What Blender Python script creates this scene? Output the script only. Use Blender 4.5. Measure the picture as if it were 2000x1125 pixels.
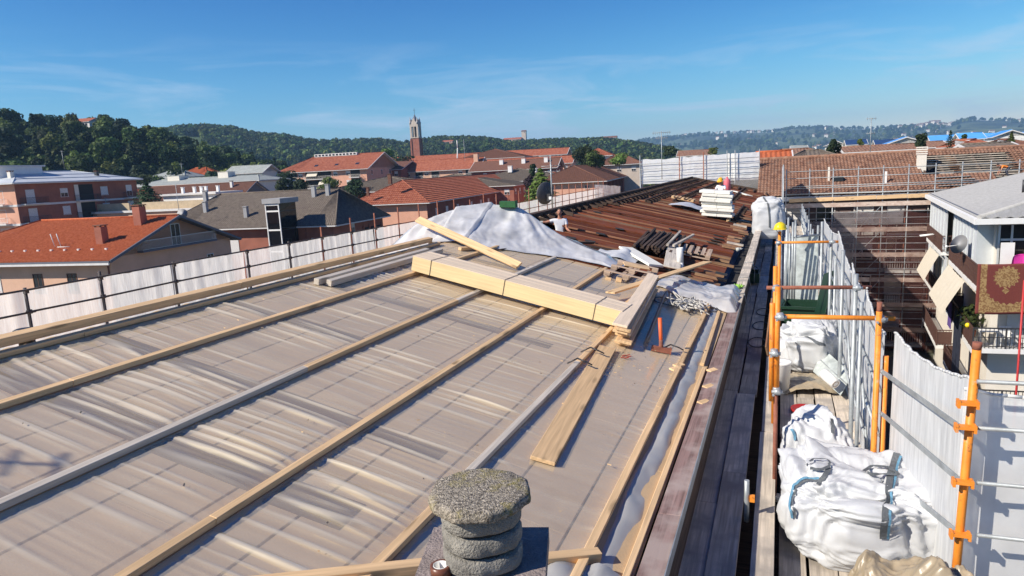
import bpy, bmesh, math, random
from mathutils import Vector as V, Matrix, noise as mnoise
from mathutils.bvhtree import BVHTree
R_ = math.radians
rnd = random.Random(11)
sc = bpy.context.scene
for o in list(bpy.data.objects): bpy.data.objects.remove(o)

# ---------------------------------------------------------------- camera (eye at the origin, Z up, Y along the roof)
FPX, YAW, PIT, ROL = 1337.55, R_(-21.693), R_(9.770), R_(-2.944)
_cy, _sy, _cp, _sp = math.cos(YAW), math.sin(YAW), math.cos(PIT), math.sin(PIT)
FWD = V((_sy*_cp, _cy*_cp, -_sp)); _rt = V((_cy, -_sy, 0)); _up = _rt.cross(FWD)
RGT = math.cos(ROL)*_rt + math.sin(ROL)*_up
UPV = -math.sin(ROL)*_rt + math.cos(ROL)*_up
cam_d = bpy.data.cameras.new('camera'); cam = bpy.data.objects.new('camera', cam_d); sc.collection.objects.link(cam)
cam_d.sensor_width = 36; cam_d.lens = FPX/2000*36; cam_d.clip_start = .1; cam_d.clip_end = 30000
cam.matrix_world = Matrix(((RGT.x, UPV.x, -FWD.x, 0), (RGT.y, UPV.y, -FWD.y, 0), (RGT.z, UPV.z, -FWD.z, 0), (0, 0, 0, 1)))
sc.camera = cam

# ---------------------------------------------------------------- sky, sun, exposure
SUN_EL = R_(37.5); SUN_AZ = math.atan2(-.72, -.694)      # direction towards the sun, measured from +Y towards +X
SUNV = V((math.sin(SUN_AZ)*math.cos(SUN_EL), math.cos(SUN_AZ)*math.cos(SUN_EL), math.sin(SUN_EL)))
wd = bpy.data.worlds.new('World'); sc.world = wd; wd.use_nodes = True
wt = wd.node_tree; wt.nodes.clear()
wo = wt.nodes.new('ShaderNodeOutputWorld'); bg = wt.nodes.new('ShaderNodeBackground')
sky = wt.nodes.new('ShaderNodeTexSky'); sky.sky_type = 'NISHITA'; sky.sun_disc = False
sky.sun_elevation = SUN_EL; sky.sun_rotation = SUN_AZ; sky.altitude = 250; sky.air_density = 1.0; sky.dust_density = .25; sky.ozone_density = 3.2
bg.inputs[1].default_value = .09
# thin cirrus streaks, all round the sky, thickest low down
tc = wt.nodes.new('ShaderNodeTexCoord'); mp = wt.nodes.new('ShaderNodeMapping'); mp.inputs['Scale'].default_value = (2.2, 2.2, 15); mp.inputs['Rotation'].default_value = (.05, -.05, .3)
nz = wt.nodes.new('ShaderNodeTexNoise'); nz.inputs['Scale'].default_value = 2.1; nz.inputs['Detail'].default_value = 9; nz.inputs['Roughness'].default_value = .62; nz.inputs['Distortion'].default_value = .7
cr = wt.nodes.new('ShaderNodeValToRGB'); cr.color_ramp.elements[0].position = .49; cr.color_ramp.elements[1].position = .74
sx = wt.nodes.new('ShaderNodeSeparateXYZ')
fade = wt.nodes.new('ShaderNodeMapRange'); fade.inputs[1].default_value = .19; fade.inputs[2].default_value = .07; fade.inputs[3].default_value = 0; fade.inputs[4].default_value = .85
mul = wt.nodes.new('ShaderNodeMath'); mul.operation = 'MULTIPLY'
tint = wt.nodes.new('ShaderNodeMix'); tint.data_type = 'RGBA'; tint.blend_type = 'MULTIPLY'; tint.inputs[0].default_value = 1; tint.inputs[7].default_value = (.62, .92, 1.12, 1)
mixc = wt.nodes.new('ShaderNodeMix'); mixc.data_type = 'RGBA'; mixc.inputs[7].default_value = (5.2, 6.3, 7.6, 1)
L = wt.links.new
L(tc.outputs['Generated'], mp.inputs[0]); L(mp.outputs[0], nz.inputs['Vector']); L(nz.outputs[0], cr.inputs[0])
L(tc.outputs['Generated'], sx.inputs[0]); L(sx.outputs[2], fade.inputs[0]); L(cr.outputs[0], mul.inputs[0]); L(fade.outputs[0], mul.inputs[1])
sp = wt.nodes.new('ShaderNodeSeparateColor'); cb = wt.nodes.new('ShaderNodeCombineColor'); L(sky.outputs[0], tint.inputs[6]); L(tint.outputs[2], sp.inputs[0])
for ch, (g_, k_) in enumerate(((2.3, .27), (1.5, .43), (1.0, .90))):      # deepen the blue of the clear sky
    pw = wt.nodes.new('ShaderNodeMath'); pw.operation = 'POWER'; pw.inputs[1].default_value = g_; ml = wt.nodes.new('ShaderNodeMath'); ml.operation = 'MULTIPLY'; ml.inputs[1].default_value = k_
    L(sp.outputs[ch], pw.inputs[0]); L(pw.outputs[0], ml.inputs[0]); L(ml.outputs[0], cb.inputs[ch])
gr = wt.nodes.new('ShaderNodeMapRange'); gr.inputs[1].default_value = .13; gr.inputs[2].default_value = .42; deep = wt.nodes.new('ShaderNodeMix'); deep.data_type = 'RGBA'; deep.blend_type = 'MULTIPLY'; deep.inputs[7].default_value = (.45, .64, .84, 1)
L(sx.outputs[2], gr.inputs[0]); L(gr.outputs[0], deep.inputs[0]); L(cb.outputs[0], deep.inputs[6]); L(deep.outputs[2], mixc.inputs[6]); L(mul.outputs[0], mixc.inputs[0]); L(mixc.outputs[2], bg.inputs[0]); L(bg.outputs[0], wo.inputs[0])
sun_d = bpy.data.lights.new('sun', 'SUN'); sun_d.energy = 4.8; sun_d.angle = R_(.5); sun_d.color = (1, .92, .80)
sun = bpy.data.objects.new('sun', sun_d); sc.collection.objects.link(sun); sun.rotation_euler = (-SUNV).to_track_quat('-Z', 'Y').to_euler()
vs = sc.view_settings; vs.view_transform = 'Standard'; vs.look = 'None'; vs.exposure = .56; vs.gamma = 1; vs.use_curve_mapping = False

# ---------------------------------------------------------------- helpers
def ray(x, y): return ((x-1000)/FPX)*RGT - ((y-562.5)/FPX)*UPV + FWD
def pz(x, y, z): d = ray(x, y); return d*(z/d.z)
def py(x, y, Y): d = ray(x, y); return d*(Y/d.y)
def px(x, y, X): d = ray(x, y); return d*(X/d.x)
SL = math.tan(R_(12.94)); RH = 3.337                    # the new roof's plane: z = -RH - SL*x
RN = V((SL, 0, 1)).normalized()
def rp(X, Y, h=0): return V((X, Y, -RH-SL*X)) + RN*h
def pr(x, y, h=0):
    p0 = V((0, 0, -RH)) + RN*h; d = ray(x, y); return d*(p0.dot(RN)/d.dot(RN))
def S(r, g, b): 
    f = lambda c: (c/255/12.92 if c/255 <= .04045 else ((c/255+.055)/1.055)**2.4)
    return (f(r), f(g), f(b))
def fbm(x, y, z=0, o=4):
    s = 0; a = 1; n = 0
    for i in range(o): s += a*mnoise.noise((x, y, z+i*7.3)); n += a; a *= .5; x *= 2; y *= 2; z *= 2
    return s/n
def crumple(p, seed, n=6, f0=.9):
    '''piecewise flat facets with sharp folds, as crumpled cloth or foil has'''
    q = random.Random(seed); s = 0; tot = 0; p = p+V((mnoise.noise(p*1.3+V((seed, 0, 0))), mnoise.noise(p*1.3+V((0, seed, 3))), mnoise.noise(p*1.3+V((5, 0, seed)))))*.35
    for i in range(n):
        d = V((q.gauss(0, 1), q.gauss(0, 1), q.gauss(0, 1))).normalized(); f = f0*(1.55**i); a = 1/f**.8
        t = (p.dot(d)*f+q.random()*2) % 2; s += a*(abs(t-1)-.5); tot += a
    return s/tot
def ridge(x, y, z=0): return 1-abs(mnoise.noise((x, y, z)))*2
def sm(a, b, x):
    t = min(1, max(0, (x-a)/(b-a))) if a != b else float(x > a); return t*t*(3-2*t)

COL = sc.collection
def tag(o, label=None, cat=None, group=None, kind=None):
    if label: o['label'] = label
    if cat: o['category'] = cat
    if group: o['group'] = group
    if kind: o['kind'] = kind
    return o
def thing(name, label, cat, loc=(0, 0, 0), group=None):
    o = bpy.data.objects.new(name, None); COL.objects.link(o); o.location = loc; o.empty_display_size = .2
    return tag(o, label, cat, group)
def base_of(o):
    p = V((0, 0, 0))
    while o is not None: p = p + o.location; o = o.parent
    return p
def link(name, me, parent=None, loc=None):
    o = bpy.data.objects.new(name, me); COL.objects.link(o)
    if parent is not None: o.parent = parent
    if loc is not None: o.location = loc
    return o
def dup(root, loc, rotz=0, scale=1, label=None, group=None):
    r = root.copy(); COL.objects.link(r); r.location = loc; r.rotation_euler = (0, 0, rotz); r.scale = (scale,)*3 if not hasattr(scale, '__len__') else scale
    if label: r['label'] = label
    if group: r['group'] = group
    for ch in list(root.children):
        c = ch.copy(); COL.objects.link(c); c.parent = r
        for g in list(ch.children):
            d = g.copy(); COL.objects.link(d); d.parent = c
    return r

class MB:
    """collects faces in world coordinates; build() links them as one mesh object"""
    def __init__(s): s.v = []; s.f = []; s.mi = []; s.sm = []; s.m = 0; s.smooth = False
    def face(s, idx): s.f.append(tuple(idx)); s.mi.append(s.m); s.sm.append(s.smooth)
    def poly(s, *pts):
        b = len(s.v); s.v += [tuple(p) for p in pts]; s.face(range(b, b+len(pts)))
    def hexa(s, p):                                   # 8 corners: bottom 0-3 ccw, top 4-7
        b = len(s.v); s.v += [tuple(q) for q in p]
        for f in ((3, 2, 1, 0), (4, 5, 6, 7), (0, 1, 5, 4), (1, 2, 6, 5), (2, 3, 7, 6), (3, 0, 4, 7)): s.face([b+i for i in f])
    def frame(s, o, u, v, w, a0, a1, b0, b1, c0, c1):  # box in a frame
        P = lambda a, b, c: o+u*a+v*b+w*c
        s.hexa([P(a0, b0, c0), P(a1, b0, c0), P(a1, b1, c0), P(a0, b1, c0), P(a0, b0, c1), P(a1, b0, c1), P(a1, b1, c1), P(a0, b1, c1)])
    def box(s, x0, x1, y0, y1, z0, z1): s.frame(V((0, 0, 0)), V((1, 0, 0)), V((0, 1, 0)), V((0, 0, 1)), x0, x1, y0, y1, z0, z1)
    def beam(s, p0, p1, w, t, up=(0, 0, 1)):
        p0 = V(p0); p1 = V(p1); u = (p1-p0); Ln = u.length; u.normalize(); up = V(up); v = up.cross(u).normalized(); w2 = u.cross(v)
        s.frame(p0, u, v, w2, 0, Ln, -w/2, w/2, -t/2, t/2)
    def tube(s, p0, p1, r, n=8, r1=None, caps=True):
        p0 = V(p0); p1 = V(p1); u = (p1-p0).normalized(); a = V((0, 0, 1)) if abs(u.z) < .9 else V((1, 0, 0)); x = u.cross(a).normalized(); y = u.cross(x); r1 = r if r1 is None else r1
        b = len(s.v)
        for p, rr in ((p0, r), (p1, r1)):
            for i in range(n): t = 2*math.pi*i/n; s.v.append(tuple(p+x*rr*math.cos(t)+y*rr*math.sin(t)))
        sm0 = s.smooth; s.smooth = True
        for i in range(n): j = (i+1) % n; s.face((b+i, b+n+i, b+n+j, b+j))
        s.smooth = sm0
        if caps: s.face([b+i for i in range(n)]); s.face([b+n+i for i in reversed(range(n))])
    def path(s, pts, r, n=6):
        for a, b in zip(pts[:-1], pts[1:]): s.tube(a, b, r, n)
    def lathe(s, prof, c, n=20, ax=(0, 0, 1), wob=None):
        ax = V(ax).normalized(); a = V((1, 0, 0)) if abs(ax.x) < .9 else V((0, 1, 0)); x = ax.cross(a).normalized(); y = ax.cross(x); c = V(c); b = len(s.v)
        for k, (r, h) in enumerate(prof):
            for i in range(n):
                t = 2*math.pi*i/n; q = r*(wob(t, h) if wob else 1); s.v.append(tuple(c+ax*h+x*q*math.cos(t)+y*q*math.sin(t)))
        sm0 = s.smooth; s.smooth = True
        for k in range(len(prof)-1):
            for i in range(n): j = (i+1) % n; s.face((b+k*n+i, b+k*n+j, b+(k+1)*n+j, b+(k+1)*n+i))
        s.smooth = sm0
        if prof[0][0] > 1e-4: s.face([b+i for i in reversed(range(n))])
        if prof[-1][0] > 1e-4: s.face([b+(len(prof)-1)*n+i for i in range(n)])
    def ball(s, c, r, n=10, sq=(1, 1, 1)):
        c = V(c); b = len(s.v); m = max(4, n//2); sm0 = s.smooth; s.smooth = True
        for k in range(m+1):
            p = math.pi*k/m
            for i in range(n): t = 2*math.pi*i/n; s.v.append((c.x+r*sq[0]*math.sin(p)*math.cos(t), c.y+r*sq[1]*math.sin(p)*math.sin(t), c.z+r*sq[2]*math.cos(p)))
        for k in range(m):
            for i in range(n): j = (i+1) % n; s.face((b+k*n+i, b+(k+1)*n+i, b+(k+1)*n+j, b+k*n+j))
        s.smooth = sm0
    def grid(s, nu, nv, fn):
        b = len(s.v)
        for i in range(nu+1):
            for j in range(nv+1): s.v.append(tuple(fn(i/nu, j/nv)))
        for i in range(nu):
            for j in range(nv): s.face((b+i*(nv+1)+j, b+(i+1)*(nv+1)+j, b+(i+1)*(nv+1)+j+1, b+i*(nv+1)+j+1))
    def mesh(s, name, mats, off=V((0, 0, 0))):
        me = bpy.data.meshes.new(name); me.from_pydata([(x-off.x, y-off.y, z-off.z) for x, y, z in s.v], [], s.f)
        for m in (mats if isinstance(mats, (list, tuple)) else [mats]): me.materials.append(m)
        me.polygons.foreach_set('material_index', s.mi); me.polygons.foreach_set('use_smooth', s.sm); me.update(); return me
    def build(s, name, mats, parent=None, org=None):
        if parent is not None: off = base_of(parent); return link(name, s.mesh(name, mats, off), parent)
        org = V(org) if org is not None else V((0, 0, 0)); return link(name, s.mesh(name, mats, org), None, org)

_bc = {}
def block_mesh(Ln, w, t, mat, bev):
    k = (round(Ln, 2), round(w, 3), round(t, 3), mat.name, bev)
    if k not in _bc:
        bm = bmesh.new(); bmesh.ops.create_cube(bm, size=1)
        for v in bm.verts: v.co = V(((v.co.x+.5)*Ln, v.co.y*w, v.co.z*t))
        if bev: bmesh.ops.bevel(bm, geom=list(bm.edges), offset=bev, segments=1, affect='EDGES')
        me = bpy.data.meshes.new('board'); bm.to_mesh(me); bm.free(); me.materials.append(mat); _bc[k] = me
    return _bc[k]
def plank(name, p0, p1, w, t, mat, parent=None, up=(0, 0, 1), bev=.004):
    """a squared timber whose own X axis runs along it (so the grain does too)"""
    p0 = V(p0); p1 = V(p1); u = p1-p0; Ln = u.length; u.normalize(); v = V(up).cross(u).normalized(); w2 = u.cross(v)
    o = link(name, block_mesh(Ln, w, t, mat, bev), parent)
    b = base_of(parent) if parent is not None else V((0, 0, 0))
    o.matrix_basis = Matrix(((u.x, v.x, w2.x, p0.x-b.x), (u.y, v.y, w2.y, p0.y-b.y), (u.z, v.z, w2.z, p0.z-b.z), (0, 0, 0, 1)))
    return o
def rplank(name, a, b, w, t, mat, parent=None, h=0, bev=.004):   # lies on the roof plane
    return plank(name, rp(a[0], a[1], h+t/2), rp(b[0], b[1], h+t/2), w, t, mat, parent, RN, bev)
def rope_along(mb, pts, r, n=5): mb.path(pts, r, n)
def curve_pts(ctrl, n=12):
    out = []; c = [V(p) for p in ctrl]; c = [c[0]]+c+[c[-1]]
    for i in range(1, len(c)-2):
        for k in range(n):
            t = k/n; a, b, d, e = c[i-1], c[i], c[i+1], c[i+2]
            out.append(.5*((2*b)+(d-a)*t+(2*a-5*b+4*d-e)*t*t+(3*b-a-3*d+e)*t**3))
    out.append(c[-2]); return out

# ---------------------------------------------------------------- materials
def new_mat(name):
    m = bpy.data.materials.new(name); m.use_nodes = True; nt = m.node_tree
    return m, nt, nt.nodes['Principled BSDF'], nt.links.new
def mat(name, c, rough=.8, var=.15, scale=3, stretch=(1, 1, 1), bump=0, bscale=None, metal=0, orand=0, c2=None, detail=5, spec=.4, lo=.3, hi=.7):
    m, nt, bs, lk = new_mat(name); N = nt.nodes.new
    t = N('ShaderNodeTexCoord'); mp = N('ShaderNodeMapping'); mp.inputs['Scale'].default_value = stretch
    n = N('ShaderNodeTexNoise'); n.inputs['Scale'].default_value = scale; n.inputs['Detail'].default_value = detail; n.inputs['Roughness'].default_value = .62
    r = N('ShaderNodeValToRGB'); e = r.color_ramp.elements; e[0].position = lo; e[1].position = hi
    c2 = c2 or [x*(1+var) for x in c]
    e[0].color = (*[x*(1-var) for x in c], 1); e[1].color = (*c2, 1)
    lk(t.outputs['Object'], mp.inputs[0])
    vec = mp.outputs[0]
    if orand:
        oi = N('ShaderNodeObjectInfo'); ad = N('ShaderNodeVectorMath'); ad.operation = 'ADD'; sc2 = N('ShaderNodeMath'); sc2.operation = 'MULTIPLY'; sc2.inputs[1].default_value = 40
        lk(oi.outputs['Random'], sc2.inputs[0]); lk(mp.outputs[0], ad.inputs[0]); lk(sc2.outputs[0], ad.inputs[1]); vec = ad.outputs[0]
    lk(vec, n.inputs['Vector']); lk(n.outputs[0], r.inputs[0]); out = r.outputs[0]
    if orand:
        h = N('ShaderNodeHueSaturation'); mr = N('ShaderNodeMapRange'); mr.inputs[3].default_value = 1-orand; mr.inputs[4].default_value = 1+orand
        lk(oi.outputs['Random'], mr.inputs[0]); lk(mr.outputs[0], h.inputs['Value']); lk(out, h.inputs['Color']); out = h.outputs[0]
    lk(out, bs.inputs['Base Color']); bs.inputs['Roughness'].default_value = rough; bs.inputs['Metallic'].default_value = metal; bs.inputs['Specular IOR Level'].default_value = spec
    if bump:
        n2 = N('ShaderNodeTexNoise'); n2.inputs['Scale'].default_value = bscale or scale*6; n2.inputs['Detail'].default_value = 4; b = N('ShaderNodeBump'); b.inputs['Strength'].default_value = min(1, bump); b.inputs['Distance'].default_value = .02*max(1, bump)
        lk(mp.outputs[0], n2.inputs['Vector']); lk(n2.outputs[0], b.inputs['Height']); lk(b.outputs[0], bs.inputs['Normal'])
    return m
def wood(name, c, var=.2, orand=.12, rough=.75, knots=True, dirt=None, spec=.3):
    m, nt, bs, lk = new_mat(name); N = nt.nodes.new
    t = N('ShaderNodeTexCoord'); oi = N('ShaderNodeObjectInfo'); sc2 = N('ShaderNodeMath'); sc2.operation = 'MULTIPLY'; sc2.inputs[1].default_value = 30; ad = N('ShaderNodeVectorMath'); ad.operation = 'ADD'
    lk(oi.outputs['Random'], sc2.inputs[0]); lk(t.outputs['Object'], ad.inputs[0]); lk(sc2.outputs[0], ad.inputs[1])
    mp = N('ShaderNodeMapping'); mp.inputs['Scale'].default_value = (1.1, 26, 26); lk(ad.outputs[0], mp.inputs[0])
    n = N('ShaderNodeTexNoise'); n.inputs['Scale'].default_value = 1.2; n.inputs['Detail'].default_value = 5; n.inputs['Distortion'].default_value = .5; lk(mp.outputs[0], n.inputs['Vector'])
    r = N('ShaderNodeValToRGB'); e = r.color_ramp.elements; e[0].position = .3; e[1].position = .7; e[0].color = (*[x*(1-var*1.3) for x in c], 1); e[1].color = (*[x*(1+var*.6) for x in c], 1); lk(n.outputs[0], r.inputs[0]); out = r.outputs[0]
    if knots:
        vo = N('ShaderNodeTexVoronoi'); vo.inputs['Scale'].default_value = 1; mp2 = N('ShaderNodeMapping'); mp2.inputs['Scale'].default_value = (1.5, 6.5, 6.5); lk(ad.outputs[0], mp2.inputs[0]); lk(mp2.outputs[0], vo.inputs['Vector'])
        mr = N('ShaderNodeMapRange'); mr.inputs[1].default_value = .10; mr.inputs[2].default_value = .26; mr.inputs[3].default_value = .5; mr.inputs[4].default_value = 1; lk(vo.outputs['Distance'], mr.inputs[0])
        mx = N('ShaderNodeMix'); mx.data_type = 'RGBA'; mx.blend_type = 'MULTIPLY'; mx.inputs[0].default_value = 1; lk(out, mx.inputs[6]); lk(mr.outputs[0], mx.inputs[7]); out = mx.outputs[2]
    if dirt:
        n3 = N('ShaderNodeTexNoise'); n3.inputs['Scale'].default_value = 2.5; n3.inputs['Detail'].default_value = 6; lk(ad.outputs[0], n3.inputs['Vector'])
        r3 = N('ShaderNodeValToRGB'); r3.color_ramp.elements[0].position = .45; r3.color_ramp.elements[1].position = .65; lk(n3.outputs[0], r3.inputs[0])
        mx = N('ShaderNodeMix'); mx.data_type = 'RGBA'; mx.inputs[7].default_value = (*dirt, 1); lk(r3.outputs[0], mx.inputs[0]); lk(out, mx.inputs[6]); out = mx.outputs[2]
    h = N('ShaderNodeHueSaturation'); mr2 = N('ShaderNodeMapRange'); mr2.inputs[3].default_value = 1-orand; mr2.inputs[4].default_value = 1+orand; lk(oi.outputs['Random'], mr2.inputs[0]); lk(mr2.outputs[0], h.inputs['Value']); lk(out, h.inputs['Color'])
    lk(h.outputs[0], bs.inputs['Base Color']); bs.inputs['Roughness'].default_value = rough; bs.inputs['Specular IOR Level'].default_value = spec
    b = N('ShaderNodeBump'); b.inputs['Strength'].default_value = .25; b.inputs['Distance'].default_value = .01; lk(n.outputs[0], b.inputs['Height']); lk(b.outputs[0], bs.inputs['Normal'])
    return m
def sheet(name, c, clear=.3, rough=.35, scale=(1, 1, 1), nscale=4, var=.25, spec=.5, trans=.4, bump=0, gloss=0, groug=.12, pleats=False):
    """a thin translucent sheet: part see-through, part diffuse/translucent, with a surface sheen"""
    m, nt, bs, lk = new_mat(name); N = nt.nodes.new; out = nt.nodes['Material Output']
    bs.inputs['Base Color'].default_value = (*c, 1); bs.inputs['Roughness'].default_value = rough; bs.inputs['Specular IOR Level'].default_value = spec
    tl = N('ShaderNodeBsdfTranslucent'); tl.inputs[0].default_value = (*c, 1); m1 = N('ShaderNodeMixShader'); m1.inputs[0].default_value = trans; lk(bs.outputs[0], m1.inputs[1]); lk(tl.outputs[0], m1.inputs[2])
    tr = N('ShaderNodeBsdfTransparent'); m2 = N('ShaderNodeMixShader'); lk(m1.outputs[0], m2.inputs[1]); lk(tr.outputs[0], m2.inputs[2])
    t = N('ShaderNodeTexCoord'); mp = N('ShaderNodeMapping'); mp.inputs['Scale'].default_value = scale; n = N('ShaderNodeTexNoise'); n.inputs['Scale'].default_value = nscale; n.inputs['Detail'].default_value = 5
    lk(t.outputs['Object'], mp.inputs[0]); lk(mp.outputs[0], n.inputs['Vector']); mr = N('ShaderNodeMapRange'); mr.inputs[1].default_value = .3; mr.inputs[2].default_value = .7; mr.inputs[3].default_value = max(0, clear-var); mr.inputs[4].default_value = min(1, clear+var)
    lk(n.outputs[0], mr.inputs[0]); lk(mr.outputs[0], m2.inputs[0]); lk(m2.outputs[0], out.inputs[0])
    if pleats:                                            # gathered film is milkier; this also paints the sunlit streaks on pleat crests
        at = N('ShaderNodeAttribute'); at.attribute_name = 'layers'; pm = N('ShaderNodeMapRange'); pm.inputs[1].default_value = .0; pm.inputs[2].default_value = 1; pm.inputs[3].default_value = 1; pm.inputs[4].default_value = .40; ml = N('ShaderNodeMath'); ml.operation = 'MULTIPLY'
        lk(at.outputs['Fac'], pm.inputs[0]); lk(pm.outputs[0], ml.inputs[0]); lk(mr.outputs[0], ml.inputs[1]); lk(ml.outputs[0], m2.inputs[0])
    if gloss:                                             # clear surface sheen over the whole film, stronger at grazing angles
        gl = N('ShaderNodeBsdfGlossy'); gl.inputs['Roughness'].default_value = groug; fr = N('ShaderNodeFresnel'); fr.inputs[0].default_value = 1.45; fm = N('ShaderNodeMath'); fm.operation = 'MULTIPLY'; fm.inputs[1].default_value = gloss; m3 = N('ShaderNodeMixShader')
        lk(fr.outputs[0], fm.inputs[0]); lk(fm.outputs[0], m3.inputs[0]); lk(m2.outputs[0], m3.inputs[1]); lk(gl.outputs[0], m3.inputs[2]); lk(m3.outputs[0], out.inputs[0]); bs.inputs['Specular IOR Level'].default_value = 0
    if bump:
        b = N('ShaderNodeBump'); b.inputs['Strength'].default_value = bump; b.inputs['Distance'].default_value = .02; lk(n.outputs[0], b.inputs['Height']); lk(b.outputs[0], bs.inputs['Normal'])
    return m
def glass(name, c=(.02, .025, .03), rough=.05):
    m, nt, bs, lk = new_mat(name); bs.inputs['Base Color'].default_value = (*c, 1); bs.inputs['Roughness'].default_value = rough; bs.inputs['Specular IOR Level'].default_value = .6; return m
def bricky(name, c, mortar, sx=4, var=.2):
    m, nt, bs, lk = new_mat(name); N = nt.nodes.new; t = N('ShaderNodeTexCoord'); n = N('ShaderNodeTexNoise'); n.inputs['Scale'].default_value = .7; n.inputs['Detail'].default_value = 6
    lk(t.outputs['Object'], n.inputs['Vector']); r = N('ShaderNodeValToRGB'); e = r.color_ramp.elements; e[0].position = .3; e[1].position = .7; e[0].color = (*[x*(1-var) for x in c], 1); e[1].color = (*[x*(1+var*.6) for x in c], 1); lk(n.outputs[0], r.inputs[0])
    n2 = N('ShaderNodeTexNoise'); mp = N('ShaderNodeMapping'); mp.inputs['Scale'].default_value = (4, 4, 14); n2.inputs['Scale'].default_value = 3; lk(t.outputs['Object'], mp.inputs[0]); lk(mp.outputs[0], n2.inputs['Vector'])
    mx = N('ShaderNodeMix'); mx.data_type = 'RGBA'; mx.inputs[7].default_value = (*mortar, 1); mr = N('ShaderNodeMapRange'); mr.inputs[1].default_value = .5; mr.inputs[2].default_value = .75; mr.inputs[4].default_value = .5; lk(n2.outputs[0], mr.inputs[0]); lk(mr.outputs[0], mx.inputs[0]); lk(r.outputs[0], mx.inputs[6]); lk(mx.outputs[2], bs.inputs['Base Color']); bs.inputs['Roughness'].default_value = .9; bs.inputs['Specular IOR Level'].default_value = .2
    return m
M = {}
M['pine'] = wood('fresh_pine', (.74, .50, .27), orand=.1)
M['pine_grey'] = wood('grey_pine', (.60, .53, .44), orand=.08)
M['pine_pack'] = wood('packed_pine', (.72, .55, .30), var=.12, orand=.06, knots=False)
M['plank_grey'] = wood('weathered_plank', (.56, .485, .395), var=.28, orand=.2, rough=.85, dirt=(.33, .295, .255), spec=.12, knots=False)
M['old_wood'] = wood('old_dark_wood', (.085, .055, .04), var=.4, orand=.35, rough=.9)
M['brown_board'] = wood('brown_board', (.175, .052, .024), var=.5, orand=.5, rough=.9, knots=False, dirt=(.15, .055, .035), spec=.08)
M['tan_board'] = wood('pale_brown_board', (.33, .20, .115), var=.3, orand=.25, rough=.9, dirt=(.22, .11, .07), spec=.1)
M['maroon'] = wood('fascia_board', (.25, .165, .15), var=.35, orand=.1, rough=.85, dirt=(.34, .27, .245), spec=.12, knots=False)
M['insul'] = mat('wood_fibre_board', (.48, .345, .205), .9, .12, 1.5, orand=.06, bump=.15, bscale=60)
M['brown_strip'] = mat('dark_strip', (.10, .048, .022), .9, .2, 3, orand=.15)
M['film_roof'] = sheet('roof_film', (.86, .75, .56), clear=.68, rough=.4, scale=(.4, 5, 1), nscale=1.6, var=.07, spec=0, trans=.02, gloss=.19, groug=.17, pleats=True)
M['film_white'] = sheet('white_film', (.86, .86, .86), clear=.34, rough=.4, scale=(1, 1, 1), nscale=2.2, var=.16, trans=.25, gloss=1.0, groug=.14)
M['film_roll'] = sheet('grey_film', (.42, .415, .40), clear=.06, rough=.32, scale=(1, 1, 1), nscale=1.6, var=.05, spec=.6, trans=.1)
M['net'] = sheet('white_netting', (.84, .84, .82), clear=.16, rough=.8, scale=(1, 14, 1.2), nscale=2, var=.12, spec=.1, trans=.35, bump=.15)
M['net_back'] = sheet('brightened_back_netting', (.88, .85, .83), clear=.25, rough=.8, scale=(1, 14, 1.2), nscale=2, var=.12, spec=.1, trans=.68, bump=.4)  # netting copy, paler and more translucent to brighten the backlit side
M['film_heap'] = sheet('heap_film', (.88, .88, .88), clear=.30, rough=.5, nscale=2.2, var=.18, trans=.12, bump=.2, gloss=1.0, groug=.13)
M['screen'] = sheet('white_screen', (.84, .84, .84), clear=.06, rough=.5, nscale=1.5, var=.04, spec=.3, trans=.3)
M['pallet'] = wood('pallet_wood', (.47, .35, .26), var=.25, orand=.15)
M['pine_top'] = wood('pale_dry_pine', (.80, .645, .475), var=.12, orand=.07, knots=False)
M['net_red'] = sheet('red_brown_netting', (.17, .07, .06), clear=.66, rough=.9, scale=(1, 1, 1), nscale=1.2, var=.1, spec=.05, trans=.3)
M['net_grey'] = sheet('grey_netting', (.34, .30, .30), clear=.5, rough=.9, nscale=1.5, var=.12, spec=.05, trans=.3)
M['bag'] = mat('white_woven_bag', (.53, .54, .55), .5, .05, 3, bump=.12, bscale=160, spec=.4)
M['strap'] = mat('grey_strap', (.10, .11, .12), .8, .3, 60)
M['strap_blue'] = mat('blue_strap', (.11, .25, .36), .8, .2, 30)
M['galv'] = mat('galvanised_steel', (.36, .385, .395), .5, .25, 6, metal=.4, bump=.05, orand=.1)
M['galv_sheet'] = mat('galvanised_sheet', (.42, .46, .45), .6, .25, 5, metal=.08, lo=.35, hi=.65)
M['orange'] = mat('orange_paint', (.78, .235, .02), .5, .13, 5, bump=.05, c2=(.84, .29, .035))
M['rust'] = mat('rusty_steel', (.26, .095, .06), .85, .35, 9, bump=.2)
M['rust_dark'] = mat('dark_rusty_pole', (.075, .065, .065), .75, .4, 7)
M['concrete_cap0'] = mat('lichen_concrete', (.21, .175, .135), .95, .55, 60, c2=(.55, .48, .38), detail=9, bump=1.0, bscale=120, lo=.38, hi=.64)
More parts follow.
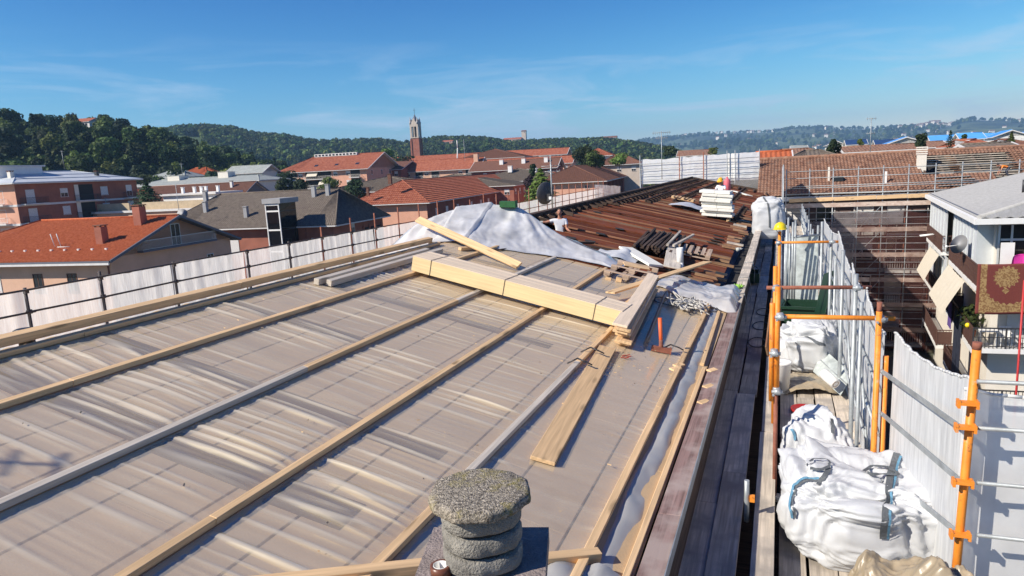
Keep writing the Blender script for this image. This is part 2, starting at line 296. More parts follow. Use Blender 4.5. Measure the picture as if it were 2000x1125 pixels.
def worn(src_mat, name, layers):
    m = src_mat.copy(); m.name = name; nt = m.node_tree; N = nt.nodes.new; lk = nt.links.new; bs = nt.nodes['Principled BSDF']; src = bs.inputs['Base Color'].links[0].from_socket
    t = N('ShaderNodeTexCoord')
    for sc3, lo_, hi_, c, am in layers:
        n = N('ShaderNodeTexNoise'); n.inputs['Scale'].default_value = sc3; n.inputs['Detail'].default_value = 8; n.inputs['Roughness'].default_value = .7; r = N('ShaderNodeMapRange'); r.inputs[1].default_value = lo_; r.inputs[2].default_value = hi_; r.inputs[4].default_value = am
        mx = N('ShaderNodeMix'); mx.data_type = 'RGBA'; mx.inputs[7].default_value = (*c, 1); lk(t.outputs['Object'], n.inputs['Vector']); lk(n.outputs[0], r.inputs[0]); lk(r.outputs[0], mx.inputs[0]); lk(src, mx.inputs[6]); src = mx.outputs[2]
    lk(src, bs.inputs['Base Color']); return m
M['concrete_cap'] = worn(M['concrete_cap0'], 'lichen_cap', ((7, .52, .62, (.30, .25, .07), .75), (16, .55, .66, (.10, .085, .07), .7), (5, .5, .7, (.42, .36, .27), .5)))
M['orange'] = worn(M['orange'], 'worn_orange_paint', ((14, .58, .66, (.16, .06, .03), .75), (9, .60, .70, (.50, .42, .34), .7), (30, .62, .7, (.28, .10, .03), .8)))
M['concrete'] = worn(mat('grey_concrete0', (.25, .235, .205), .95, .25, 9, bump=.9, bscale=90), 'grey_concrete', ((6, .52, .66, (.11, .10, .09), .7), (22, .58, .66, (.08, .07, .06), .6), (11, .56, .68, (.40, .37, .31), .6)))
M['concrete_base'] = mat('pinkish_concrete', (.25, .205, .19), .95, .25, 14, bump=.7, bscale=70)
M['lichen'] = mat('yellow_lichen', (.36, .30, .08), .95, .4, 50, bump=.8)
M['gap_shade_black'] = mat('gap_shade', (.03, .028, .027), .95, .2, 8)  # near-black that paints the shade inside gaps, recesses and openings
M['tape'] = mat('brown_tape', (.15, .055, .03), .35, .1, 10)
M['card'] = mat('cardboard', (.36, .25, .15), .9, .1, 10)
M['white'] = mat('white_paint', (.78, .77, .74), .7, .05, 2)
M['insul_white'] = mat('white_insulation', (.80, .78, .70), .8, .05, 2, orand=.04)
M['black'] = mat('black_plastic', (.025, .025, .028), .5, .2, 6)
M['dark_steel'] = mat('dark_steel', (.06, .06, .065), .5, .2, 8, metal=.5)
M['green'] = mat('dark_green_plastic', (.008, .034, .018), .5, .15, 4)
M['green_mid'] = mat('green_fabric', (.03, .12, .04), .8, .2, 6)
M['lime'] = mat('lime_fabric', (.30, .58, .08), .8, .1, 8)
M['pink'] = mat('pink_cloth', (.78, .05, .38), .8, .1, 5)
M['pinkred'] = mat('pink_red_plastic', (.66, .14, .17), .6, .1, 5)
M['yellow'] = mat('yellow_helmet', (.80, .60, .02), .35, .05, 5)
M['amber'] = mat('amber_helmet', (.80, .42, .02), .35, .05, 5)
M['red'] = mat('dark_red_plastic', (.33, .02, .02), .5, .1, 6)
M['hammer_red'] = mat('orange_red_handle', (.72, .13, .04), .55, .12, 8)
M['tarp'] = mat('beige_tarpaulin', (.33, .265, .175), .33, .12, 2, bump=.2, bscale=8, spec=.55)
M['rope'] = mat('white_rope', (.50, .48, .44), .9, .2, 30)
M['cable'] = mat('dark_cable', (.06, .065, .075), .6, .1, 10)
M['skin'] = mat('skin', (.42, .20, .13), .55, .1, 8)
M['tshirt'] = mat('white_cotton', (.74, .76, .80), .9, .05, 8)
M['trousers'] = mat('dark_trousers', (.05, .055, .08), .9, .2, 8)
M['hair'] = mat('dark_hair', (.03, .022, .018), .8, .2, 20)
M['orange_cloth'] = mat('orange_workwear', (.85, .26, .05), .85, .1, 6)
M['glove'] = mat('grey_glove', (.45, .47, .44), .9, .1, 20)
M['tile_orange'] = mat('orange_roof_tile', (.47, .105, .038), .85, .28, 3.5, bump=.2, bscale=20, c2=(.53, .16, .07), spec=.15)
M['tile_red'] = mat('red_roof_tile', (.34, .088, .048), .85, .3, 1.3, bump=.2, spec=.15, c2=(.42, .16, .095))
M['tile_old'] = mat('weathered_roof_tile', (.235, .115, .08), .9, .42, 2.2, bump=.3, c2=(.37, .21, .14), spec=.15)
M['tile_dark'] = mat('dark_grey_tile', (.125, .098, .078), .9, .25, 2.5, bump=.3, c2=(.19, .155, .12))
M['tile_brown'] = mat('brown_roof_tile', (.165, .075, .048), .9, .25, 2.5, bump=.2)
M['fibre'] = mat('fibre_cement_roof', (.36, .355, .34), .9, .12, 2.2, stretch=(3, 1, 1), bump=.2, c2=(.42, .415, .40))
M['wall_pink'] = mat('salmon_render', (.66, .35, .24), .9, .09, .6)
M['wall_peach'] = mat('peach_render', (.64, .40, .28), .9, .08, .6)
M['wall_red'] = bricky('red_brick_wall', (.33, .125, .085), (.36, .20, .15))
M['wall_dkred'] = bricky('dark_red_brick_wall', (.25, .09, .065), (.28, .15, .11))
M['wall_cream'] = mat('cream_render', (.74, .69, .60), .9, .06, .8)
M['wall_white'] = mat('white_render', (.70, .69, .66), .9, .06, .8)
M['wall_ochre'] = mat('ochre_render', (.50, .40, .27), .9, .15, 1.2)
M['wall_grey'] = mat('grey_render', (.34, .34, .345), .9, .1, .8)
M['wall_beige'] = mat('beige_render', (.52, .44, .37), .9, .1, .8)
M['gutter'] = mat('pale_gutter', (.66, .64, .62), .6, .1, 2)
M['fascia_grey'] = mat('grey_fascia', (.12, .13, .16), .7, .1, 2)
M['flat_roof'] = mat('pale_flat_roof', (.50, .53, .56), .6, .1, .5)
M['roof_pale'] = mat('pale_grey_roof', (.30, .32, .30), .8, .2, 1)
M['blue_roof'] = mat('blue_roof_sheet', (.10, .36, .72), .5, .1, .6)
M['blue_dark'] = mat('dark_blue_cladding', (.02, .055, .15), .6, .15, .6)
M['glass'] = glass('window_glass'); M['glass_black'] = glass('black_glass', (.008, .009, .011), .06)
M['shutter'] = mat('pale_shutter', (.72, .70, .68), .7, .05, 3, stretch=(1, 1, 12))
M['shutter_brown'] = mat('brown_window_frame', (.12, .05, .03), .7, .15, 3)
M['curtain'] = mat('veranda_curtain', (.58, .60, .62), .8, .14, 4, stretch=(1, 6, .15), lo=.4, hi=.6)
M['alu'] = mat('aluminium_frame', (.62, .65, .66), .45, .05, 4, metal=.3)
M['rail_brown'] = mat('brown_railing', (.09, .045, .035), .6, .15, 6)
M['rail_dark'] = mat('dark_railing', (.035, .035, .038), .6, .15, 6)
M['awning'] = mat('cream_awning', (.62, .56, .45), .85, .06, 5)
M['purple'] = mat('purple_laundry', (.10, .06, .22), .9, .15, 5); M['navy'] = mat('navy_laundry', (.02, .025, .045), .9, .3, 5)
M['bark'] = mat('bark', (.09, .065, .045), .95, .3, 6)
M['plaster_red'] = mat('red_pole_paint', (.45, .03, .03), .5, .1, 6)
M['tile_old'] = worn(M['tile_old'], 'lichened_old_tile', ((1.1, .5, .64, (.17, .125, .10), .6), (3.5, .56, .66, (.38, .27, .21), .5), (6, .6, .68, (.10, .07, .06), .6)))

# ================================================================ GROUND, HILLS, HAZE
GZ = -16.0
M['ground'] = mat('town_ground', (.085, .10, .055), .95, .4, .02, c2=(.19, .18, .14), detail=9)
M['asphalt'] = mat('yard_asphalt', (.05, .05, .05), .95, .2, 1)
M['hill_a'] = mat('wooded_slope', (.03, .05, .018), .95, .3, .05)
M['hill_b'] = mat('mixed_slope', (.035, .065, .022), .95, .3, .006, c2=(.085, .14, .04), detail=9)
M['hill_c'] = mat('far_slope', (.03, .055, .03), .95, .3, .0035, c2=(.12, .155, .065), detail=12, lo=.4, hi=.62)

def terrain_ground():
    mb = MB(); mb.smooth = True; rs = [0]+[6*1.115**i for i in range(66)]; nA = 120
    rs = [r for r in rs if r < 6800]+[6800]
    def gz(x, y):                                       # flat town, a terrace rising to the right beyond the site
        az = math.atan2(x, y); r = math.hypot(x, y)
        return GZ + 15*sm(150, 330, r)*sm(-.12, .12, az)*(1-sm(900, 2000, r))
    def pt(u, v):
        r = rs[int(round(u*(len(rs)-1)))]; a = -math.pi+2*math.pi*v; x, y = r*math.sin(a), r*math.cos(a); return (x, y, gz(x, y))
    mb.grid(len(rs)-1, nA, pt); o = mb.build('ground', M['ground']); tag(o, kind='structure'); return gz
gz = terrain_ground()

def prof(pts):
    q = []
    for x, y in pts:
        d = ray(x, y); q.append((math.atan2(d.x, d.y), d.z/math.hypot(d.x, d.y)))
    def e(az):
        if az <= q[0][0]: return q[0][1]
        for (a, b), (c, d) in zip(q[:-1], q[1:]):
            if az <= c: t = (az-a)/(c-a); return b+(d-b)*t
        return q[-1][1]
    return e, q[0][0], q[-1][0]
class Hill:
    def __init__(s, name, pts, r0, r1, r2, th, m, a0, a1, seed, na=140, nr=40):
        s.e, _, _ = prof(pts); s.r0, s.r1, s.r2, s.th, s.a0, s.a1, s.seed = r0, r1, r2, th, a0, a1, seed
        mb = MB(); mb.smooth = True
        mb.grid(na, nr, lambda u, v: s.at(a0+(a1-a0)*u, r0+(r2-r0)*v))
        tag(mb.build(name, m), kind='structure')
    def at(s, az, r):
        x, y = r*math.sin(az), r*math.cos(az)
        crest = max(GZ+1, s.e(az)*s.r1-s.th); edge = sm(s.a0, s.a0+.06, az)*(1-sm(s.a1-.06, s.a1, az))
        n = fbm(x/s.r1*14+s.seed, y/s.r1*14, 0, 4)
        t = (r-s.r0)/(s.r1-s.r0)
        if t < 1: h = .25*t+.75*sm(0, 1, t)+.22*n*math.sin(math.pi*min(1, max(0, t)))
        else: h = 1-.5*sm(s.r1, s.r2, r)
        return V((x, y, GZ-.6+(crest-GZ)*max(0, h)*edge))
hillA = Hill('hill', [(-500, 214), (-200, 208), (0, 217), (60, 226), (110, 228), (200, 220), (240, 232), (300, 248), (350, 262), (420, 284), (500, 306), (580, 328), (640, 345)], 215, 400, 620, 9, M['hill_a'], -1.35, -.56, 3)
hillB = Hill('hill', [(200, 262), (300, 260), (345, 250), (385, 248), (400, 246), (460, 252), (500, 262), (555, 266), (600, 276), (690, 274), (735, 270), (800, 280), (850, 270), (940, 270), (1000, 279), (1050, 276), (1130, 273), (1180, 272), (1240, 279), (1300, 290), (1350, 303), (1420, 320)], 520, 1150, 1900, 8, M['hill_b'], -1.25, -.06, 8, 220, 50)
hillC = Hill('hill', [(900, 290), (1150, 288), (1240, 273), (1300, 264), (1370, 257), (1420, 254), (1500, 252), (1560, 245), (1650, 244), (1700, 245), (1780, 241), (1806, 240), (1822, 236), (1856, 239), (1880, 230), (1901, 227), (2000, 229), (2150, 226), (2400, 230)], 2300, 5200, 6400, 26, M['hill_c'], -.50, .62, 15, 260, 60)

# the morning haze: one closed box of thin air round everything below the sky
hz = MB(); hz.box(-6950, 6950, -6950, 6950, GZ-2, 340)
hm = bpy.data.materials.new('haze'); hm.use_nodes = True; ht = hm.node_tree; ht.nodes.clear()
ho = ht.nodes.new('ShaderNodeOutputMaterial'); hv = ht.nodes.new('ShaderNodeVolumePrincipled'); hv.inputs['Color'].default_value = (.38, .66, 1, 1); hv.inputs['Density'].default_value = .00016; hv.inputs['Anisotropy'].default_value = .1
ht.links.new(hv.outputs[0], ho.inputs['Volume'])
tag(hz.build('haze', hm), kind='stuff')

# ================================================================ TREES
def leafmat(name, c, hv=.035, vv=.5):
    m, nt, bs, lk = new_mat(name); N = nt.nodes.new; out = nt.nodes['Material Output']
    oi = N('ShaderNodeObjectInfo'); t = N('ShaderNodeTexCoord'); n = N('ShaderNodeTexNoise'); n.inputs['Scale'].default_value = .55; n.inputs['Detail'].default_value = 3; lk(t.outputs['Object'], n.inputs['Vector'])
    h = N('ShaderNodeHueSaturation'); h.inputs['Color'].default_value = (*c, 1)
    a = N('ShaderNodeMapRange'); a.inputs[3].default_value = .5-hv; a.inputs[4].default_value = .5+hv; lk(oi.outputs['Random'], a.inputs[0]); lk(a.outputs[0], h.inputs['Hue'])
    w = N('ShaderNodeMath'); w.operation = 'MULTIPLY'; w.inputs[1].default_value = 7.31; fr = N('ShaderNodeMath'); fr.operation = 'FRACT'; lk(oi.outputs['Random'], w.inputs[0]); lk(w.outputs[0], fr.inputs[0])
    b = N('ShaderNodeMapRange'); b.inputs[3].default_value = 1-vv; b.inputs[4].default_value = 1+vv; lk(fr.outputs[0], b.inputs[0])
    b2 = N('ShaderNodeMapRange'); b2.inputs[1].default_value = .3; b2.inputs[2].default_value = .7; b2.inputs[3].default_value = .7; b2.inputs[4].default_value = 1.35; lk(n.outputs[0], b2.inputs[0])
    mu = N('ShaderNodeMath'); mu.operation = 'MULTIPLY'; lk(b.outputs[0], mu.inputs[0]); lk(b2.outputs[0], mu.inputs[1]); lk(mu.outputs[0], h.inputs['Value'])
    lk(h.outputs[0], bs.inputs['Base Color']); bs.inputs['Roughness'].default_value = .7; bs.inputs['Specular IOR Level'].default_value = .25
    tl = N('ShaderNodeBsdfTranslucent'); lk(h.outputs[0], tl.inputs[0]); mx = N('ShaderNodeMixShader'); mx.inputs[0].default_value = .3; lk(bs.outputs[0], mx.inputs[1]); lk(tl.outputs[0], mx.inputs[2]); lk(mx.outputs[0], out.inputs[0]); return m
M['leaf'] = leafmat('leaf', (.068, .108, .028)); M['leaf_light'] = leafmat('light_leaf', (.12, .165, .038)); M['leaf_dark'] = leafmat('dark_leaf', (.034, .058, .024), vv=.3); M['leaf_purple'] = leafmat('purple_leaf', (.04, .026, .03), vv=.2)
def crown_mesh(seed, rx, h, n, leaf, m, shape='round', blobs=9, z0=0):
    r = random.Random(seed); mb = MB()
    B = []
    if shape == 'round':
        for k in range(blobs):
            a = r.uniform(0, 6.28); q = r.uniform(.1, .62)*rx; zz = z0+h*r.uniform(.25, .85); B.append((q*math.cos(a), q*math.sin(a), zz, rx*r.uniform(.32, .55), h*r.uniform(.14, .26)))
        B.append((0, 0, z0+h*.55, rx*.62, h*.33)); B.append((0, 0, z0+h*.82, rx*.38, h*.17))
    for k in range(n):
        if shape == 'round':
            b = B[r.randrange(len(B))]; d = V((r.gauss(0, 1), r.gauss(0, 1), r.gauss(0, 1)+.15)).normalized(); q = r.uniform(.72, 1.06)
            p = V((b[0]+d.x*b[3]*q, b[1]+d.y*b[3]*q, b[2]+d.z*b[4]*q)); nrm = (d+V((r.uniform(-.7, .7), r.uniform(-.7, .7), r.uniform(-.5, .9)))).normalized()
        else:                                            # conifer: tiers of drooping sprays
            t = r.random()**.8; tier = (int(t*11)+.5)/11; z = z0+h*(tier+r.uniform(-.03, .03)); a = r.uniform(0, 6.28); rad = rx*(1-tier)**.85*r.uniform(.35, 1.05)*(1+.2*math.sin(a*3+tier*20))
            p = V((rad*math.cos(a), rad*math.sin(a), z-rad*.22)); nrm = V((math.cos(a)*.5+r.uniform(-.4, .4), math.sin(a)*.5+r.uniform(-.4, .4), .8)).normalized()
        x = nrm.orthogonal().normalized(); x = Matrix.Rotation(r.uniform(0, 6.28), 3, nrm) @ x; y = nrm.cross(x); s = leaf*r.uniform(.6, 1.35)
        mb.poly(p-x*s-y*s*.5, p+x*s*.2-y*s*.75, p+x*s+y*s*.1, p+y*s*.8-x*s*.3)
    return mb.mesh('crown', m)
def trunk_mesh(h, r, seed=0, limbs=4, rx=2):
    q = random.Random(seed); mb = MB(); mb.tube((0, 0, -.5), (q.uniform(-.1, .1), q.uniform(-.1, .1), h*.8), r, 7, r*.35)
    for k in range(limbs):
        a = q.uniform(0, 6.28); z = h*q.uniform(.35, .6); mb.tube((0, 0, z), (rx*.55*math.cos(a), rx*.55*math.sin(a), z+h*.25), r*.4, 5, r*.12)
    return mb.mesh('trunk', M['bark'])
def tree_proto(name, label, group, crown, trunk):
    t = thing(name, label, 'tree', (0, 0, 0), group); link('crown', crown, t); link('trunk', trunk, t); return t
GRP = 'trees on the wooded hill at left'
kinds = [
 ('broadleaf_tree', 'mid green broadleaf tree among the woods on the left hill', crown_mesh(1, 5.5, 10.5, 620, .62, M['leaf'], z0=1), trunk_mesh(9, .3, 1, 4, 5)),
 ('broadleaf_tree', 'pale yellowish green broadleaf tree on the left hill slope', crown_mesh(2, 4.8, 10, 560, .60, M['leaf_light'], z0=1), trunk_mesh(9, .28, 2, 4, 4)),
 ('broadleaf_tree', 'very dark green broad tree in the woods on the left hill', crown_mesh(3, 6, 11, 620, .66, M['leaf_dark'], z0=1), trunk_mesh(9, .32, 3, 4, 5)),
 ('conifer_tree', 'dark pointed conifer rising among the trees on the left hill', crown_mesh(4, 3.4, 14, 620, .62, M['leaf_dark'], 'cone'), trunk_mesh(13, .3, 4, 0)),
 ('broadleaf_tree', 'dark purple leaved tree on the crest of the left hill', crown_mesh(5, 5.5, 10.5, 620, .6, M['leaf_purple'], z0=1), trunk_mesh(9, .3, 5, 4, 5)),
]
protos = []; cnt = 0
def put_tree(k, p, s=1, label=None, group=GRP):
    n, lab, cm, tm = kinds[k]
    t = thing(n, label or lab, 'tree', p, group); t.rotation_euler = (0, 0, rnd.uniform(0, 6.28)); t.scale = (s, s, s*rnd.uniform(.9, 1.12))
    link('crown', cm, t); link('trunk', tm, t); return t
# the wooded hill: jittered rows of single trees
row = 0; r = 222
while r < 408 and cnt < 296:
    span = 8.4*(1+(r-222)/500); a = -1.04+rnd.uniform(0, .03)
    while a < -.585 and cnt < 296:
        az = a+rnd.uniform(-.008, .008); rr = r+rnd.uniform(-3, 3); p = hillA.at(az, rr)
        if p.z > GZ+1.2:
            k = rnd.choices((0, 1, 2, 3), (5, 2.6, 4, .8))[0]
            crest = rr > 385
            if crest and -.93 < az < -.905: k = 4
            put_tree(k, p, rnd.uniform(.72, 1.05)*(1.1 if crest and rnd.random() < .3 else 1)); cnt += 1
        a += span/r*rnd.uniform(.9, 1.2)
    r += 12.5; row += 1

def scatter(name, pts, crowns, smin, smax, seed):
    """many far trees as one object: points with instanced crowns"""
    for i, cm in enumerate(crowns):
        me = bpy.data.meshes.new(name); me.from_pydata([tuple(p) for p in pts[i::len(crowns)]], [], []); me.materials.append(cm.materials[0])
        o = link(name, me); tag(o, kind='stuff')
        src = bpy.data.objects.new('crown', cm)                       # the instanced shape, not in the scene itself
        g = bpy.data.node_groups.new('scatter', 'GeometryNodeTree'); g.interface.new_socket('Geometry', in_out='INPUT', socket_type='NodeSocketGeometry'); g.interface.new_socket('Geometry', in_out='OUTPUT', socket_type='NodeSocketGeometry')
        N = g.nodes.new; gi = N('NodeGroupInput'); go = N('NodeGroupOutput'); ip = N('GeometryNodeInstanceOnPoints'); ob = N('GeometryNodeObjectInfo'); ob.inputs['Object'].default_value = src; ob.inputs['As Instance'].default_value = True
        rv = N('FunctionNodeRandomValue'); rv.data_type = 'FLOAT_VECTOR'; rv.inputs[0].default_value = (0, 0, 0); rv.inputs[1].default_value = (0, 0, 6.28); rv.inputs['Seed'].default_value = seed+i
        rs = N('FunctionNodeRandomValue'); rs.data_type = 'FLOAT'; rs.inputs[2].default_value = smin; rs.inputs[3].default_value = smax; rs.inputs['Seed'].default_value = seed+i+9
        k = g.links.new; k(gi.outputs[0], ip.inputs['Points']); k(ob.outputs['Geometry'], ip.inputs['Instance']); k(rv.outputs[0], ip.inputs['Rotation']); k(rs.outputs[1], ip.inputs['Scale']); k(ip.outputs[0], go.inputs[0])
        md = o.modifiers.new('scatter', 'NODES'); md.node_group = g
far1 = [crown_mesh(21, 5, 9, 150, 1.15, M['leaf'], z0=.5), crown_mesh(22, 5.2, 9.5, 150, 1.15, M['leaf_dark'], z0=.5), crown_mesh(23, 4.6, 8.5, 150, 1.1, M['leaf_light'], z0=.5)]
pts = []
for i in range(11500):
    az = rnd.uniform(-1.0, -.1); rr = 520+(1230-520)*math.sqrt(rnd.random()); p = hillB.at(az, rr)
    if p.z < GZ+.5: continue
    n = fbm(p.x/170+3, p.y/170, 5, 3)
    if n > (.16 if rr < 1090 else .30): continue                     # meadows and vineyards between the woods
    pts.append(p)
scatter('far_woods', pts, far1, .75, 1.3, 5)
pts = []
for i in range(1500):                                               # scrub filling the gaps between the hillside trees
    az = rnd.uniform(-1.05, -.57); rr = rnd.uniform(222, 420); p = hillA.at(az, rr)
    if p.z > GZ+1: pts.append(p-V((0, 0, 1)))
scatter('undergrowth', pts, far1[:2]+far1[:1], .35, .72, 71)
pts = []
for i in range(420):                                                # a belt of trees at the foot of the left hill
    az = rnd.uniform(-1.05, -.42); rr = rnd.uniform(405, 470); p = hillA.at(az, rr); pts.append(p)
for i in range(1500):
    az = rnd.uniform(-.85, .0); rr = rnd.uniform(430, 560); pts.append(V((rr*math.sin(az), rr*math.cos(az), GZ)) if rnd.random() < .6 else hillB.at(az, 525+rnd.random()*60))
scatter('tree_belt', pts, far1, .6, 1.05, 31)
pts = []
for i in range(5200):
    az = rnd.uniform(-.45, .42); rr = 2500+(5300-2500)*rnd.random()**.7; p = hillC.at(az, rr)
    if fbm(p.x/600, p.y/600+7, 2, 3) > .06 and rr < 5050: continue
    pts.append(p)
scatter('far_hill_woods', pts, far1, 1.0, 2.6, 51)

# ================================================================ TOWN
E1 = V((-.9932, -.1161, 0)); E2 = V((-.1161, .9932, 0)); ZU = V((0, 0, 1))
def tiles(mb, E0, E1_, R1, R0, pitch=.36, col=.24, amp=.05, step=.11):
    """courses of tiles on a roof plane: each course tilted over the one below, columns rounded"""
    E0, E1_, R1, R0 = map(V, (E0, E1_, R1, R0)); u = (E1_-E0).normalized(); Rm = (R0+R1)/2; n = u.cross(Rm-E0).normalized()
    if n.z < 0: n = -n
    up = n.cross(u); hgt = (R0-E0).dot(up); nr = max(1, int(round(hgt/pitch)))
    for k in range(nr):
        t0, t1 = k/nr, (k+1)/nr; A0 = E0.lerp(R0, t0); B0 = E1_.lerp(R1, t0); A1 = E0.lerp(R0, t1); B1 = E1_.lerp(R1, t1)
        a0, b0, a1, b1 = [(p-E0).dot(u) for p in (A0, B0, A1, B1)]
        lo, hi = min(a0, a1), max(b0, b1); xs = [lo]
        if col:
            c = math.ceil(lo/col*2+.01)
            while c*col/2 < hi-.02: xs.append(c*col/2); c += 1
        xs.append(hi); base = len(mb.v); o0 = E0+up*(hgt*t0); o1 = E0+up*(hgt*t1)
        for i, x in enumerate(xs):
            w = amp*(1 if round(x/col*2) % 2 else -.4) if col else 0
            x0 = min(max(x, a0), b0); x1 = min(max(x, a1), b1)
            mb.v.append(tuple(o0+u*x0+n*(step+w))); mb.v.append(tuple(o1+u*x1+n*(w*.9)))
            mb.v.append(tuple(o0+u*x0+n*(w*.9-.005)))
        for i in range(len(xs)-1):
            p = base+i*3; mb.face((p, p+3, p+4, p+1)); mb.face((p+2, p+5, p+3, p))

_wm = {}
def win_mesh(w, h, fm, pm, kind):
    k = (round(w, 2), round(h, 2), fm.name, pm.name, kind)
    if k in _wm: return _wm[k]
    f = MB(); t = .07; X, Y, Z = V((1, 0, 0)), V((0, 1, 0)), V((0, 0, 1)); O = V((0, 0, 0))
    f.frame(O, X, Y, Z, -w/2-t, -w/2, -.05, .06, -t, h+t); f.frame(O, X, Y, Z, w/2, w/2+t, -.05, .06, -t, h+t)
    f.frame(O, X, Y, Z, -w/2, w/2, -.05, .06, h, h+t); f.frame(O, X, Y, Z, -w/2-.12, w/2+.12, -.05, .12, -t-.06, -t)
    if kind == 'dark': f.frame(O, X, Y, Z, -.03, .03, -.05, .035, 0, h)
    p = MB(); p.frame(O, X, Y, Z, -w/2, w/2, -.05, .015, 0, h)
    _wm[k] = (f.mesh('window', fm), p.mesh('pane', pm)); return _wm[k]
_sm = {}
def shutter_mesh(w, h, m):
    k = (round(w, 2), round(h, 2), m.name)
    if k not in _sm:
        p = MB(); X, Y, Z = V((1, 0, 0)), V((0, 1, 0)), V((0, 0, 1)); n = max(3, int(h/.12))
        for i in range(n): p.frame(V((0, 0, 0)), X, Y, Z, -w/2, w/2, .016, .034 if i % 2 else .042, h*i/n, h*(i+.9)/n)
        _sm[k] = p.mesh('shutter', m)
    return _sm[k]
class Bld:
    def __init__(s, name, label, C, L1, L2, ze, wall, cat='house', group=None, e1=E1, e2=E2, g=GZ, wall_top=None):
        s.C = V((C[0], C[1], 0)); s.e1, s.e2, s.L1, s.L2, s.ze, s.g = e1, e2, L1, L2, ze, g
        s.r = thing(name, label, cat, (C[0], C[1], g), group); s.wm = wall
        s.w = MB(); s.w.frame(s.C, e1, e2, ZU, 0, L1, 0, L2, g-1, ze)
    def P(s, a, b, z): return s.C+s.e1*a+s.e2*b+ZU*z
    def roof(s, along, rise, m, oh=.7, ins0=0, ins1=0, col=.3, pitch=.62, amp=.055, fascia=None, trim=None, jer=0):
        """ridge along e1 or e2; ins0/ins1 = how far the ridge stops short of each end (0 = gable)"""
        if along == 1: LA, LB, P = s.L1, s.L2, s.P
        else: LA, LB, P = s.L2, s.L1, (lambda a, b, z: s.P(b, a, z))
        mid = LB/2; k = rise/mid; zE = s.ze-oh*k+.15; zR = s.ze+rise+.15
        ra, rb = -oh+ins0, LA+oh-ins1
        mb = MB(); cap = MB()
        tiles(mb, P(-oh, -oh, zE), P(LA+oh, -oh, zE), P(rb, mid, zR), P(ra, mid, zR), pitch, col, amp)
        tiles(mb, P(LA+oh, LB+oh, zE), P(-oh, LB+oh, zE), P(ra, mid, zR), P(rb, mid, zR), pitch, col, amp)
        f = MB()
        for q in ([P(-oh, -oh, zE), P(LA+oh, -oh, zE), P(rb, mid, zR), P(ra, mid, zR)], [P(LA+oh, LB+oh, zE), P(-oh, LB+oh, zE), P(ra, mid, zR), P(rb, mid, zR)]):
            f.hexa([x-ZU*.20 for x in q]+[x-ZU*.04 for x in q])
        tri = []
        if ins0 > 0: tri.append([P(-oh, LB+oh, zE), P(-oh, -oh, zE), P(ra, mid, zR)])
        if ins1 > 0: tri.append([P(LA+oh, -oh, zE), P(LA+oh, LB+oh, zE), P(rb, mid, zR)])
        for a, b, c in tri:
            tiles(mb, a, b, c, c, pitch, col, amp); f.poly(a-ZU*.2, b-ZU*.2, c-ZU*.2)
            cap.tube(a+ZU*.05, c+ZU*.08, .11, 6); cap.tube(b+ZU*.05, c+ZU*.08, .11, 6)
        cap.tube(P(ra, mid, zR+.05), P(rb, mid, zR+.05), .12, 6)
        for a in ((0, ins0), (LA, ins1)):
            if a[1] == 0: s.w.poly(P(a[0], 0, s.ze), P(a[0], LB, s.ze), P(a[0], mid, s.ze+rise)); s.w.poly(P(a[0], LB, s.ze), P(a[0], 0, s.ze), P(a[0], mid, s.ze+rise))
        mb.build('roof', m, s.r); cap.build('ridge_cap', m, s.r); f.build('soffit', fascia or M['wall_white'], s.r)
        if trim:
            t = MB(); t.beam(P(-oh, -oh-.07, zE-.07), P(LA+oh, -oh-.07, zE-.07), .14, .16); t.beam(P(-oh, LB+oh+.07, zE-.07), P(LA+oh, LB+oh+.07, zE-.07), .14, .16)
            for e, a in ((ins0, -oh-.06), (ins1, LA+oh+.06)):
                if e > 0: t.beam(P(a, -oh, zE-.07), P(a, LB+oh, zE-.07), .14, .16)
                else: t.beam(P(a, -oh, zE-.06), P(a, mid, zR-.06), .14, .26); t.beam(P(a, LB+oh, zE-.06), P(a, mid, zR-.06), .14, .26)
            t.build('gutter', trim, s.r)
        s.k, s.mid, s.along, s.zE0 = k, mid, along, s.ze+.15
    def flat(s, m, oh=.5, th=.35, pm=None):
        f = MB(); f.frame(s.C, s.e1, s.e2, ZU, -oh, s.L1+oh, -oh, s.L2+oh, s.ze+.003, s.ze+th); f.build('roof', m, s.r)
        t = MB(); 
        for a0, a1, b0, b1 in ((-oh-.06, s.L1+oh+.06, -oh-.06, -oh+.1), (-oh-.06, s.L1+oh+.06, s.L2+oh-.1, s.L2+oh+.06), (-oh-.06, -oh+.1, -oh+.103, s.L2+oh-.103), (s.L1+oh-.1, s.L1+oh+.06, -oh+.103, s.L2+oh-.103)): t.frame(s.C, s.e1, s.e2, ZU, a0, a1, b0, b1, s.ze-.05, s.ze+th+.06)
        t.build('parapet', pm or M['gutter'], s.r)
    def zr(s, a, b):
        t = b if s.along == 1 else a; return s.zE0+s.k*min(t, 2*s.mid-t)
    def fin(s): s.w.build('wall', s.wm, s.r); return s.r
    def frame(s, wall, al, z):                           # wall 1: plane b=0 facing -e2; wall 2: plane a=0 facing -e1; 3: a=L1
        if wall == 1: return s.P(al, 0, z), s.e1, -s.e2
        if wall == 2: return s.P(0, al, z), -s.e2, -s.e1
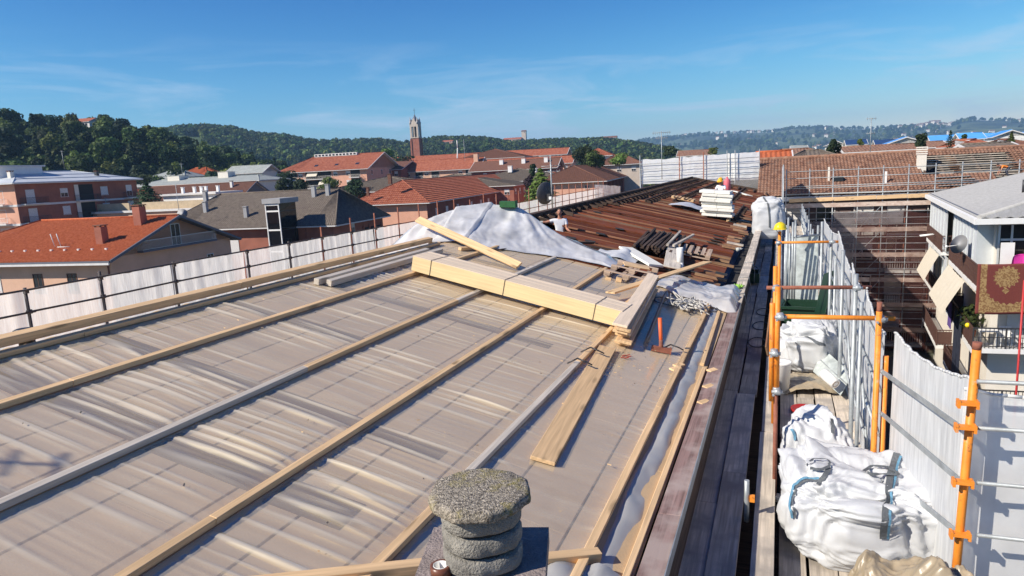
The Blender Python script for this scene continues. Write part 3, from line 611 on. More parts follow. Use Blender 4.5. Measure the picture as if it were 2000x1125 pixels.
    def win(s, wall, al, z, w=1.1, h=1.5, kind='shutter', fm=None, pm=None):
        p, u, n = s.frame(wall, al, z); fm = fm or M['gutter']
        pmesh = M['glass']; f, pn = win_mesh(w, h, fm, pm or pmesh, 'dark' if kind != 'shutter' else 'plain')
        o = link('window', f, s.r); b = base_of(s.r); q = p-b
        o.matrix_basis = Matrix(((u.x, n.x, 0, q.x), (u.y, n.y, 0, q.y), (0, 0, 1, q.z), (0, 0, 0, 1)))
        c = link('pane', pn, o)
        if kind in ('shutter', 'half'):
            hh = h if kind == 'shutter' else h*.55; sh = link('shutter', shutter_mesh(w, hh, M['shutter']), o); sh.location = (0, 0, h-hh)
        return o
    def balcony(s, wall, a0, a1, z, d=1.1, slab=None, rail=None, bars=True):
        p, u, n = s.frame(wall, a0, z); 
        if wall == 2: u = s.e2
        m = MB(); m.frame(p, u, n, ZU, 0, a1-a0, -.05, d, -.2, 0); o = m.build('balcony', slab or M['gutter'], s.r)
        r = MB(); R = rail or M['rail_dark']
        q = [p+n*.02+ZU*1, p+n*(d-.05)+ZU*1, p+u*(a1-a0)+n*(d-.05)+ZU*1, p+u*(a1-a0)+n*.02+ZU*1]
        for a, b in zip(q[:-1], q[1:]):
            r.beam(a, b, .05, .05); r.beam(a-ZU*.92, b-ZU*.92, .04, .04); L_ = (b-a).length; nb = max(2, int(L_/.16))
            for i in range(nb+1): c = a.lerp(b, i/nb); r.beam(c-ZU*.92, c, .022, .022, (b-a).normalized())
        r.build('railing', R, s.r); return o
    def chimney(s, a, b, w=.7, h=1.6, m=None, zz=None, capm=None):
        z = s.zr(a, b) if zz is None else zz; c = MB(); c.frame(s.P(a, b, z), s.e1, s.e2, ZU, -w/2, w/2, -w/2, w/2, -.6, h)
        o = c.build('chimney', m or M['wall_red'], s.r); k = MB(); k.frame(s.P(a, b, z+h), s.e1, s.e2, ZU, -w/2-.08, w/2+.08, -w/2-.08, w/2+.08, .12, .22)
        for x in (-1, 1):
            for y in (-1, 1): k.frame(s.P(a, b, z+h), s.e1, s.e2, ZU, x*w*.38-.07, x*w*.38+.07, y*w*.38-.07, y*w*.38+.07, -.002, .121)
        k.build('chimney_cap', capm or M['tile_brown'], o); return o

# --- orange tiled house, nearest on the left
c = pz(215, 512, -7)
b = Bld('tiled_house', 'nearest pink house on the left with bright orange tiled roof and attic gable', c, 26.5, 18.6, -6.6, M['wall_peach'])
b.roof(1, 3.35, M['tile_orange'], oh=.9, ins1=9, fascia=M['fascia_grey'], trim=M['fascia_grey'])
gt = MB(); gt.beam(b.P(-.9, -1.05, -7.05), b.P(24.9, -1.05, -7.05), .16, .2); gt.build('eave_board', M['gutter'], b.r)
for a in (5.0, 9.4): b.win(1, a, -9.9, 1.1, 1.75, 'dark', M['shutter_brown'])
for a in (15, 20): b.win(1, a, -9.9, 1.1, 1.6, 'shutter')
b.chimney(3.6, 3.0, .85, 1.7); b.chimney(2.6, 7.4, .95, 1.9)
# attic gable: balcony slab, rail, glazed door; the dark lower floor below
b.balcony(2, 3.6, 15.2, -6.35, .8, M['fascia_grey'], M['alu'])
b.win(2, 9.4, -6.35, 1.3, 2.3, 'dark', M['alu']); b.win(2, 14.6, -9.6, 1.0, 1.5, 'dark'); b.win(2, 10.2, -9.9, 1.4, 1.5, 'half')
sg = MB()
for k in range(13): sg.frame(b.P(1.6+k*1.75, 1.35, b.zr(0, 1.35)), b.e1, b.e2, ZU, -.12, .12, -.1, .1, 0, .24)
sg.build('snow_guard', M['gutter'], b.r)
lad = MB()
for q in (8.2, 9.0): lad.tube(b.P(q, 2.2, b.zr(0, 2.2)+.05), b.P(q+.15, 2.0, b.zr(0, 2.2)+1.5), .05, 6)
lad.tube(b.P(7.0, 2.1, b.zr(0, 2.1)+.12), b.P(8.6, 2.1, b.zr(0, 2.1)+.12), .05, 6); lad.build('roof_bracket', M['gutter'], b.r)
dp = MB(); dp.tube(b.P(.25, -.1, -7.2), b.P(.25, -.1, -16), .07, 8); dp.build('downpipe', M['rust'], b.r); b.fin()

# --- dark grey roofed house with the lift tower
c = pz(650, 437, -6.5)
b = Bld('grey_roof_house', 'red brick house with weathered dark grey roof behind the lift tower', c, 31, 17, -6.3, M['wall_red'])
b.roof(1, 4.6, M['tile_dark'], oh=1.0, ins0=4.2, ins1=7, fascia=M['wall_white'], trim=M['gutter'], pitch=.62, col=.36, amp=.05)
for a in (22.6, 17.5, 27): b.win(1, a, -10.6, 2.0, 2.3, 'shutter')
b.win(1, 3.2, -9.8, 1.0, 1.2, 'dark'); b.win(2, 6, -8.2, 1.1, 1.3, 'half'); b.win(2, 6, -11.4, 1.1, 1.5, 'half')
for a, q in ((24.5, 3.6), (26.8, 6.8), (15.8, 1.8), (6.5, 6.6), (4.2, 6.9)): b.chimney(a, q, .6, 1.5, M['wall_grey'], capm=M['wall_grey'])
ab = MB(); ab.tube(b.P(4.5, -.08, -6.5), b.P(4.5, -.08, -16), .06, 8); ab.build('downpipe', M['rust'], b.r)
# arched loggia on the shaded side; black plate paints its recess shade
lg = MB(); lg.frame(b.P(0, 0, 0), b.e1, b.e2, ZU, -.05, .0, 9.5, 16, -11, -8); lg.build('loggia_shade_plate', M['gap_shade_black'], b.r)
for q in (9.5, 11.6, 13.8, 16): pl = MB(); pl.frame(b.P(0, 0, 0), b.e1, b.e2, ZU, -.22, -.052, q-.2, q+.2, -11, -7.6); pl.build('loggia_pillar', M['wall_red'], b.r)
b.fin(); gh = b
# lift tower: black glass in a white steel frame
q = py(547, 470, 80.2); tc0 = V((q.x, q.y, 0)); t = thing('lift_tower', 'black glass lift tower with white frame against the grey roofed house', 'lift tower', (q.x, q.y, GZ))
def tb(a0, a1, b0, b1, z0, z1, mb): mb.frame(tc0, E1, E2, ZU, a0, a1, b0, b1, z0, z1)
g_ = MB(); tb(-1.05, 1.05, -1.0, 3.3, GZ, -3.0, g_); g_.build('glass_shaft', M['glass_black'], t)
cpm = MB(); tb(-1.5, 1.45, -1.3, 3.5, -2.998, -2.3, cpm); cpm.build('tower_cap', M['wall_grey'], t)
for a in (-1.12, 1.0):
    k = MB(); tb(a, a+.14, -1.14, -1.0, GZ, -3.0, k); k.build('corner_post', M['white'], t)
for z in (-3.3, -4.2, -6.9, -10.0, -13.2):
    k = MB(); tb(-.98, .998, -1.12, -1.003, z, z+.22, k); k.build('cross_bar', M['white'], t)
for z in (-4.2, -6.9, -10): k = MB(); tb(-1.09, -1.052, -.95, 3.25, z, z+.12, k); k.build('side_bar', M['dark_steel'], t)

# --- long red hipped roof block
c = pz(833, 393, -5.5)
b = Bld('red_roof_block', 'long brick apartment block with red hipped roof left of the satellite dish', c, 17, 101, -5.4, M['wall_pink'])
b.roof(2, 4.2, M['tile_red'], oh=1.1, ins0=9, ins1=9, fascia=M['wall_dkred'], trim=M['gutter'], pitch=.85, col=.5, amp=.06)
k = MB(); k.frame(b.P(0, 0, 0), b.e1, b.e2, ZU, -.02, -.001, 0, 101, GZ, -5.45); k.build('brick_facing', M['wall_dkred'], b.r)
for q in (5.5, 12, 19.5, 30, 38, 45, 52, 57, 63, 70, 79, 88, 95): b.win(2, q, -9.3, 1.3, 2.0, 'half' if q in (52, 57) else 'shutter')
b.chimney(8.5, 1.5, .7, 1.3, M['tile_brown']); b.chimney(13, -.2, .5, 1.0, M['tile_brown']); b.fin()

# --- white roofed apartment block at the far left
d0 = ray(27, 358); C = d0*(115/1.0); C = V((-120.05, 78.2, 0))
b = Bld('white_roof_apartments', 'brick apartment block with broad white flat roof at far left', C, 16, 26.5, 2.1, M['wall_red'], cat='apartment building')
b.roof(2, 1.9, M['flat_roof'], oh=.9, ins0=8.5, ins1=8.5, col=0, pitch=3, amp=0, trim=M['gutter'])
k = MB(); k.frame(b.P(0, 0, 0), b.e1, b.e2, ZU, .0, 16, -.05, -.001, GZ, 2.05); k.build('end_wall_render', M['wall_pink'], b.r)
for z in (-1.55, -4.75, -7.95, -11.1):
    k = MB(); k.frame(b.P(0, 0, 0), b.e1, b.e2, ZU, -.12, -.001, -.06, 26.5, z-.35, z); k.build('floor_band', M['gutter'], b.r)
    k = MB(); k.frame(b.P(0, 0, 0), b.e1, b.e2, ZU, .0, 16, -.12, -.051, z-.35, z); k.build('floor_band', M['gutter'], b.r)
for fz in (-1.5, -4.7, -7.9):
    b.win(2, 2.6, fz+.1, 1.5, 2.2, 'shutter'); b.win(2, 9.3, fz+.9, 1.4, 1.4, 'half' if fz == -1.5 else 'shutter'); b.win(2, 18.2, fz+.8, 1.5, 1.5, 'shutter' if fz == -1.5 else 'half'); b.win(2, 24.3, fz+.3, 1.3, 2.1, 'half')
    k = MB(); k.frame(b.P(0, 0, 0), b.e1, b.e2, ZU, -.06, -.002, 11.6, 15.6, fz+.01, fz+2.9); k.build('loggia_shade', M['gap_shade_black'], b.r)  # flat black plate stands in for the recess shade
    k = MB(); k.frame(b.P(0, 0, 0), b.e1, b.e2, ZU, -.1, -.061, 11.5, 12.4, fz+.01, fz+2.9); k.build('loggia_wall', M['wall_cream'], b.r)
    b.balcony(2, .6, 5.2, fz, 1.0); b.balcony(2, 11.4, 16.4, fz, 1.0); b.balcony(2, 22.8, 26.6, fz, 1.0)
    for a in (3.5, 8.5): b.win(1, a, fz+.3, 1.5, 2.0, 'half')
    b.balcony(1, 2, 10, fz, 1.0, rail=M['white'])
k = MB(); k.frame(b.P(0, 0, 0), b.e1, b.e2, ZU, 6, 14, 2.5, 11, 2.853, 5.0); k.build('roof_hut', M['white'], b.r)
k = MB(); k.frame(b.P(0, 0, 0), b.e1, b.e2, ZU, 5.6, 14.4, 2.1, 11.4, 5.003, 5.25); k.build('roof_hut_slab', M['gutter'], b.r)
b.chimney(4, 3, .7, 1.2, M['wall_cream'], zz=2.85); b.chimney(10, 4, 1.0, 1.1, M['wall_cream'], zz=5.25); b.chimney(3, 20, .6, .9, M['dark_steel'], zz=2.85); b.fin()

# --- terraced pale roofs between (cream blocks), each its own building
def simple(name, label, xy, z, L1, L2, wall, depth, cat='house', **k):
    d = ray(*xy); p = d*(depth/d.y) if depth else pz(*xy, z); return Bld(name, label, (p.x, p.y), L1, L2, p.z, wall, cat, **k)
b = simple('ochre_parapet_house', 'low ochre building with long weathered parapet behind the orange roof', (418, 408), 0, 34, 16, M['wall_peach'], 96); b.flat(M['wall_ochre'], .3, .3, M['gutter'])
for a0, a1 in ((2, 16.5), (19.5, 33)):
    k = MB(); k.frame(b.P(0, 0, 0), b.e1, b.e2, ZU, a0, a1, 1.2, 1.6, b.ze+.3, b.ze+1.7); k.build('parapet_wall', M['wall_ochre'], b.r)
for a in (1.8, 4.6): b.win(1, a, b.ze-3.2, 1.0, 2.2, 'shutter')
b.fin()
b = simple('white_roof_hut', 'white flat roofed rooftop room with dark door in front of the brown roof', (420, 378), 0, 13, 8, M['white'], 112); b.flat(M['white'], .5, .3); b.win(1, 2.2, b.ze-2.6, 1.0, 2.3, 'dark')
for a in (3, 6, 7.2, 9, 12): b.chimney(a, 5, .5, 1.1, M['white'], zz=b.ze+.3, capm=M['white'])
b.fin()
b = simple('brown_roof_house', 'house with long dark brown roof and blank grey gable', (470, 384), 0, 30, 12, M['wall_grey'], 128); b.roof(1, 3.2, M['tile_brown'], oh=.6, trim=M['fascia_grey']); b.win(1, 6, b.ze-2.2, 2.2, 1.4, 'half', M['shutter_brown']); b.chimney(5, 4, .6, 1.3, M['wall_white']); b.fin()
b = simple('grey_flat_roof_block', 'cream block with pale green grey roof and boxy roof rooms', (505, 352), 0, 46, 15, M['wall_cream'], 165, 'apartment building'); b.roof(1, 1.6, M['roof_pale'], oh=.8, ins0=6, ins1=6, col=0, pitch=2, trim=M['gutter']); b.chimney(16, 7, 3.6, 2.6, M['wall_cream'], zz=b.ze+.4, capm=M['wall_cream']); b.chimney(34, 7, 4.4, 2.2, M['wall_cream'], zz=b.ze+.4, capm=M['roof_pale'])
for a in (4, 10): b.win(1, a, b.ze-2.4, 1.5, 1.4, 'half')
b.fin()
b = simple('small_grey_gable_house', 'small house with grey roof and dark gable before the meadow', (512, 335), 0, 14, 9, M['wall_cream'], 190); b.roof(1, 2.2, M['roof_pale'], oh=.9, col=0, pitch=2, trim=M['gutter']); b.fin()
b = simple('pale_roof_villa', 'pale villa with low grey roof at the foot of the wooded hill', (360, 345), 0, 16, 11, M['wall_white'], 185); b.roof(1, 2.0, M['roof_pale'], oh=.9, ins0=5, ins1=5, col=0, pitch=2); b.win(1, 4, b.ze-2, 1.4, 1.3, 'half'); b.fin()
b = simple('orange_roof_cottage', 'small house with bright orange roof peeping out below the wooded hill', (404, 340), 0, 13, 10, M['wall_peach'], 205); b.roof(1, 2.6, M['tile_orange'], oh=.8, ins0=5, ins1=5); b.fin()
b = simple('red_shed', 'low red roofed shed in the gap beside the white roofed block', (270, 382), 0, 6, 14, M['wall_dkred'], 125); b.roof(2, 1.4, M['tile_red'], oh=.5); b.fin()

# --- apartment block with balconies below the hills
sc_ = 1.42; d = ray(715, 325)*(165/1.0); C = V((-93.3*sc_, 143.6*sc_, 0)); ze = 2.6*sc_-.4
b = Bld('balcony_apartments', 'red roofed apartment block with cream balconies and awnings below the hills', C, 34, 26, ze, M['wall_pink'], 'apartment building')
b.roof(1, 5.2, M['tile_red'], oh=1.2, ins1=9, trim=M['gutter'], col=.5, pitch=.6)
for i in range(5):
    z = ze-3.1*(i+1)+.1
    for a, kd in ((7, 'half'), (11.8, 'half'), (25.5, 'half'), (31.5, 'shutter')):
        b.win(1, a, z+.9, 1.5, 1.3, kd)
    for a0, a1 in ((2.5, 6.0), (13.5, 23.5), (26.8, 29.4)):
        k = MB(); k.frame(b.P(0, 0, 0), b.e1, b.e2, ZU, a0, a1, -.05, -.001, z, z+2.7); k.build('loggia_shade', M['gap_shade_black'], b.r); b.balcony(1, a0-.2, a1+.2, z, 1.4, M['gutter'], M['wall_cream'])  # recess shade painted as a black plate behind the balcony
    for q in (4, 12, 19): b.win(2, q, z+.7, 1.2, 1.5, 'dark')
for a0, z in ((14, ze-6), (18.4, ze-3), (20, ze-9)):
    k = MB(); k.poly(b.P(a0, -.1, z+2.6), b.P(a0+4, -.1, z+2.6), b.P(a0+4, -1.7, z+1.0), b.P(a0, -1.7, z+1.0)); k.build('awning', M['awning'], b.r)
k = MB(); k.frame(b.P(0, 0, 0), b.e1, b.e2, ZU, 9, 26, 11.5, 12.5, ze+4.9, ze+5.9); k.build('dormer_band', M['wall_white'], b.r)
for i in range(12): k = MB(); k.frame(b.P(0, 0, 0), b.e1, b.e2, ZU, 9.4+i*1.4, 10.3+i*1.4, 11.45, 11.499, ze+5.1, ze+5.7); k.build('dormer_window', M['glass'], b.r)
for a in (5, 13, 21): k = MB(); z = b.zr(0, 3.5); k.frame(b.P(a, 3.5, z), b.e1, (b.e2+ZU*b.k).normalized(), ZU, -.6, .6, -.7, .7, .02, .2); k.build('roof_window', M['glass'], b.r)
b.fin()

# --- the long pink row under the bell tower and the houses round it
b = simple('pink_row', 'long peach row of flats with red roof in front of the bell tower', (934, 327), 0, 44, 12, M['wall_peach'], 235, 'apartment building'); b.roof(1, 3.6, M['tile_red'], oh=.9, trim=M['gutter'], col=.5, pitch=.6)
for a, z in ((7, -1.9), (13, -4.3), (20.5, -1.9), (28, -1.9), (33.5, -4.3), (37.5, -1.9), (10, -7), (24, -7)): b.win(1, a, b.ze+z, 1.4, 1.3, 'half')
for a0, a1 in ((1.5, 5), (15.5, 18.5), (22, 25), (39, 43)):
    for z in (-3, -6.1):
        k = MB(); k.frame(b.P(0, 0, 0), b.e1, b.e2, ZU, a0, a1, -.05, -.001, b.ze+z, b.ze+z+2.6); k.build('loggia_shade', M['gap_shade_black'], b.r); b.balcony(1, a0-.1, a1+.1, b.ze+z, 1.3, M['gutter'], M['wall_white'])  # black plate for the shade in each recess
b.chimney(1.5, 3, 1.6, 3.0, M['wall_peach']); b.fin()
b = simple('pink_corner_house', 'peach corner house with white balcony right of the long row', (985, 330), 0, 13, 14, M['wall_peach'], 250); b.roof(1, 2.8, M['tile_red'], oh=.8, col=.5, pitch=.6); b.win(1, 5, b.ze-2, 1.6, 1.3, 'half'); b.balcony(1, 3, 9, b.ze-3, 1.2, M['gutter'], M['wall_white']); b.fin()
b = simple('dark_side_house', 'shaded house with grey brown roof between the balcony block and the pink row', (783, 330), 0, 16, 20, M['wall_dkred'], 225); b.roof(1, 2.8, M['tile_brown'], oh=.8, col=.5, pitch=.6)
for a in (2, 5, 8, 11): b.win(1, a, b.ze-2.4, 1.2, 1.6, 'half')
b.fin()
rows = [
 ('red_row', 'long low red roof stretching right behind the pink row', (1115, 317), 62, 11, 250, 'tile_red', 'wall_pink', 1),
 ('brown_hip_house', 'hipped brown roof house with white eaves between two red roofs', (1022, 306), 30, 20, 275, 'tile_brown', 'wall_peach', 2),
 ('red_hip_house', 'red roof house on the horizon right of the brown hipped one', (1105, 300), 40, 12, 300, 'tile_red', 'wall_pink', 1),
 ('red_back_row', 'thin red roof line farthest back beside the bell tower', (960, 307), 58, 10, 290, 'tile_red', 'wall_pink', 1),
 ('dark_low_house', 'wide low dark grey roof in front of the peach row', (868, 368), 36, 16, 150, 'tile_dark', 'wall_dkred', 2),
 ('dark_ridge_house', 'dark grey hipped roof behind the red hipped block', (1003, 362), 40, 18, 180, 'tile_dark', 'wall_red', 2),
 ('brown_long_house', 'dark brown roof with dormers in the middle of the town', (1112, 349), 36, 18, 205, 'tile_dark', 'wall_dkred', 2),
 ('brown_low_house', 'low brown roof with white chimneys just left of the tall pines', (1085, 326), 30, 14, 225, 'tile_brown', 'wall_dkred', 1),
 ('white_red_house', 'white house with dark red roof right of the tall pines', (1192, 302), 10, 12, 240, 'tile_red', 'wall_white', 2),
 ('beige_shed', 'low beige building at the left end of the white screened scaffold', (1250, 318), 14, 12, 220, 'tile_brown', 'wall_beige', 1),
]
for n, lab, xy, L1, L2, dep, tm, wm, al in rows:
    b = simple(n, lab, xy, 0, L1, L2, M[wm], dep); hip = 0 if n in ('red_row', 'red_back_row', 'red_hip_house', 'brown_low_house') else min(L1, L2)*.5
    b.roof(al, min(L1, L2)*.17+.6, M[tm], oh=.8, ins0=hip, ins1=hip, col=.55, pitch=.65, trim=M['gutter'])
    for i in range(int(L1/5)): b.win(1, 2+i*4.6, b.ze-2.4, 1.3, 1.4, 'half')
    for i in range(int(L2/6)): b.win(2, 2+i*5.2, b.ze-2.4, 1.3, 1.4, 'half')
    if n in ('brown_long_house', 'brown_low_house'):
        for a in (4, 12, 20): b.chimney(a, L2*.3, 1.3, 1.3, M['white'], capm=M['white'])
    b.fin()
c = pz(1178, 352, -3.6)
b = Bld('brown_hip_block', 'pink block with brown hipped roof beside the white screened scaffold', c, 17, 80, -3.5, M['wall_pink']); b.roof(2, 3.6, M['tile_brown'], oh=1.0, ins0=9, ins1=9, trim=M['gutter'], col=.5, pitch=.55)
k = MB(); k.frame(b.P(0, 0, 0), b.e1, b.e2, ZU, -.02, -.001, 0, 80, GZ, -3.55); k.build('shade_dark_facing', M['wall_dkred'], b.r)  # dark skin puts the shade of this side into its colour
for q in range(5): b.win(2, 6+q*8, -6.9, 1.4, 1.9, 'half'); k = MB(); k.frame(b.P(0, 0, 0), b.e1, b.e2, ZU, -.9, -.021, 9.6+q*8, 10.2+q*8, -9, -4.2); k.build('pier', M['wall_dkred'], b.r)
b.win(1, 4, -5.4, .9, .7, 'dark'); b.fin()

# --- bell tower
C = py(815, 300, 430); C = V((C.x, C.y, 0)); s_ = 5.6
t = thing('bell_tower', 'slender red brick church bell tower with pale belfry and pointed spire', 'tower', (C.x, C.y, GZ))
def T(a0, a1, b0, b1, z0, z1, mb): mb.frame(C, E1, E2, ZU, a0, a1, b0, b1, z0, z1)
zt = lambda y: py(812, y, 430).z
zb, zsp, ztip = zt(270), zt(243), zt(214)
k = MB(); T(-s_/2, s_/2, -s_/2, s_/2, GZ, zb, k); k.build('shaft', M['wall_red'], t)
for a in (-1, 1):
    for b_ in (-1, 1):
        k = MB(); T(a*s_/2-.5, a*s_/2+.5, b_*s_/2-.5, b_*s_/2+.5, GZ, zb-.5, k); k.build('corner_pilaster', M['wall_red'], t)
        k = MB(); T(a*s_/2*.86-.6, a*s_/2*.86+.6, b_*s_/2*.86-.6, b_*s_/2*.86+.6, zb+.6, zsp+.2, k); k.build('belfry_pier', M['wall_beige'], t)
        p = C+E1*(a*s_/2*.9)+E2*(b_*s_/2*.9); k = MB(); k.lathe([(.75, zsp+.2), (.75, zsp+1.6), (.55, zsp+1.7), (0.02, zsp+5.4)], (p.x, p.y, 0), 8); k.build('pinnacle', M['wall_grey'], t)
k = MB(); T(-s_/2-.35, s_/2+.35, -s_/2-.35, s_/2+.35, zb+.001, zb+.6, k); k.build('belfry_cornice', M['wall_beige'], t)
k = MB(); T(-s_/2*.55, s_/2*.55, -s_/2*.55, s_/2*.55, zb+.601, zsp, k); k.build('belfry_core', M['gap_shade_black'], t)  # black block paints the shade inside the open belfry
k = MB()
for q in (-1, 1):
    T(-.28, .28, q*s_/2-.22, q*s_/2+.22, zb+.602, zsp, k); T(q*s_/2-.22, q*s_/2+.22, -.28, .28, zb+.602, zsp, k)
k.build('mullion', M['wall_beige'], t)
k = MB(); T(-s_/2-.2, s_/2+.2, -s_/2-.2, s_/2+.2, zsp-1.6, zsp+.6, k); k.build('belfry_head', M['wall_beige'], t)
for i, (u, n) in enumerate(((E1, E2), (E1, -E2), (E2, E1), (E2, -E1))):
    k = MB(); o = C+n*(s_/2); k.poly(o-u*2.1+ZU*(zsp+.6), o+u*2.1+ZU*(zsp+.6), o+ZU*(zsp+4)); k.poly(o-n*.6-u*2.1+ZU*(zsp+.6), o-n*.6+ZU*(zsp+4), o-n*.6+u*2.1+ZU*(zsp+.6)); k.build('gable', M['wall_beige'], t)
k = MB(); k.lathe([(2.3, zsp+.601), (1.9, zsp+2.4), (.12, ztip-3)], (C.x, C.y, 0), 8); k.build('spire', M['fascia_grey'], t)
k = MB(); k.tube((C.x, C.y, ztip-3.2), (C.x, C.y, ztip+1), .1, 6); k.beam(C-E1*.8+ZU*(ztip-.4), C+E1*.8+ZU*(ztip-.4), .16, .16); k.build('cross', M['dark_steel'], t)

# --- houses dotted on the hills
def hill_house(hill, xy_az, r, w, d, h, wm, rm, label, name='hill_house'):
    az = math.atan2(ray(xy_az, 290).x, ray(xy_az, 290).y); p = hill.at(az, r)
    b = Bld(name, label, (p.x, p.y), w, d, p.z+h, M[wm], g=p.z-2); b.roof(1, d*.22, M[rm], oh=.5, col=0, pitch=2); 
    for i in range(max(1, int(w/4))): b.win(1, 2+i*3.6, p.z+h-2.4, 1.2, 1.5, 'dark')
    b.fin()
hill_house(hillA, 182, 404, 10, 8, 6.5, 'wall_white', 'tile_red', 'white house half hidden by trees on the crest of the left hill')
hill_house(hillB, 353, 700, 10, 8, 20, 'wall_ochre', 'tile_brown', 'small yellow house in the trees below the hilltop meadow')
hill_house(hillB, 440, 760, 20, 9, 18, 'wall_beige', 'tile_red', 'red roofed farmhouse in the woods left of the bell tower')
hill_house(hillB, 787, 560, 9, 8, 9, 'wall_white', 'tile_red', 'white three storey villa just left of the bell tower')
hill_house(hillB, 884, 980, 15, 9, 12, 'wall_pink', 'tile_red', 'pink farm buildings on the hill right of the bell tower')
hill_house(hillB, 1018, 1140, 30, 12, 14, 'wall_peach', 'tile_red', 'village houses beside the little brick tower on the skyline')
hill_house(hillB, 1028, 1146, 7, 7, 26, 'wall_beige', 'tile_brown', 'little square tower on the middle skyline', 'hill_tower')
hill_house(hillB, 1205, 1150, 26, 12, 14, 'wall_cream', 'tile_brown', 'large cream farmhouse standing alone on the skyline')
vr = random.Random(5)
hv = Bld('village_house', 'tiny pale house scattered on the far blue hill', (0, 0), 12, 9, 7, M['wall_cream'], g=-3, group='tiny houses on the far hill'); hv.roof(1, 2.2, M['tile_old'], oh=.6, col=0, pitch=2); hv.fin()
def far_house(xp, r, dz=0, s=1, lab=None, grp=None, first=[True]):
    az = math.atan2(ray(xp, 260).x, ray(xp, 260).y); p = hillC.at(az, r)+ZU*dz
    if first[0]: first[0] = False; o = hv.r; o.location = p; o.scale = (s, s, s)
    else: o = dup(hv.r, p, vr.uniform(-.6, .6), s)
    if lab: o['label'] = lab; o['group'] = grp
for i in range(52):
    if i < 22: far_house(vr.uniform(1330, 1560), vr.uniform(5020, 5200), 3, vr.uniform(.9, 1.5))
    else: far_house(vr.uniform(1300, 2000), vr.uniform(2800, 4700), 2, vr.uniform(.7, 1.5))
for i in range(56):                                                  # the hill village
    x = vr.gauss(1818, 24); r = 5180-abs(vr.gauss(0, 1))*620; far_house(x, r, 5, vr.uniform(1.0, 1.8), 'tiny pale house in the village clustered on the far hilltop', 'houses of the far hilltop village')
b = Bld('hill_castle', 'long pale castle crowning the far hilltop village', tuple(hillC.at(math.atan2(ray(1838, 235).x, ray(1838, 235).y), 5190)[:2]), 62, 30, hillC.at(math.atan2(ray(1838, 235).x, ray(1838, 235).y), 5190).z+30, M['wall_beige'], 'castle', g=60); b.roof(1, 7, M['tile_old'], oh=1, col=0, pitch=3); b.fin()

# --- houses beyond the scaffolded wing, on the right
EX, EY = V((1, .03, 0)).normalized(), V((-.03, 1, 0)).normalized()
def rb(name, label, x0, x1, y, Y, L2, rise, wall, tm, along=1, g=-8, hip=0, col=.5, wins=0):
    y += (6 if tm.startswith('blue') else 0); p = py(x0, y, Y); q = py(x1, y, Y); b = Bld(name, label, (q.x, q.y), (q-p).length, L2, q.z, M[wall], e1=-EX, e2=EY, g=min(g, q.z-5))
    b.roof(along, rise, M[tm], oh=.6, ins0=hip, ins1=hip, col=col, pitch=.55, trim=M['gutter'])
    for i in range(wins): b.win(1, 1.5+i*(b.L1-2)/max(1, wins), q.z-2.4, 1.4, 1.5, 'half')
    b.fin(); return b
rb('long_red_roof', 'long low red roof behind the tiled wing', 1655, 1800, 291.5, 120, 12, .8, 'wall_pink', 'tile_old', hip=0)
rb('far_red_roof', 'second red roof right of the round dark tree', 1815, 1850, 287, 135, 12, .9, 'wall_pink', 'tile_old')
rb('right_red_gable', 'red hipped roof in front of the blue roofed terraces', 1872, 1935, 284, 120, 10, .9, 'wall_pink', 'tile_red', hip=4)
rb('maroon_roof', 'dark maroon roof at the right edge below the blue roofs', 1945, 2030, 284, 120, 12, 1.0, 'wall_pink', 'tile_brown', hip=4)
rb('striped_brown_roof', 'striped grey brown ribbed roof just behind the tiled wing', 1535, 1648, 311, 92, 9, 1.1, 'wall_beige', 'tile_dark', hip=3)
rb('low_orange_roof', 'low orange brown roof at the left behind the tiled wing', 1510, 1600, 300, 120, 10, .8, 'wall_beige', 'tile_old', hip=2)
rb('small_orange_roof', 'strip of bright orange tiles tucked behind the wing ridge', 1487, 1536, 312, 80, 6, .8, 'wall_pink', 'tile_orange')
rb('ridge_brown_roof', 'ribbed brown roof ridge seen over the stripped rafters', 1905, 1985, 291, 88, 8, .6, 'wall_beige', 'tile_dark')
rb('white_low_house', 'low white building among far roofs', 1548, 1575, 290, 260, 10, 1, 'wall_white', 'roof_pale', col=0)
rb('far_orange_row', 'low orange roofed house over the white screened scaffold', 1325, 1385, 302, 240, 10, 1.6, 'wall_peach', 'tile_old')
blue = [(1615, 1650, 276, 330), (1655, 1692, 275, 300), (1712, 1760, 274, 320), (1735, 1806, 271, 260), (1800, 1840, 268, 340), (1820, 1873, 267, 280), (1858, 1880, 266, 350), (1878, 1922, 264, 250), (1926, 1952, 262, 340), (1940, 2010, 258, 260), (1985, 2050, 259, 320)]
bl = ['leftmost small dark blue roofed house beyond the tiled wing', 'white house with dark blue roof left of the tall antenna', 'pale gabled house with dark blue roof behind the tall antenna', 'terrace with bright blue sloping roof and dark blue gable', 'small bright blue roof beside the round dark tree', 'blue roofed white terrace below the hilltop village', 'narrow blue roof between two wider blue terraces', 'wide bright blue roofed terrace with white walls and balcony', 'small blue roof with a white lantern on it', 'long bright blue roof at the right edge of the photo', 'rightmost blue roof running out of the frame']
for i, ((x0, x1, y, Y), lab) in enumerate(zip(blue, bl)):
    b = rb('blue_roof_house', lab, x0, x1, y, Y, 9, 1.7, 'wall_white', 'blue_roof' if i > 2 else 'blue_dark', along=1 if i % 3 else 2, col=0, g=-6, wins=3)
    if i == 3: k = MB(); k.frame(b.P(0, 0, 0), b.e1, b.e2, ZU, -.1, -.002, -.2, 12.2, b.ze-5, b.ze+.3); k.build('side_cladding', M['blue_dark'], b.r)

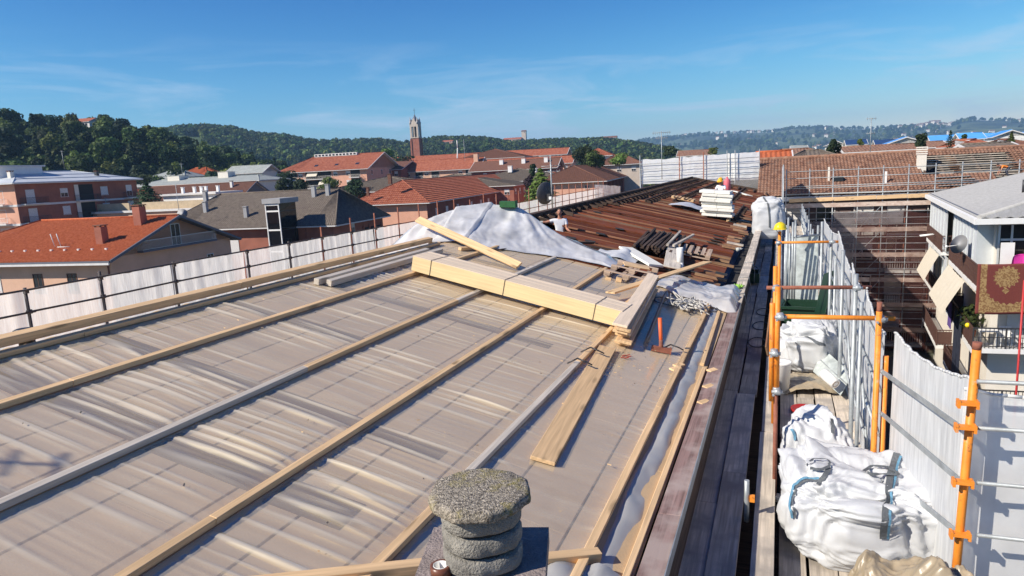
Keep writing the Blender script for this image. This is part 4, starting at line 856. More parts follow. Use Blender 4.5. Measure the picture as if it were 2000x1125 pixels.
# --- trees standing in the town
def town_tree(name, label, seed, xy, ytop, Y, wpx, n, leaf, m, shape='round'):
    p = py(*xy, Y); top = py(xy[0], ytop, Y).z; h = top-p.z; s_ = (py(xy[0]+10, xy[1], Y)-p).length/10; r = wpx/2*s_
    t = thing(name, label, 'tree', (p.x, p.y, p.z)); link('crown', crown_mesh(seed, r*1.12, h, n, max(.12, h*leaf), M[m], shape), t); link('trunk', trunk_mesh(h*.8, max(.08, h*.02), seed, 3 if shape == 'round' else 0, r), t); return t
town_tree('cedar_tree', 'dark layered cedar beside the white roofed block', 61, (292, 405), 356, 100, 56, 1700, .045, 'leaf_dark', 'cone')
town_tree('shrub_tree', 'dark rounded shrub between the white roof and the cream houses', 62, (280, 366), 341, 140, 34, 900, .06, 'leaf_dark')
for i, (x, yt, w, Y, lab) in enumerate(((590, 350, 36, 150, 'left palm like tree in front of the balcony block'), (645, 345, 42, 148, 'bushy middle tree in front of the balcony block'), (693, 350, 36, 146, 'right dark tree in front of the balcony block'))):
    town_tree('garden_tree', lab, 63+i, (x, 394), yt, Y, w, 1300, .05, 'leaf' if i == 1 else 'leaf_dark')
town_tree('pine_tree', 'tall dark pine on the left of the pair in the middle of town', 67, (1138, 332), 286, 200, 36, 1900, .045, 'leaf_dark')
town_tree('pine_tree', 'broad dull green tree right beside the tall dark pine', 68, (1163, 334), 292, 195, 36, 1700, .05, 'leaf')
town_tree('broadleaf_tree', 'light green tree behind the white red roofed house', 69, (1210, 328), 299, 205, 40, 1200, .06, 'leaf_light')
town_tree('blue_fir', 'pale blue green fir just left of the satellite dish', 70, (1058, 402), 328, 108, 78, 2400, .04, 'leaf_light', 'cone')
town_tree('brown_tree', 'thin brownish tree between the red block and the fir', 71, (1036, 395), 343, 112, 26, 900, .05, 'leaf_purple')
town_tree('slim_palm', 'small palm topped tree in front of the brown roof', 72, (1040, 348), 320, 150, 16, 500, .07, 'leaf_dark')
town_tree('dark_tree', 'dark tree left of the tall roof antenna', 73, (1310, 310), 284, 260, 38, 900, .07, 'leaf_dark')
town_tree('light_tree', 'bright green tree over the white screened scaffold', 74, (1392, 307), 288, 220, 20, 800, .07, 'leaf_light')
town_tree('round_tree', 'round dark tree behind the striped roof', 75, (1628, 310), 272, 98, 27, 1300, .05, 'leaf_dark')
town_tree('bushy_tree', 'bushy dark tree before the bright blue roof', 76, (1799, 292), 262, 108, 27, 1300, .05, 'leaf_dark')
town_tree('bare_tree', 'loose feathery tree right of the bushy one', 77, (1855, 288), 254, 112, 22, 300, .05, 'leaf_dark', 'cone')
town_tree('small_tree', 'small green tree under the wide blue roof', 78, (1882, 280), 262, 140, 20, 600, .08, 'leaf')
town_tree('small_tree', 'small pointed tree at the right end below the blue roofs', 79, (1975, 278), 258, 115, 16, 600, .07, 'leaf', 'cone')
town_tree('small_tree', 'low green tree left of the tall antenna house', 80, (1680, 285), 271, 150, 16, 600, .09, 'leaf_light')
town_tree('street_tree', 'light green tree right of the bell tower villa', 81, (755, 328), 289, 300, 34, 1100, .06, 'leaf_light')
town_tree('street_tree', 'dark green tree in front of the bell tower foot', 82, (780, 326), 304, 280, 50, 1100, .08, 'leaf_dark')
for i, (x, y, yt, Y, m, lab) in enumerate(((560, 362, 334, 190, 'leaf_dark', 'dark tree at the left corner of the balcony block'), (535, 350, 324, 215, 'leaf', 'green tree behind the small grey gable'), (558, 384, 345, 150, 'leaf_dark', 'dark hedge tree below the balcony block corner'))):
    town_tree('corner_tree', lab, 84+i, (x, y), yt, Y, 32, 1000, .06, m)

# --- aerials
def aerial(label, xy0, xy1, Y, arms, name='tv_aerial', r=.035):
    a = py(*xy0, Y); b = py(*xy1, Y); t = thing(name, label, 'aerial', a); k = MB(); b = V((a.x, a.y, b.z)); k.tube(a, b, r, 6); k.build('mast', M['galv'], t)
    for f, ln, n in arms:
        p = a.lerp(b, f); k = MB(); k.tube(p-V((ln/2, 0, 0)), p+V((ln/2, .1, 0)), r*.6, 5)
        for i in range(n): x = -ln/2+ln*(i+.5)/n; k.tube(p+V((x, -.3, 0)), p+V((x, .35, 0)), r*.35, 4); k.tube(p+V((x, 0, -.16)), p+V((x, 0, .16)), r*.35, 4)
        k.build('yagi', M['galv'], t)
aerial('tall roof aerial with long yagi arms over the white screened scaffold', (1293, 350), (1293, 256), 62, ((.97, 1.6, 9), (.86, 1.1, 6)))
aerial('thin aerial standing on the tiled wing ridge at right', (1699, 310), (1700, 230), 72, ((.98, .9, 4), (.62, .8, 4)))
aerial('aerial on the white roof at far left', (126, 330), (123, 294), 122, ((.95, 1.1, 5),), r=.05)
aerial('aerial in front of the white roofed block balcony', (211, 425), (208, 386), 96, ((.96, 1.0, 5), (.8, .8, 4)), r=.04)
aerial('mast beside the round dish on the ochre house', (352, 430), (349, 360), 80, ((.97, .4, 2),), r=.04)
aerial('aerial above the small house before the cream block', (357, 345), (356, 318), 175, ((.9, 1.8, 5),), r=.06)
aerial('thin whip aerial on the peach row roof', (909, 330), (902, 272), 238, ((.9, .5, 2),), r=.06)
k = MB(); p = py(892, 318, 260); k.tube(p-ZU*3, p+V((.8, 0, 6)), .35, 8, .18); k.tube(p+V((.8, 0, 6)), p+V((.7, 0, 9)), .18, 8); k = k.build('white_flue', M['white'], None, p); tag(k, 'leaning white flue pipe above the peach row roof', 'flue')
p = py(357, 418, 79); t = thing('round_dish', 'pale round satellite dish above the orange roof gable', 'satellite dish', p); k = MB(); k.smooth = True; k.lathe([(.02, 0), (.35, .05), (.75, .22)], p, 20, (.5, -.8, .3)); k.build('reflector', M['wall_grey'], t); k = MB(); k.tube(p, p+V((0, .1, -1.6)), .04, 6); k.build('bracket', M['dark_steel'], t)

# ================================================================ THE TILED WING WITH ITS SCAFFOLD (across the far end)
M['wall_dkgrey'] = mat('dull_maroon_render', (.17, .115, .105), .9, .2, .6); M['pale_board'] = wood('pale_toe_board', (.62, .50, .42), var=.2, dirt=(.45, .33, .27))
WY, WZ, WR = 62.0, -3.45, 69.0
t = thing('scaffolded_wing', 'far apartment wing with weathered tiled roof, partly stripped to bare rafters', 'apartment building', (0, WY, GZ))
def wz(y): return WZ+.2+(y-61.3)*(3.0/7.7)
k = MB(); k.box(-1.6, 40, WY, 76, GZ-1, WZ); k.build('wall', M['wall_dkgrey'], t)
def wtile(x0, x1, y0, y1, name='roof_tiles', m='tile_old'):
    mb = MB(); tiles(mb, (x0, y0, wz(y0)), (x1, y0, wz(y0)), (x1, y1, wz(y1)), (x0, y1, wz(y1)), .40, .27, .045, .05); o = mb.build(name, M[m], t); return o
tag(wtile(-1.9, 10.6, 61.3, 69), kind='stuff'); tag(wtile(10.603, 15.4, 61.3, 64.3), kind='stuff'); tag(wtile(17.3, 40, 61.3, 69), kind='stuff'); tag(wtile(10.603, 17.297, 68.1, 69), kind='stuff'); tag(wtile(15.403, 17.297, 61.3, 63.1), kind='stuff')
k = MB(); tiles(k, (40, 76.7, wz(61.3)), (-1.9, 76.7, wz(61.3)), (-1.9, 69, wz(69)), (40, 69, wz(69)), .5, .5, .05); k.build('rear_roof', M['tile_old'], t)
k = MB(); k.tube((-1.9, 69, wz(69)+.06), (40, 69, wz(69)+.06), .14, 8); k.build('ridge_cap', M['tile_old'], t)
k = MB(); k.poly((10.6, 61.3, wz(61.3)-.9), (17.3, 61.3, wz(61.3)-.9), (17.3, 69, wz(69)-.9), (10.6, 69, wz(69)-.9)); k.build('loft_floor', M['gap_shade_black'], t)  # black floor and edges paint the shade in the open loft
for x in (-1.9, 10.45, 17.3): k = MB(); k.poly((x, 61.3, wz(61.3)-.02), (x, 69, wz(69)-.02), (x, 69, wz(69)-.95), (x, 61.3, wz(61.3)-.95)); k.build('roof_edge', M['gap_shade_black'], t)
k = MB(); k.poly((-1.9, 61.3, wz(61.3)-.03), (10.4, 61.3, wz(61.3)-.03), (10.4, 69, wz(69)-.03), (-1.9, 69, wz(69)-.03)); k.poly((17.32, 61.3, wz(61.3)-.03), (40, 61.3, wz(61.3)-.03), (40, 69, wz(69)-.03), (17.32, 69, wz(69)-.03)); k.build('roof_decking', M['old_wood'], t)
for i in range(6): x = 10.9+i*1.28; plank('rafter', (x, 61.6, wz(61.6)-.2), (x, 68.9, wz(68.9)-.2), .14, .2, M['old_wood'], t)
for i in range(12): y = 63.2+i*.44; x0 = 11.9 if y < 66.2 else 11.0; x0 += rnd.uniform(-.3, .1); x0 = max(x0, 15.2+rnd.uniform(-.2, .3)) if y < 64.3 else x0; plank('roof_batten', (x0, y, wz(y)-.05), (17.3, y, wz(y)-.05), .07, .07, M['plank_grey'], t)
for i in range(9): y = 64.5+i*.4; plank('broken_tile', (12.85+rnd.uniform(-.2, .1), y, wz(y)), (13.25+rnd.uniform(-.1, .2), y+.05, wz(y)+.02), .3, .04, M['tan_board'], t)
for i in range(13): y = 63.2+i*.4; plank('broken_tile', (16.9+rnd.uniform(-.2, .2), y, wz(y)+.05), (17.9, y+.03, wz(y)+.06), .34, .05, M['tile_old'], t)
k = MB(); k.box(10.42, 11.02, 65.4, 66.2, wz(65.4)-.4, wz(66)+.95); k.build('chimney', M['wall_cream'], t)
for i in range(4): k = MB(); k.box(10.37, 11.07, 65.35, 66.25, wz(66)+.98+i*.17, wz(66)+1.08+i*.17); k.build('chimney_cap', M['wall_cream'], t)
for i in range(4): y = 61.9+i*.5; plank('metal_sheet', (11.3, y, wz(y)+.12), (14.3-.2*i, y+.1, wz(y+.1)+.12), .42, .02, M['galv_sheet'] if i != 1 else M['black'], t)
k = MB(); x, y = 4.35, 64; k.box(x-.4, x+.4, y-.5, y+.5, wz(y)-.1, wz(y)+.3); k.build('roof_window', M['glass'], t); k = MB(); k.box(x-.75, x-.6, y-.2, y-.05, wz(y)-.1, wz(y)+1.1); k.build('roof_vent', M['wall_cream'], t)
k = MB(); k.box(7.75, 7.9, 63.0, 63.15, wz(63)-.1, wz(63)+.95); k.build('roof_vent', M['white'], t)
k = MB(); k.box(-1.6, 40, 61.15, 61.3, WZ-.25, WZ+.1); k.build('gutter', M['gutter'], t)
WV = V((1, 0, 0)); ww = Bld('x', 'x', (0, 0), 1, 1, 0, M['wall_white'])     # window helper reused on the wing's wall
bpy.data.objects.remove(ww.r); 
class WallOnly(Bld):
    def __init__(s, C, e1, e2, root): s.C = V(C); s.e1, s.e2, s.r = e1, e2, root
wo_ = WallOnly((0, WY, 0), V((1, 0, 0)), V((0, 1, 0)), t)
for fl in range(4):
    z = WZ-2.95-fl*3.0
    k = MB(); k.box(-1.6, 40, WY-.14, WY-.002, z-.25, z); k.build('floor_band', M['wall_white'], t)
    for i, x in enumerate((1.0, 3.4, 6.2, 8.6, 11.4, 13.8, 16.8, 19.5, 22.5, 26)): wo_.win(1, x, z+(.9 if i % 3 else .1), 1.3, 1.5 if i % 3 else 2.3, ('half', 'dark', 'shutter')[(i+fl) % 3])
    if fl < 4:
        for a0, a1 in ((2.4, 5.4), (7.8, 10.6), (13.0, 16.0), (18.5, 22)): wo_.balcony(1, a0, a1, z, 1.0, M['wall_white'], M['wall_white'] if fl % 2 else M['rail_dark'])
# the scaffold in front of it
t = thing('facade_scaffold', 'tall tube scaffold with brown netting in front of the far wing', 'scaffold', (0, 60.5, GZ))
xs = [.35, 2.1, 3.81, 5.6, 7.34, 9.06, 10.84, 12.56, 14.35, 16.1, 17.85, 19.6, 21.4, 23.2]
pm_ = MB(); pm_.tube((0, 0, 0), (0, 0, 14.9), .045, 6); pme = pm_.mesh('pole', M['galv']); pm2 = MB(); pm2.tube((0, 0, 0), (0, 0, 12.3), .045, 6); pme2 = pm2.mesh('pole', M['rust'])
for i, x in enumerate(xs):
    link('pole', pme, t, (x, 0, 0)); link('pole', pme2 if i > 5 else pme2, t, (x, .95, 0))
for lv in range(6):
    z = -4.15-lv*2.0
    for i in range(len(xs)-1): plank('deck_board', (xs[i]+.02, 60.98, z), (xs[i+1]-.02, 60.98, z), .82, .06, M['plank_grey'], t, bev=0)
    plank('toe_board', (xs[0], 60.45, z+.1), (xs[-1], 60.45, z+.1), .03, .34, M['pale_board'], t, bev=0)
    for dz in (.5, 1.0, 1.5): k = MB(); k.tube((xs[0], 60.46, z+dz), (xs[-1], 60.46, z+dz), .034, 5); k.build('guard_rail', M['galv'], t)
for dz in (-1.3, -1.85, -2.5, -3.1): k = MB(); k.tube((xs[0], 60.46, dz), (xs[-1], 60.46, dz), .026, 5); k.build('guard_rail', M['galv'], t)
for i, (a, b_) in enumerate(((.6, 2.4), (2.4, 3.9), (3.9, 6.9), (6.9, 9.0), (9.0, 10.95))): plank('edge_board', (a, 60.3, -3.62+.012*a), (b_-.03, 60.3, -3.6+.012*b_), .05, .30, M['pine'], t)
def net_panel(name, x0, x1, z0, z1, y, m, par, sag=.0, seed=0, nu=14, nv=8):
    mb = MB(); mb.smooth = True
    mb.grid(nu, nv, lambda u, v: (x0+(x1-x0)*u, y+.06*mnoise.noise((u*6+seed, v*3, 1)), z0+(z1-z0)*v-(sag*math.sin(math.pi*u)+.12*mnoise.noise((u*4+seed, 0, 0)))*(v**2)))
    return mb.build(name, m, par)
net_panel('netting', .35, 5.6, GZ+.2, -5.1, 60.40, M['net_grey'], t, .25, 1); net_panel('netting', 5.62, 9.0, GZ+.2, -4.55, 60.42, M['net_red'], t, .3, 2); net_panel('netting', 9.05, 14.3, GZ+.2, -4.6, 60.40, M['net_red'], t, .35, 3); net_panel('netting', 14.33, 23, GZ+.2, -4.3, 60.42, M['net_red'], t, .35, 4)
for i in range(0, 12, 3):
    for lv in range(5): z = -4.15-lv*2.0; k = MB(); k.tube((xs[i], 60.5, z-2), (xs[i+1], 60.5, z), .03, 5); k.build('brace', M['galv'], t)
net_panel('netting', 3.9, 8.8, -5.6, -4.5, 60.36, M['net_grey'], t, .2, 5)

# white screened scaffold round the far end of the roof
t = thing('white_screen_scaffold', 'scaffold with tall white sheeting closing off the far end of the roof', 'scaffold', (-7, 67, GZ))
for x0, x1, s_ in ((-12.6, -9.0, 1), (-8.97, -6.8, 2), (-6.77, -4.7, 3), (-4.67, -4.0, 4), (-3.97, -1.9, 5)): net_panel('sheeting', x0, x1, -2.0, py(1253, 312, 67).z+.02*(x0+12), 67+.03*s_, M['white'] if s_ == 4 else M['screen'], t, .02, s_)
for x in (-12.7, -9.0, -6.8, -4.7, -4.0, -1.9): k = MB(); k.tube((x, 66.85, GZ), (x, 66.85, .75), .045, 6); k.build('pole', M['rust'] if x in (-9.0, -6.8) else M['galv'], t)
for z in (-.1, -.6, -1.1, -1.6): k = MB(); k.tube((-12.7, 66.83, z), (-1.9, 66.83, z+.12), .025, 5); k.build('rail', M['galv'], t)
net_panel('shade_grey_sheeting', -6.4, -.4, -3.6, -1.75, 66.4, M['net_grey'], t, 0, 9)  # grey net colour stands in for shade on this sheeting
mb = MB(); mb.smooth = True; mb.grid(10, 6, lambda u, v: (.05+.03*math.sin(u*9), 48+14*u, -3.9+(3.0+.2*u)*v)); mb.build('sheeting', M['screen'], t)
for y in (48, 53, 58, 61.8): k = MB(); k.tube((.12, y, -6), (.12, y, -.7), .04, 6); k.build('pole', M['galv'], t)

# ================================================================ THE BLOCK WITH BALCONIES ON THE RIGHT
th = R_(4.1); D1 = V((math.sin(th), math.cos(th), 0)); D2 = V((.998, .06, 0)); NC = V((8.71, 38.15, 0)); EZ = -3.5
t = thing('balcony_block', 'cream block on the right with glazed veranda, brown balcony rails and grey roof', 'apartment building', (NC.x, NC.y, GZ))
Pq = lambda a, b, z: NC+D1*a+D2*b+ZU*z              # a: away along the side, b: to the right along the front
LA = 21.6; LB = 20
k = MB(); k.frame(NC, D1, D2, ZU, 1.0, LA-.6, .9, LB, GZ-1, EZ-.003); k.build('wall', M['wall_cream'], t)
# roof: long left slope, hipped front with corrugated sheets
rr_ = [Pq(0, 0, EZ+.12), Pq(LA, 0, EZ+.12), Pq(LA, 9, EZ+2.1), Pq(7, 9, EZ+2.1)]
mb = MB(); tiles(mb, rr_[0], rr_[1], rr_[2], rr_[3], .6, .18, .012, .02); mb.build('roof', M['fibre'], t)
mb = MB(); tiles(mb, Pq(0, 18, EZ+.12), Pq(0, 0, EZ+.12), Pq(7, 9, EZ+2.1), Pq(7, 9, EZ+2.1), 1.1, .5, .07, .04); mb.build('front_roof', M['fibre'], t)
k = MB(); k.tube(rr_[0]+ZU*.05, rr_[3]+ZU*.1, .13, 8); k.build('hip_cap', M['fibre'], t)
k = MB(); k.hexa([q-ZU*.16 for q in rr_]+[q-ZU*.02 for q in rr_]); k.poly(Pq(0, 0, EZ+.0), Pq(0, 18, EZ+.0), Pq(7, 9, EZ+1.95)); k.build('soffit', M['white'], t)
k = MB(); k.beam(Pq(-.08, -.1, EZ-.02), Pq(LA, -.1, EZ-.02), .18, .26); k.build('side_gutter', M['white'], t); k = MB(); k.beam(Pq(-.1, -.2, EZ-.02), Pq(-.1, LB, EZ-.02), .18, .26); k.build('front_gutter', M['white'], t)
k = MB(); k.beam(Pq(0, .16, EZ+.15), Pq(LA, .16, EZ+.15), .1, .08); k.build('roof_flashing', M['fascia_grey'], t)
q = Pq(7.5, 3.2, EZ+.8); k = MB(); k.tube(q, q+ZU*.75, .06, 8); k.build('roof_pipe', M['dark_steel'], t)
# glazed veranda under the eave
def glazing(a0, a1, z0, z1, n, b=.22):
    k = MB(); k.frame(NC, D1, D2, ZU, a0, a1, b+.05, b+.06, z0, z1); k.build('veranda_curtain', M['curtain'], t)
    for i in range(n+1): a = a0+(a1-a0)*i/n; k = MB(); k.frame(NC, D1, D2, ZU, a-.03, a+.03, b-.03, b+.045, z0, z1); k.build('veranda_mullion', M['alu'], t)
    k = MB(); 
    for z in (z0, z1-.06): k.frame(NC, D1, D2, ZU, a0+.04, a1-.04, b-.028, b+.044, z, z+.06)
    k.build('veranda_rail', M['alu'], t)
glazing(1.6, 9.2, -6.55, EZ-.16, 7); glazing(9.25, 12.4, -6.55, EZ-.16, 2, .6); glazing(12.45, LA-.3, -6.55, EZ-.16, 6)
glazing(11.5, LA-.3, -9.7, -6.85, 5)
k = MB(); k.frame(NC, D1, D2, ZU, 1.5, 1.58, .2, .9, -6.55, EZ-.16); k.build('corner_frame', M['alu'], t)
def slab_rail(pts, zt, m='rail_brown', h=1.0, slab_in=1.1, solid=False):
    s_ = MB(); r_ = MB()
    for p, q in zip(pts[:-1], pts[1:]):
        A, B = Pq(*p, zt), Pq(*q, zt); r_.beam(A+ZU*h, B+ZU*h, .06, .06); r_.beam(A+ZU*.1, B+ZU*.1, .04, .04); r_.beam(A+ZU*(h*.55), B+ZU*(h*.55), .03, .03); L_ = (B-A).length; nb = max(2, int(L_/.17))
        for i in range(nb+1): c = A.lerp(B, i/nb); w = .07 if i % 8 == 0 else .028; r_.beam(c, c+ZU*h, w, w, D1)
        if solid: r_.beam(A+ZU*h*.5, B+ZU*h*.5, .012, h*.8)
    r_.build('railing', M[m], t)
def slab(a0, a1, b0, b1, zt): k = MB(); k.frame(NC, D1, D2, ZU, a0, a1, b0, b1, zt-.24, zt); k.build('balcony', M['white'], t)
for zt in (-6.58, -9.66, -12.76):
    slab(-.1, 9.0, 0, .9, zt); slab(-.1, .99, .903, 20, zt); slab(12.6, LA-.6, 0, .9, zt)
    up_ = zt > -7
    slab_rail([(9.0, .9), (9.0, .03), (-.07, .03)], zt, solid=not up_); slab_rail([(-.07, .06), (-.07, 20)], zt, 'rail_brown' if up_ else 'rail_dark'); slab_rail([(LA-.6, .03), (12.6, .03), (12.6, .9)], zt, solid=not up_)
# front: black plate paints the recess shade behind the open door; pale wall
k = MB(); k.frame(NC, D1, D2, ZU, .95, .998, 1.0, 3.0, -6.57, EZ-.3); k.build('door_shade_plate', M['gap_shade_black'], t)
for b0 in (.98, 1.5, 2.5, 3.0): k = MB(); k.frame(NC, D1, D2, ZU, .88, .948, b0, b0+.09, -6.57, EZ-.3); k.build('door_frame', M['alu'], t)
k = MB(); k.frame(NC, D1, D2, ZU, .87, .947, 1.095, 2.995, -4.55, -4.45); k.build('door_transom', M['alu'], t)
k = MB(); k.frame(NC, D1, D2, ZU, .5, .56, 1.05, 1.62, -6.5, -4.6); k.build('open_door', M['white'], t); k = MB(); k.frame(NC, D1, D2, ZU, .9, .94, 2.6, 2.99, -6.5, -4.6); k.build('door_leaf', M['white'], t)
k = MB(); k.frame(NC, D1, D2, ZU, .6, .9, 2.1, 2.35, -6.5, -4.9); k.build('wardrobe', M['pine'], t)
for b0, w in ((2.0, 1.0), (4.3, 1.2)):
    k = MB(); k.frame(NC, D1, D2, ZU, .95, .998, b0+1.2, b0+1.2+w, -9.6, -7.2); k.build('window_shade_plate', M['gap_shade_black'], t); k = MB(); k.frame(NC, D1, D2, ZU, .93, .949, b0+1.2, b0+1.2+w, -9.6, -8.6); k.build('shutter', M['white'], t)  # black plates paint the shade of the window recesses
k = MB(); k.frame(NC, D1, D2, ZU, .9, .999, 1.6, 3.0, -9.6, -7.0); k.build('wall_panel', M['wall_white'], t)
# awnings
def awn(a0, a1, z0, out, drop, lab):
    mb = MB(); mb.smooth = True; n = 24
    mb.grid(n, 8, lambda u, v: Pq(a0+(a1-a0)*u, .0-out*v-.05, z0-drop*v+.02*math.sin(u*40)+.05*math.sin(math.pi*v)))
    o = mb.build('awning', M['awning']); o.location = (0, 0, 0); tag(o, lab, 'awning', 'cream awnings under the balconies')
awn(2.6, 8.6, -6.85, .95, 1.75, 'cream awning let down under the near veranda balcony'); awn(13.0, 17.8, -6.85, .8, 1.7, 'cream awning under the far veranda balcony')
mb = MB(); mb.smooth = True; mb.grid(40, 6, lambda u, v: Pq(9.6+2.4*u, .32+.05*math.sin(u*60), -9.4+2.5*v)); tag(mb.build('striped_curtain', M['awning']), 'striped balcony curtain hanging between the two awnings', 'curtain')
# satellite dish on the near rail
q = Pq(3.2, -.25, -5.0); ds = thing('satellite_dish', 'pale round satellite dish on the brown veranda rail', 'satellite dish', q); k = MB(); k.smooth = True; k.lathe([(.02, 0), (.25, .03), (.5, .12)], q, 20, (-.75, -.5, .35)); k.build('reflector', M['wall_grey'], ds); k = MB(); k.tube(q, q+V((-.65, -.3, -.05)), .02, 5); k.ball(q+V((-.68, -.32, -.05)), .07, 8); k.build('feed_arm', M['white'], ds); k = MB(); k.tube(q+V((.05, .03, -.5)), q, .03, 6); k.build('bracket', M['dark_steel'], ds)
q = Pq(17, -.4, -5.9); k = MB()
for i in range(7): k.tube(q+D1*(-1.3+.12*i)+V((-.5, 0, 0)), q+D1*(-1.3+.12*i)+V((.3, 0, .1)), .015, 4)
for s_ in (0, 1): k.tube(q+D1*(-1.3)+V((-.5+.8*s_, 0, .1*s_)), q+D1*(-.5)+V((-.5+.8*s_, 0, .1*s_)), .015, 4)
tag(k.build('drying_rack', M['white'], None, q), 'white wire drying rack hung outside the far balcony rail', 'drying rack')
# the carpet over the front rail
def carpet_mat():
    m, nt, bs, lk = new_mat('carpet'); N = nt.nodes.new; at = N('ShaderNodeVertexColor') if False else N('ShaderNodeAttribute'); at.attribute_name = 'uvw'
    n = N('ShaderNodeTexNoise'); n.inputs['Scale'].default_value = 16; n.inputs['Detail'].default_value = 4; lk(at.outputs['Vector'], n.inputs['Vector'])
    r = N('ShaderNodeValToRGB'); e = r.color_ramp.elements; e[0].color = (.14, .035, .03, 1); e[1].color = (.20, .06, .05, 1); lk(n.outputs[0], r.inputs[0])
    g = N('ShaderNodeValToRGB'); e = g.color_ramp.elements; e[0].position = .42; e[1].position = .62; e[0].color = (.22, .12, .055, 1); e[1].color = (.36, .24, .11, 1); n2 = N('ShaderNodeTexVoronoi'); n2.inputs['Scale'].default_value = 13; lk(at.outputs['Vector'], n2.inputs['Vector']); lk(n2.outputs['Distance'], g.inputs[0])
    sp = N('ShaderNodeSeparateXYZ'); lk(at.outputs['Vector'], sp.inputs[0])
    def M_(op, a, b=None, v=0):
        x = N('ShaderNodeMath'); x.operation = op; lk(a, x.inputs[0]) if not isinstance(a, float) else None
        if isinstance(a, float): x.inputs[0].default_value = a
        if b is None: x.inputs[1].default_value = v
        else: lk(b, x.inputs[1])
        return x.outputs[0]
    U, W = sp.outputs[0], sp.outputs[1]                                # metres from the left edge / from the bottom edge
    cx_, cz_ = M_('SUBTRACT', U, v=1.2), M_('SUBTRACT', W, v=1.8); ang = M_('ARCTAN2', cz_, cx_); rad = M_('SQRT', M_('ADD', M_('MULTIPLY', cx_, cx_), M_('MULTIPLY', cz_, cz_)))
    lob = M_('MULTIPLY', M_('SINE', M_('MULTIPLY', ang, v=16)), v=.045); medal = M_('LESS_THAN', M_('ADD', rad, lob), v=.5)
    drop = M_('LESS_THAN', M_('ADD', M_('ABSOLUTE', cx_), M_('ABSOLUTE', M_('ADD', cz_, v=.66))), v=.16)
    brd = M_('MAXIMUM', M_('MULTIPLY', M_('GREATER_THAN', U, v=.14), M_('LESS_THAN', U, v=.40)), M_('MULTIPLY', M_('GREATER_THAN', W, v=.10), M_('MULTIPLY', M_('LESS_THAN', W, v=.44), M_('GREATER_THAN', U, v=.14))))
    # stepped corner piece
    du = M_('SUBTRACT', U, v=1.35); dw = M_('SUBTRACT', W, v=1.5); cr_ = M_('SQRT', M_('ADD', M_('MULTIPLY', du, du), M_('MULTIPLY', dw, dw))); lob2 = M_('MULTIPLY', M_('SINE', M_('MULTIPLY', M_('ARCTAN2', dw, du), v=24)), v=.04)
    corner = M_('MULTIPLY', M_('GREATER_THAN', M_('ADD', cr_, lob2), v=1.0), M_('MULTIPLY', M_('LESS_THAN', W, v=1.5), M_('GREATER_THAN', U, v=.14)))
    corner = M_('MULTIPLY', corner, M_('GREATER_THAN', W, v=.10))
    allm = M_('MINIMUM', M_('ADD', M_('ADD', medal, drop), M_('ADD', brd, corner)), v=1)
    mx = N('ShaderNodeMix'); mx.data_type = 'RGBA'; lk(allm, mx.inputs[0]); lk(r.outputs[0], mx.inputs[6]); lk(g.outputs[0], mx.inputs[7])
    lk(mx.outputs[2], bs.inputs['Base Color']); bs.inputs['Roughness'].default_value = .95; bs.inputs['Specular IOR Level'].default_value = .1; return m
cw, ch = 3.4, 2.42; mb = MB(); mb.smooth = True
def cpt(u, v): a = u*cw; return Pq(-.16-.02*math.sin(a*3)*(1-v), .05+a, -5.52-ch*(1-v)-.02*math.sin(a*2.2))
nu, nv = 34, 24; mb.grid(nu, nv, cpt); co = mb.build('carpet', carpet_mat()); at = co.data.attributes.new('uvw', 'FLOAT_VECTOR', 'POINT')
for i in range(nu+1):
    for j in range(nv+1): at.data[i*(nv+1)+j].vector = (i/nu*cw, j/nv*ch, 0)
b2 = co.modifiers.new('thick', 'SOLIDIFY'); b2.thickness = .02
tag(co, 'dark red oriental carpet with gold medallion hung over the balcony rail', 'carpet')
mb = MB(); mb.smooth = True; mb.grid(16, 10, lambda u, v: Pq(-.02+.1*math.sin(u*9)*(1-v)-.12*(1-abs(2*v-1)), 1.42+1.3*u+.1*v, -5.58+.55*math.sin(v*3.1)*(1-.25*(2*u-1)**2)+.05*mnoise.noise((u*5, v*4, 3)))); tag(mb.build('pink_cloth', M['pink']), 'bright pink cloth heaped on the rail above the carpet', 'cloth')
# life on the lower balcony
q = Pq(.45, 1.5, -9.66); ch_ = thing('garden_chair', 'white plastic garden chair on the lower balcony', 'chair', q)
def cbx(n, x0, x1, y0, y1, z0, z1): k = MB(); k.frame(q, D2, D1, ZU, x0, x1, y0, y1, z0, z1); k.build(n, M['white'], ch_)
cbx('seat', -.26, .26, -.25, .25, .42, .46); cbx('backrest', -.26, .26, .2, .26, .47, .95)
for x in (-.24, .2):
    for y in (-.24, .2): cbx('leg', x, x+.045, y, y+.045, 0, .418)
    cbx('armrest', x-.02, x+.05, -.22, .195, .64, .68)
q = Pq(.4, .75, -9.66); tb_ = thing('white_table', 'small white cloth covered table beside the garden chair', 'table', q)
k = MB(); k.frame(q, D2, D1, ZU, -.4, .4, -.35, .3, .78, .83); k.build('table_top', M['white'], tb_); 
for x in (-.36, .3): k = MB(); k.frame(q, D2, D1, ZU, x, x+.06, -.3, .25, 0, .779); k.build('leg', M['white'], tb_)
for i, (a, b_, s_, lab) in enumerate(((2.2, .35, .75, 'leafy pot plant with yellow flower at the lower balcony corner'), (3.6, .3, .55, 'trailing pot plant on the lower side balcony'), (.1, 2.9, .4, 'small bushy pot plant behind the lower front rail'))):
    q = Pq(a, b_, -9.66 if i != 2 else -9.6); p_ = thing('pot_plant', lab, 'plant', q); cmx = crown_mesh(200+i, s_, s_*2.0, 260, .1, M['leaf'], z0=.25); link('foliage', cmx, p_); k = MB(); k.lathe([(.15, 0), (.2, .35), (.17, .36)], q, 12); k.build('pot', M['rust'], p_)
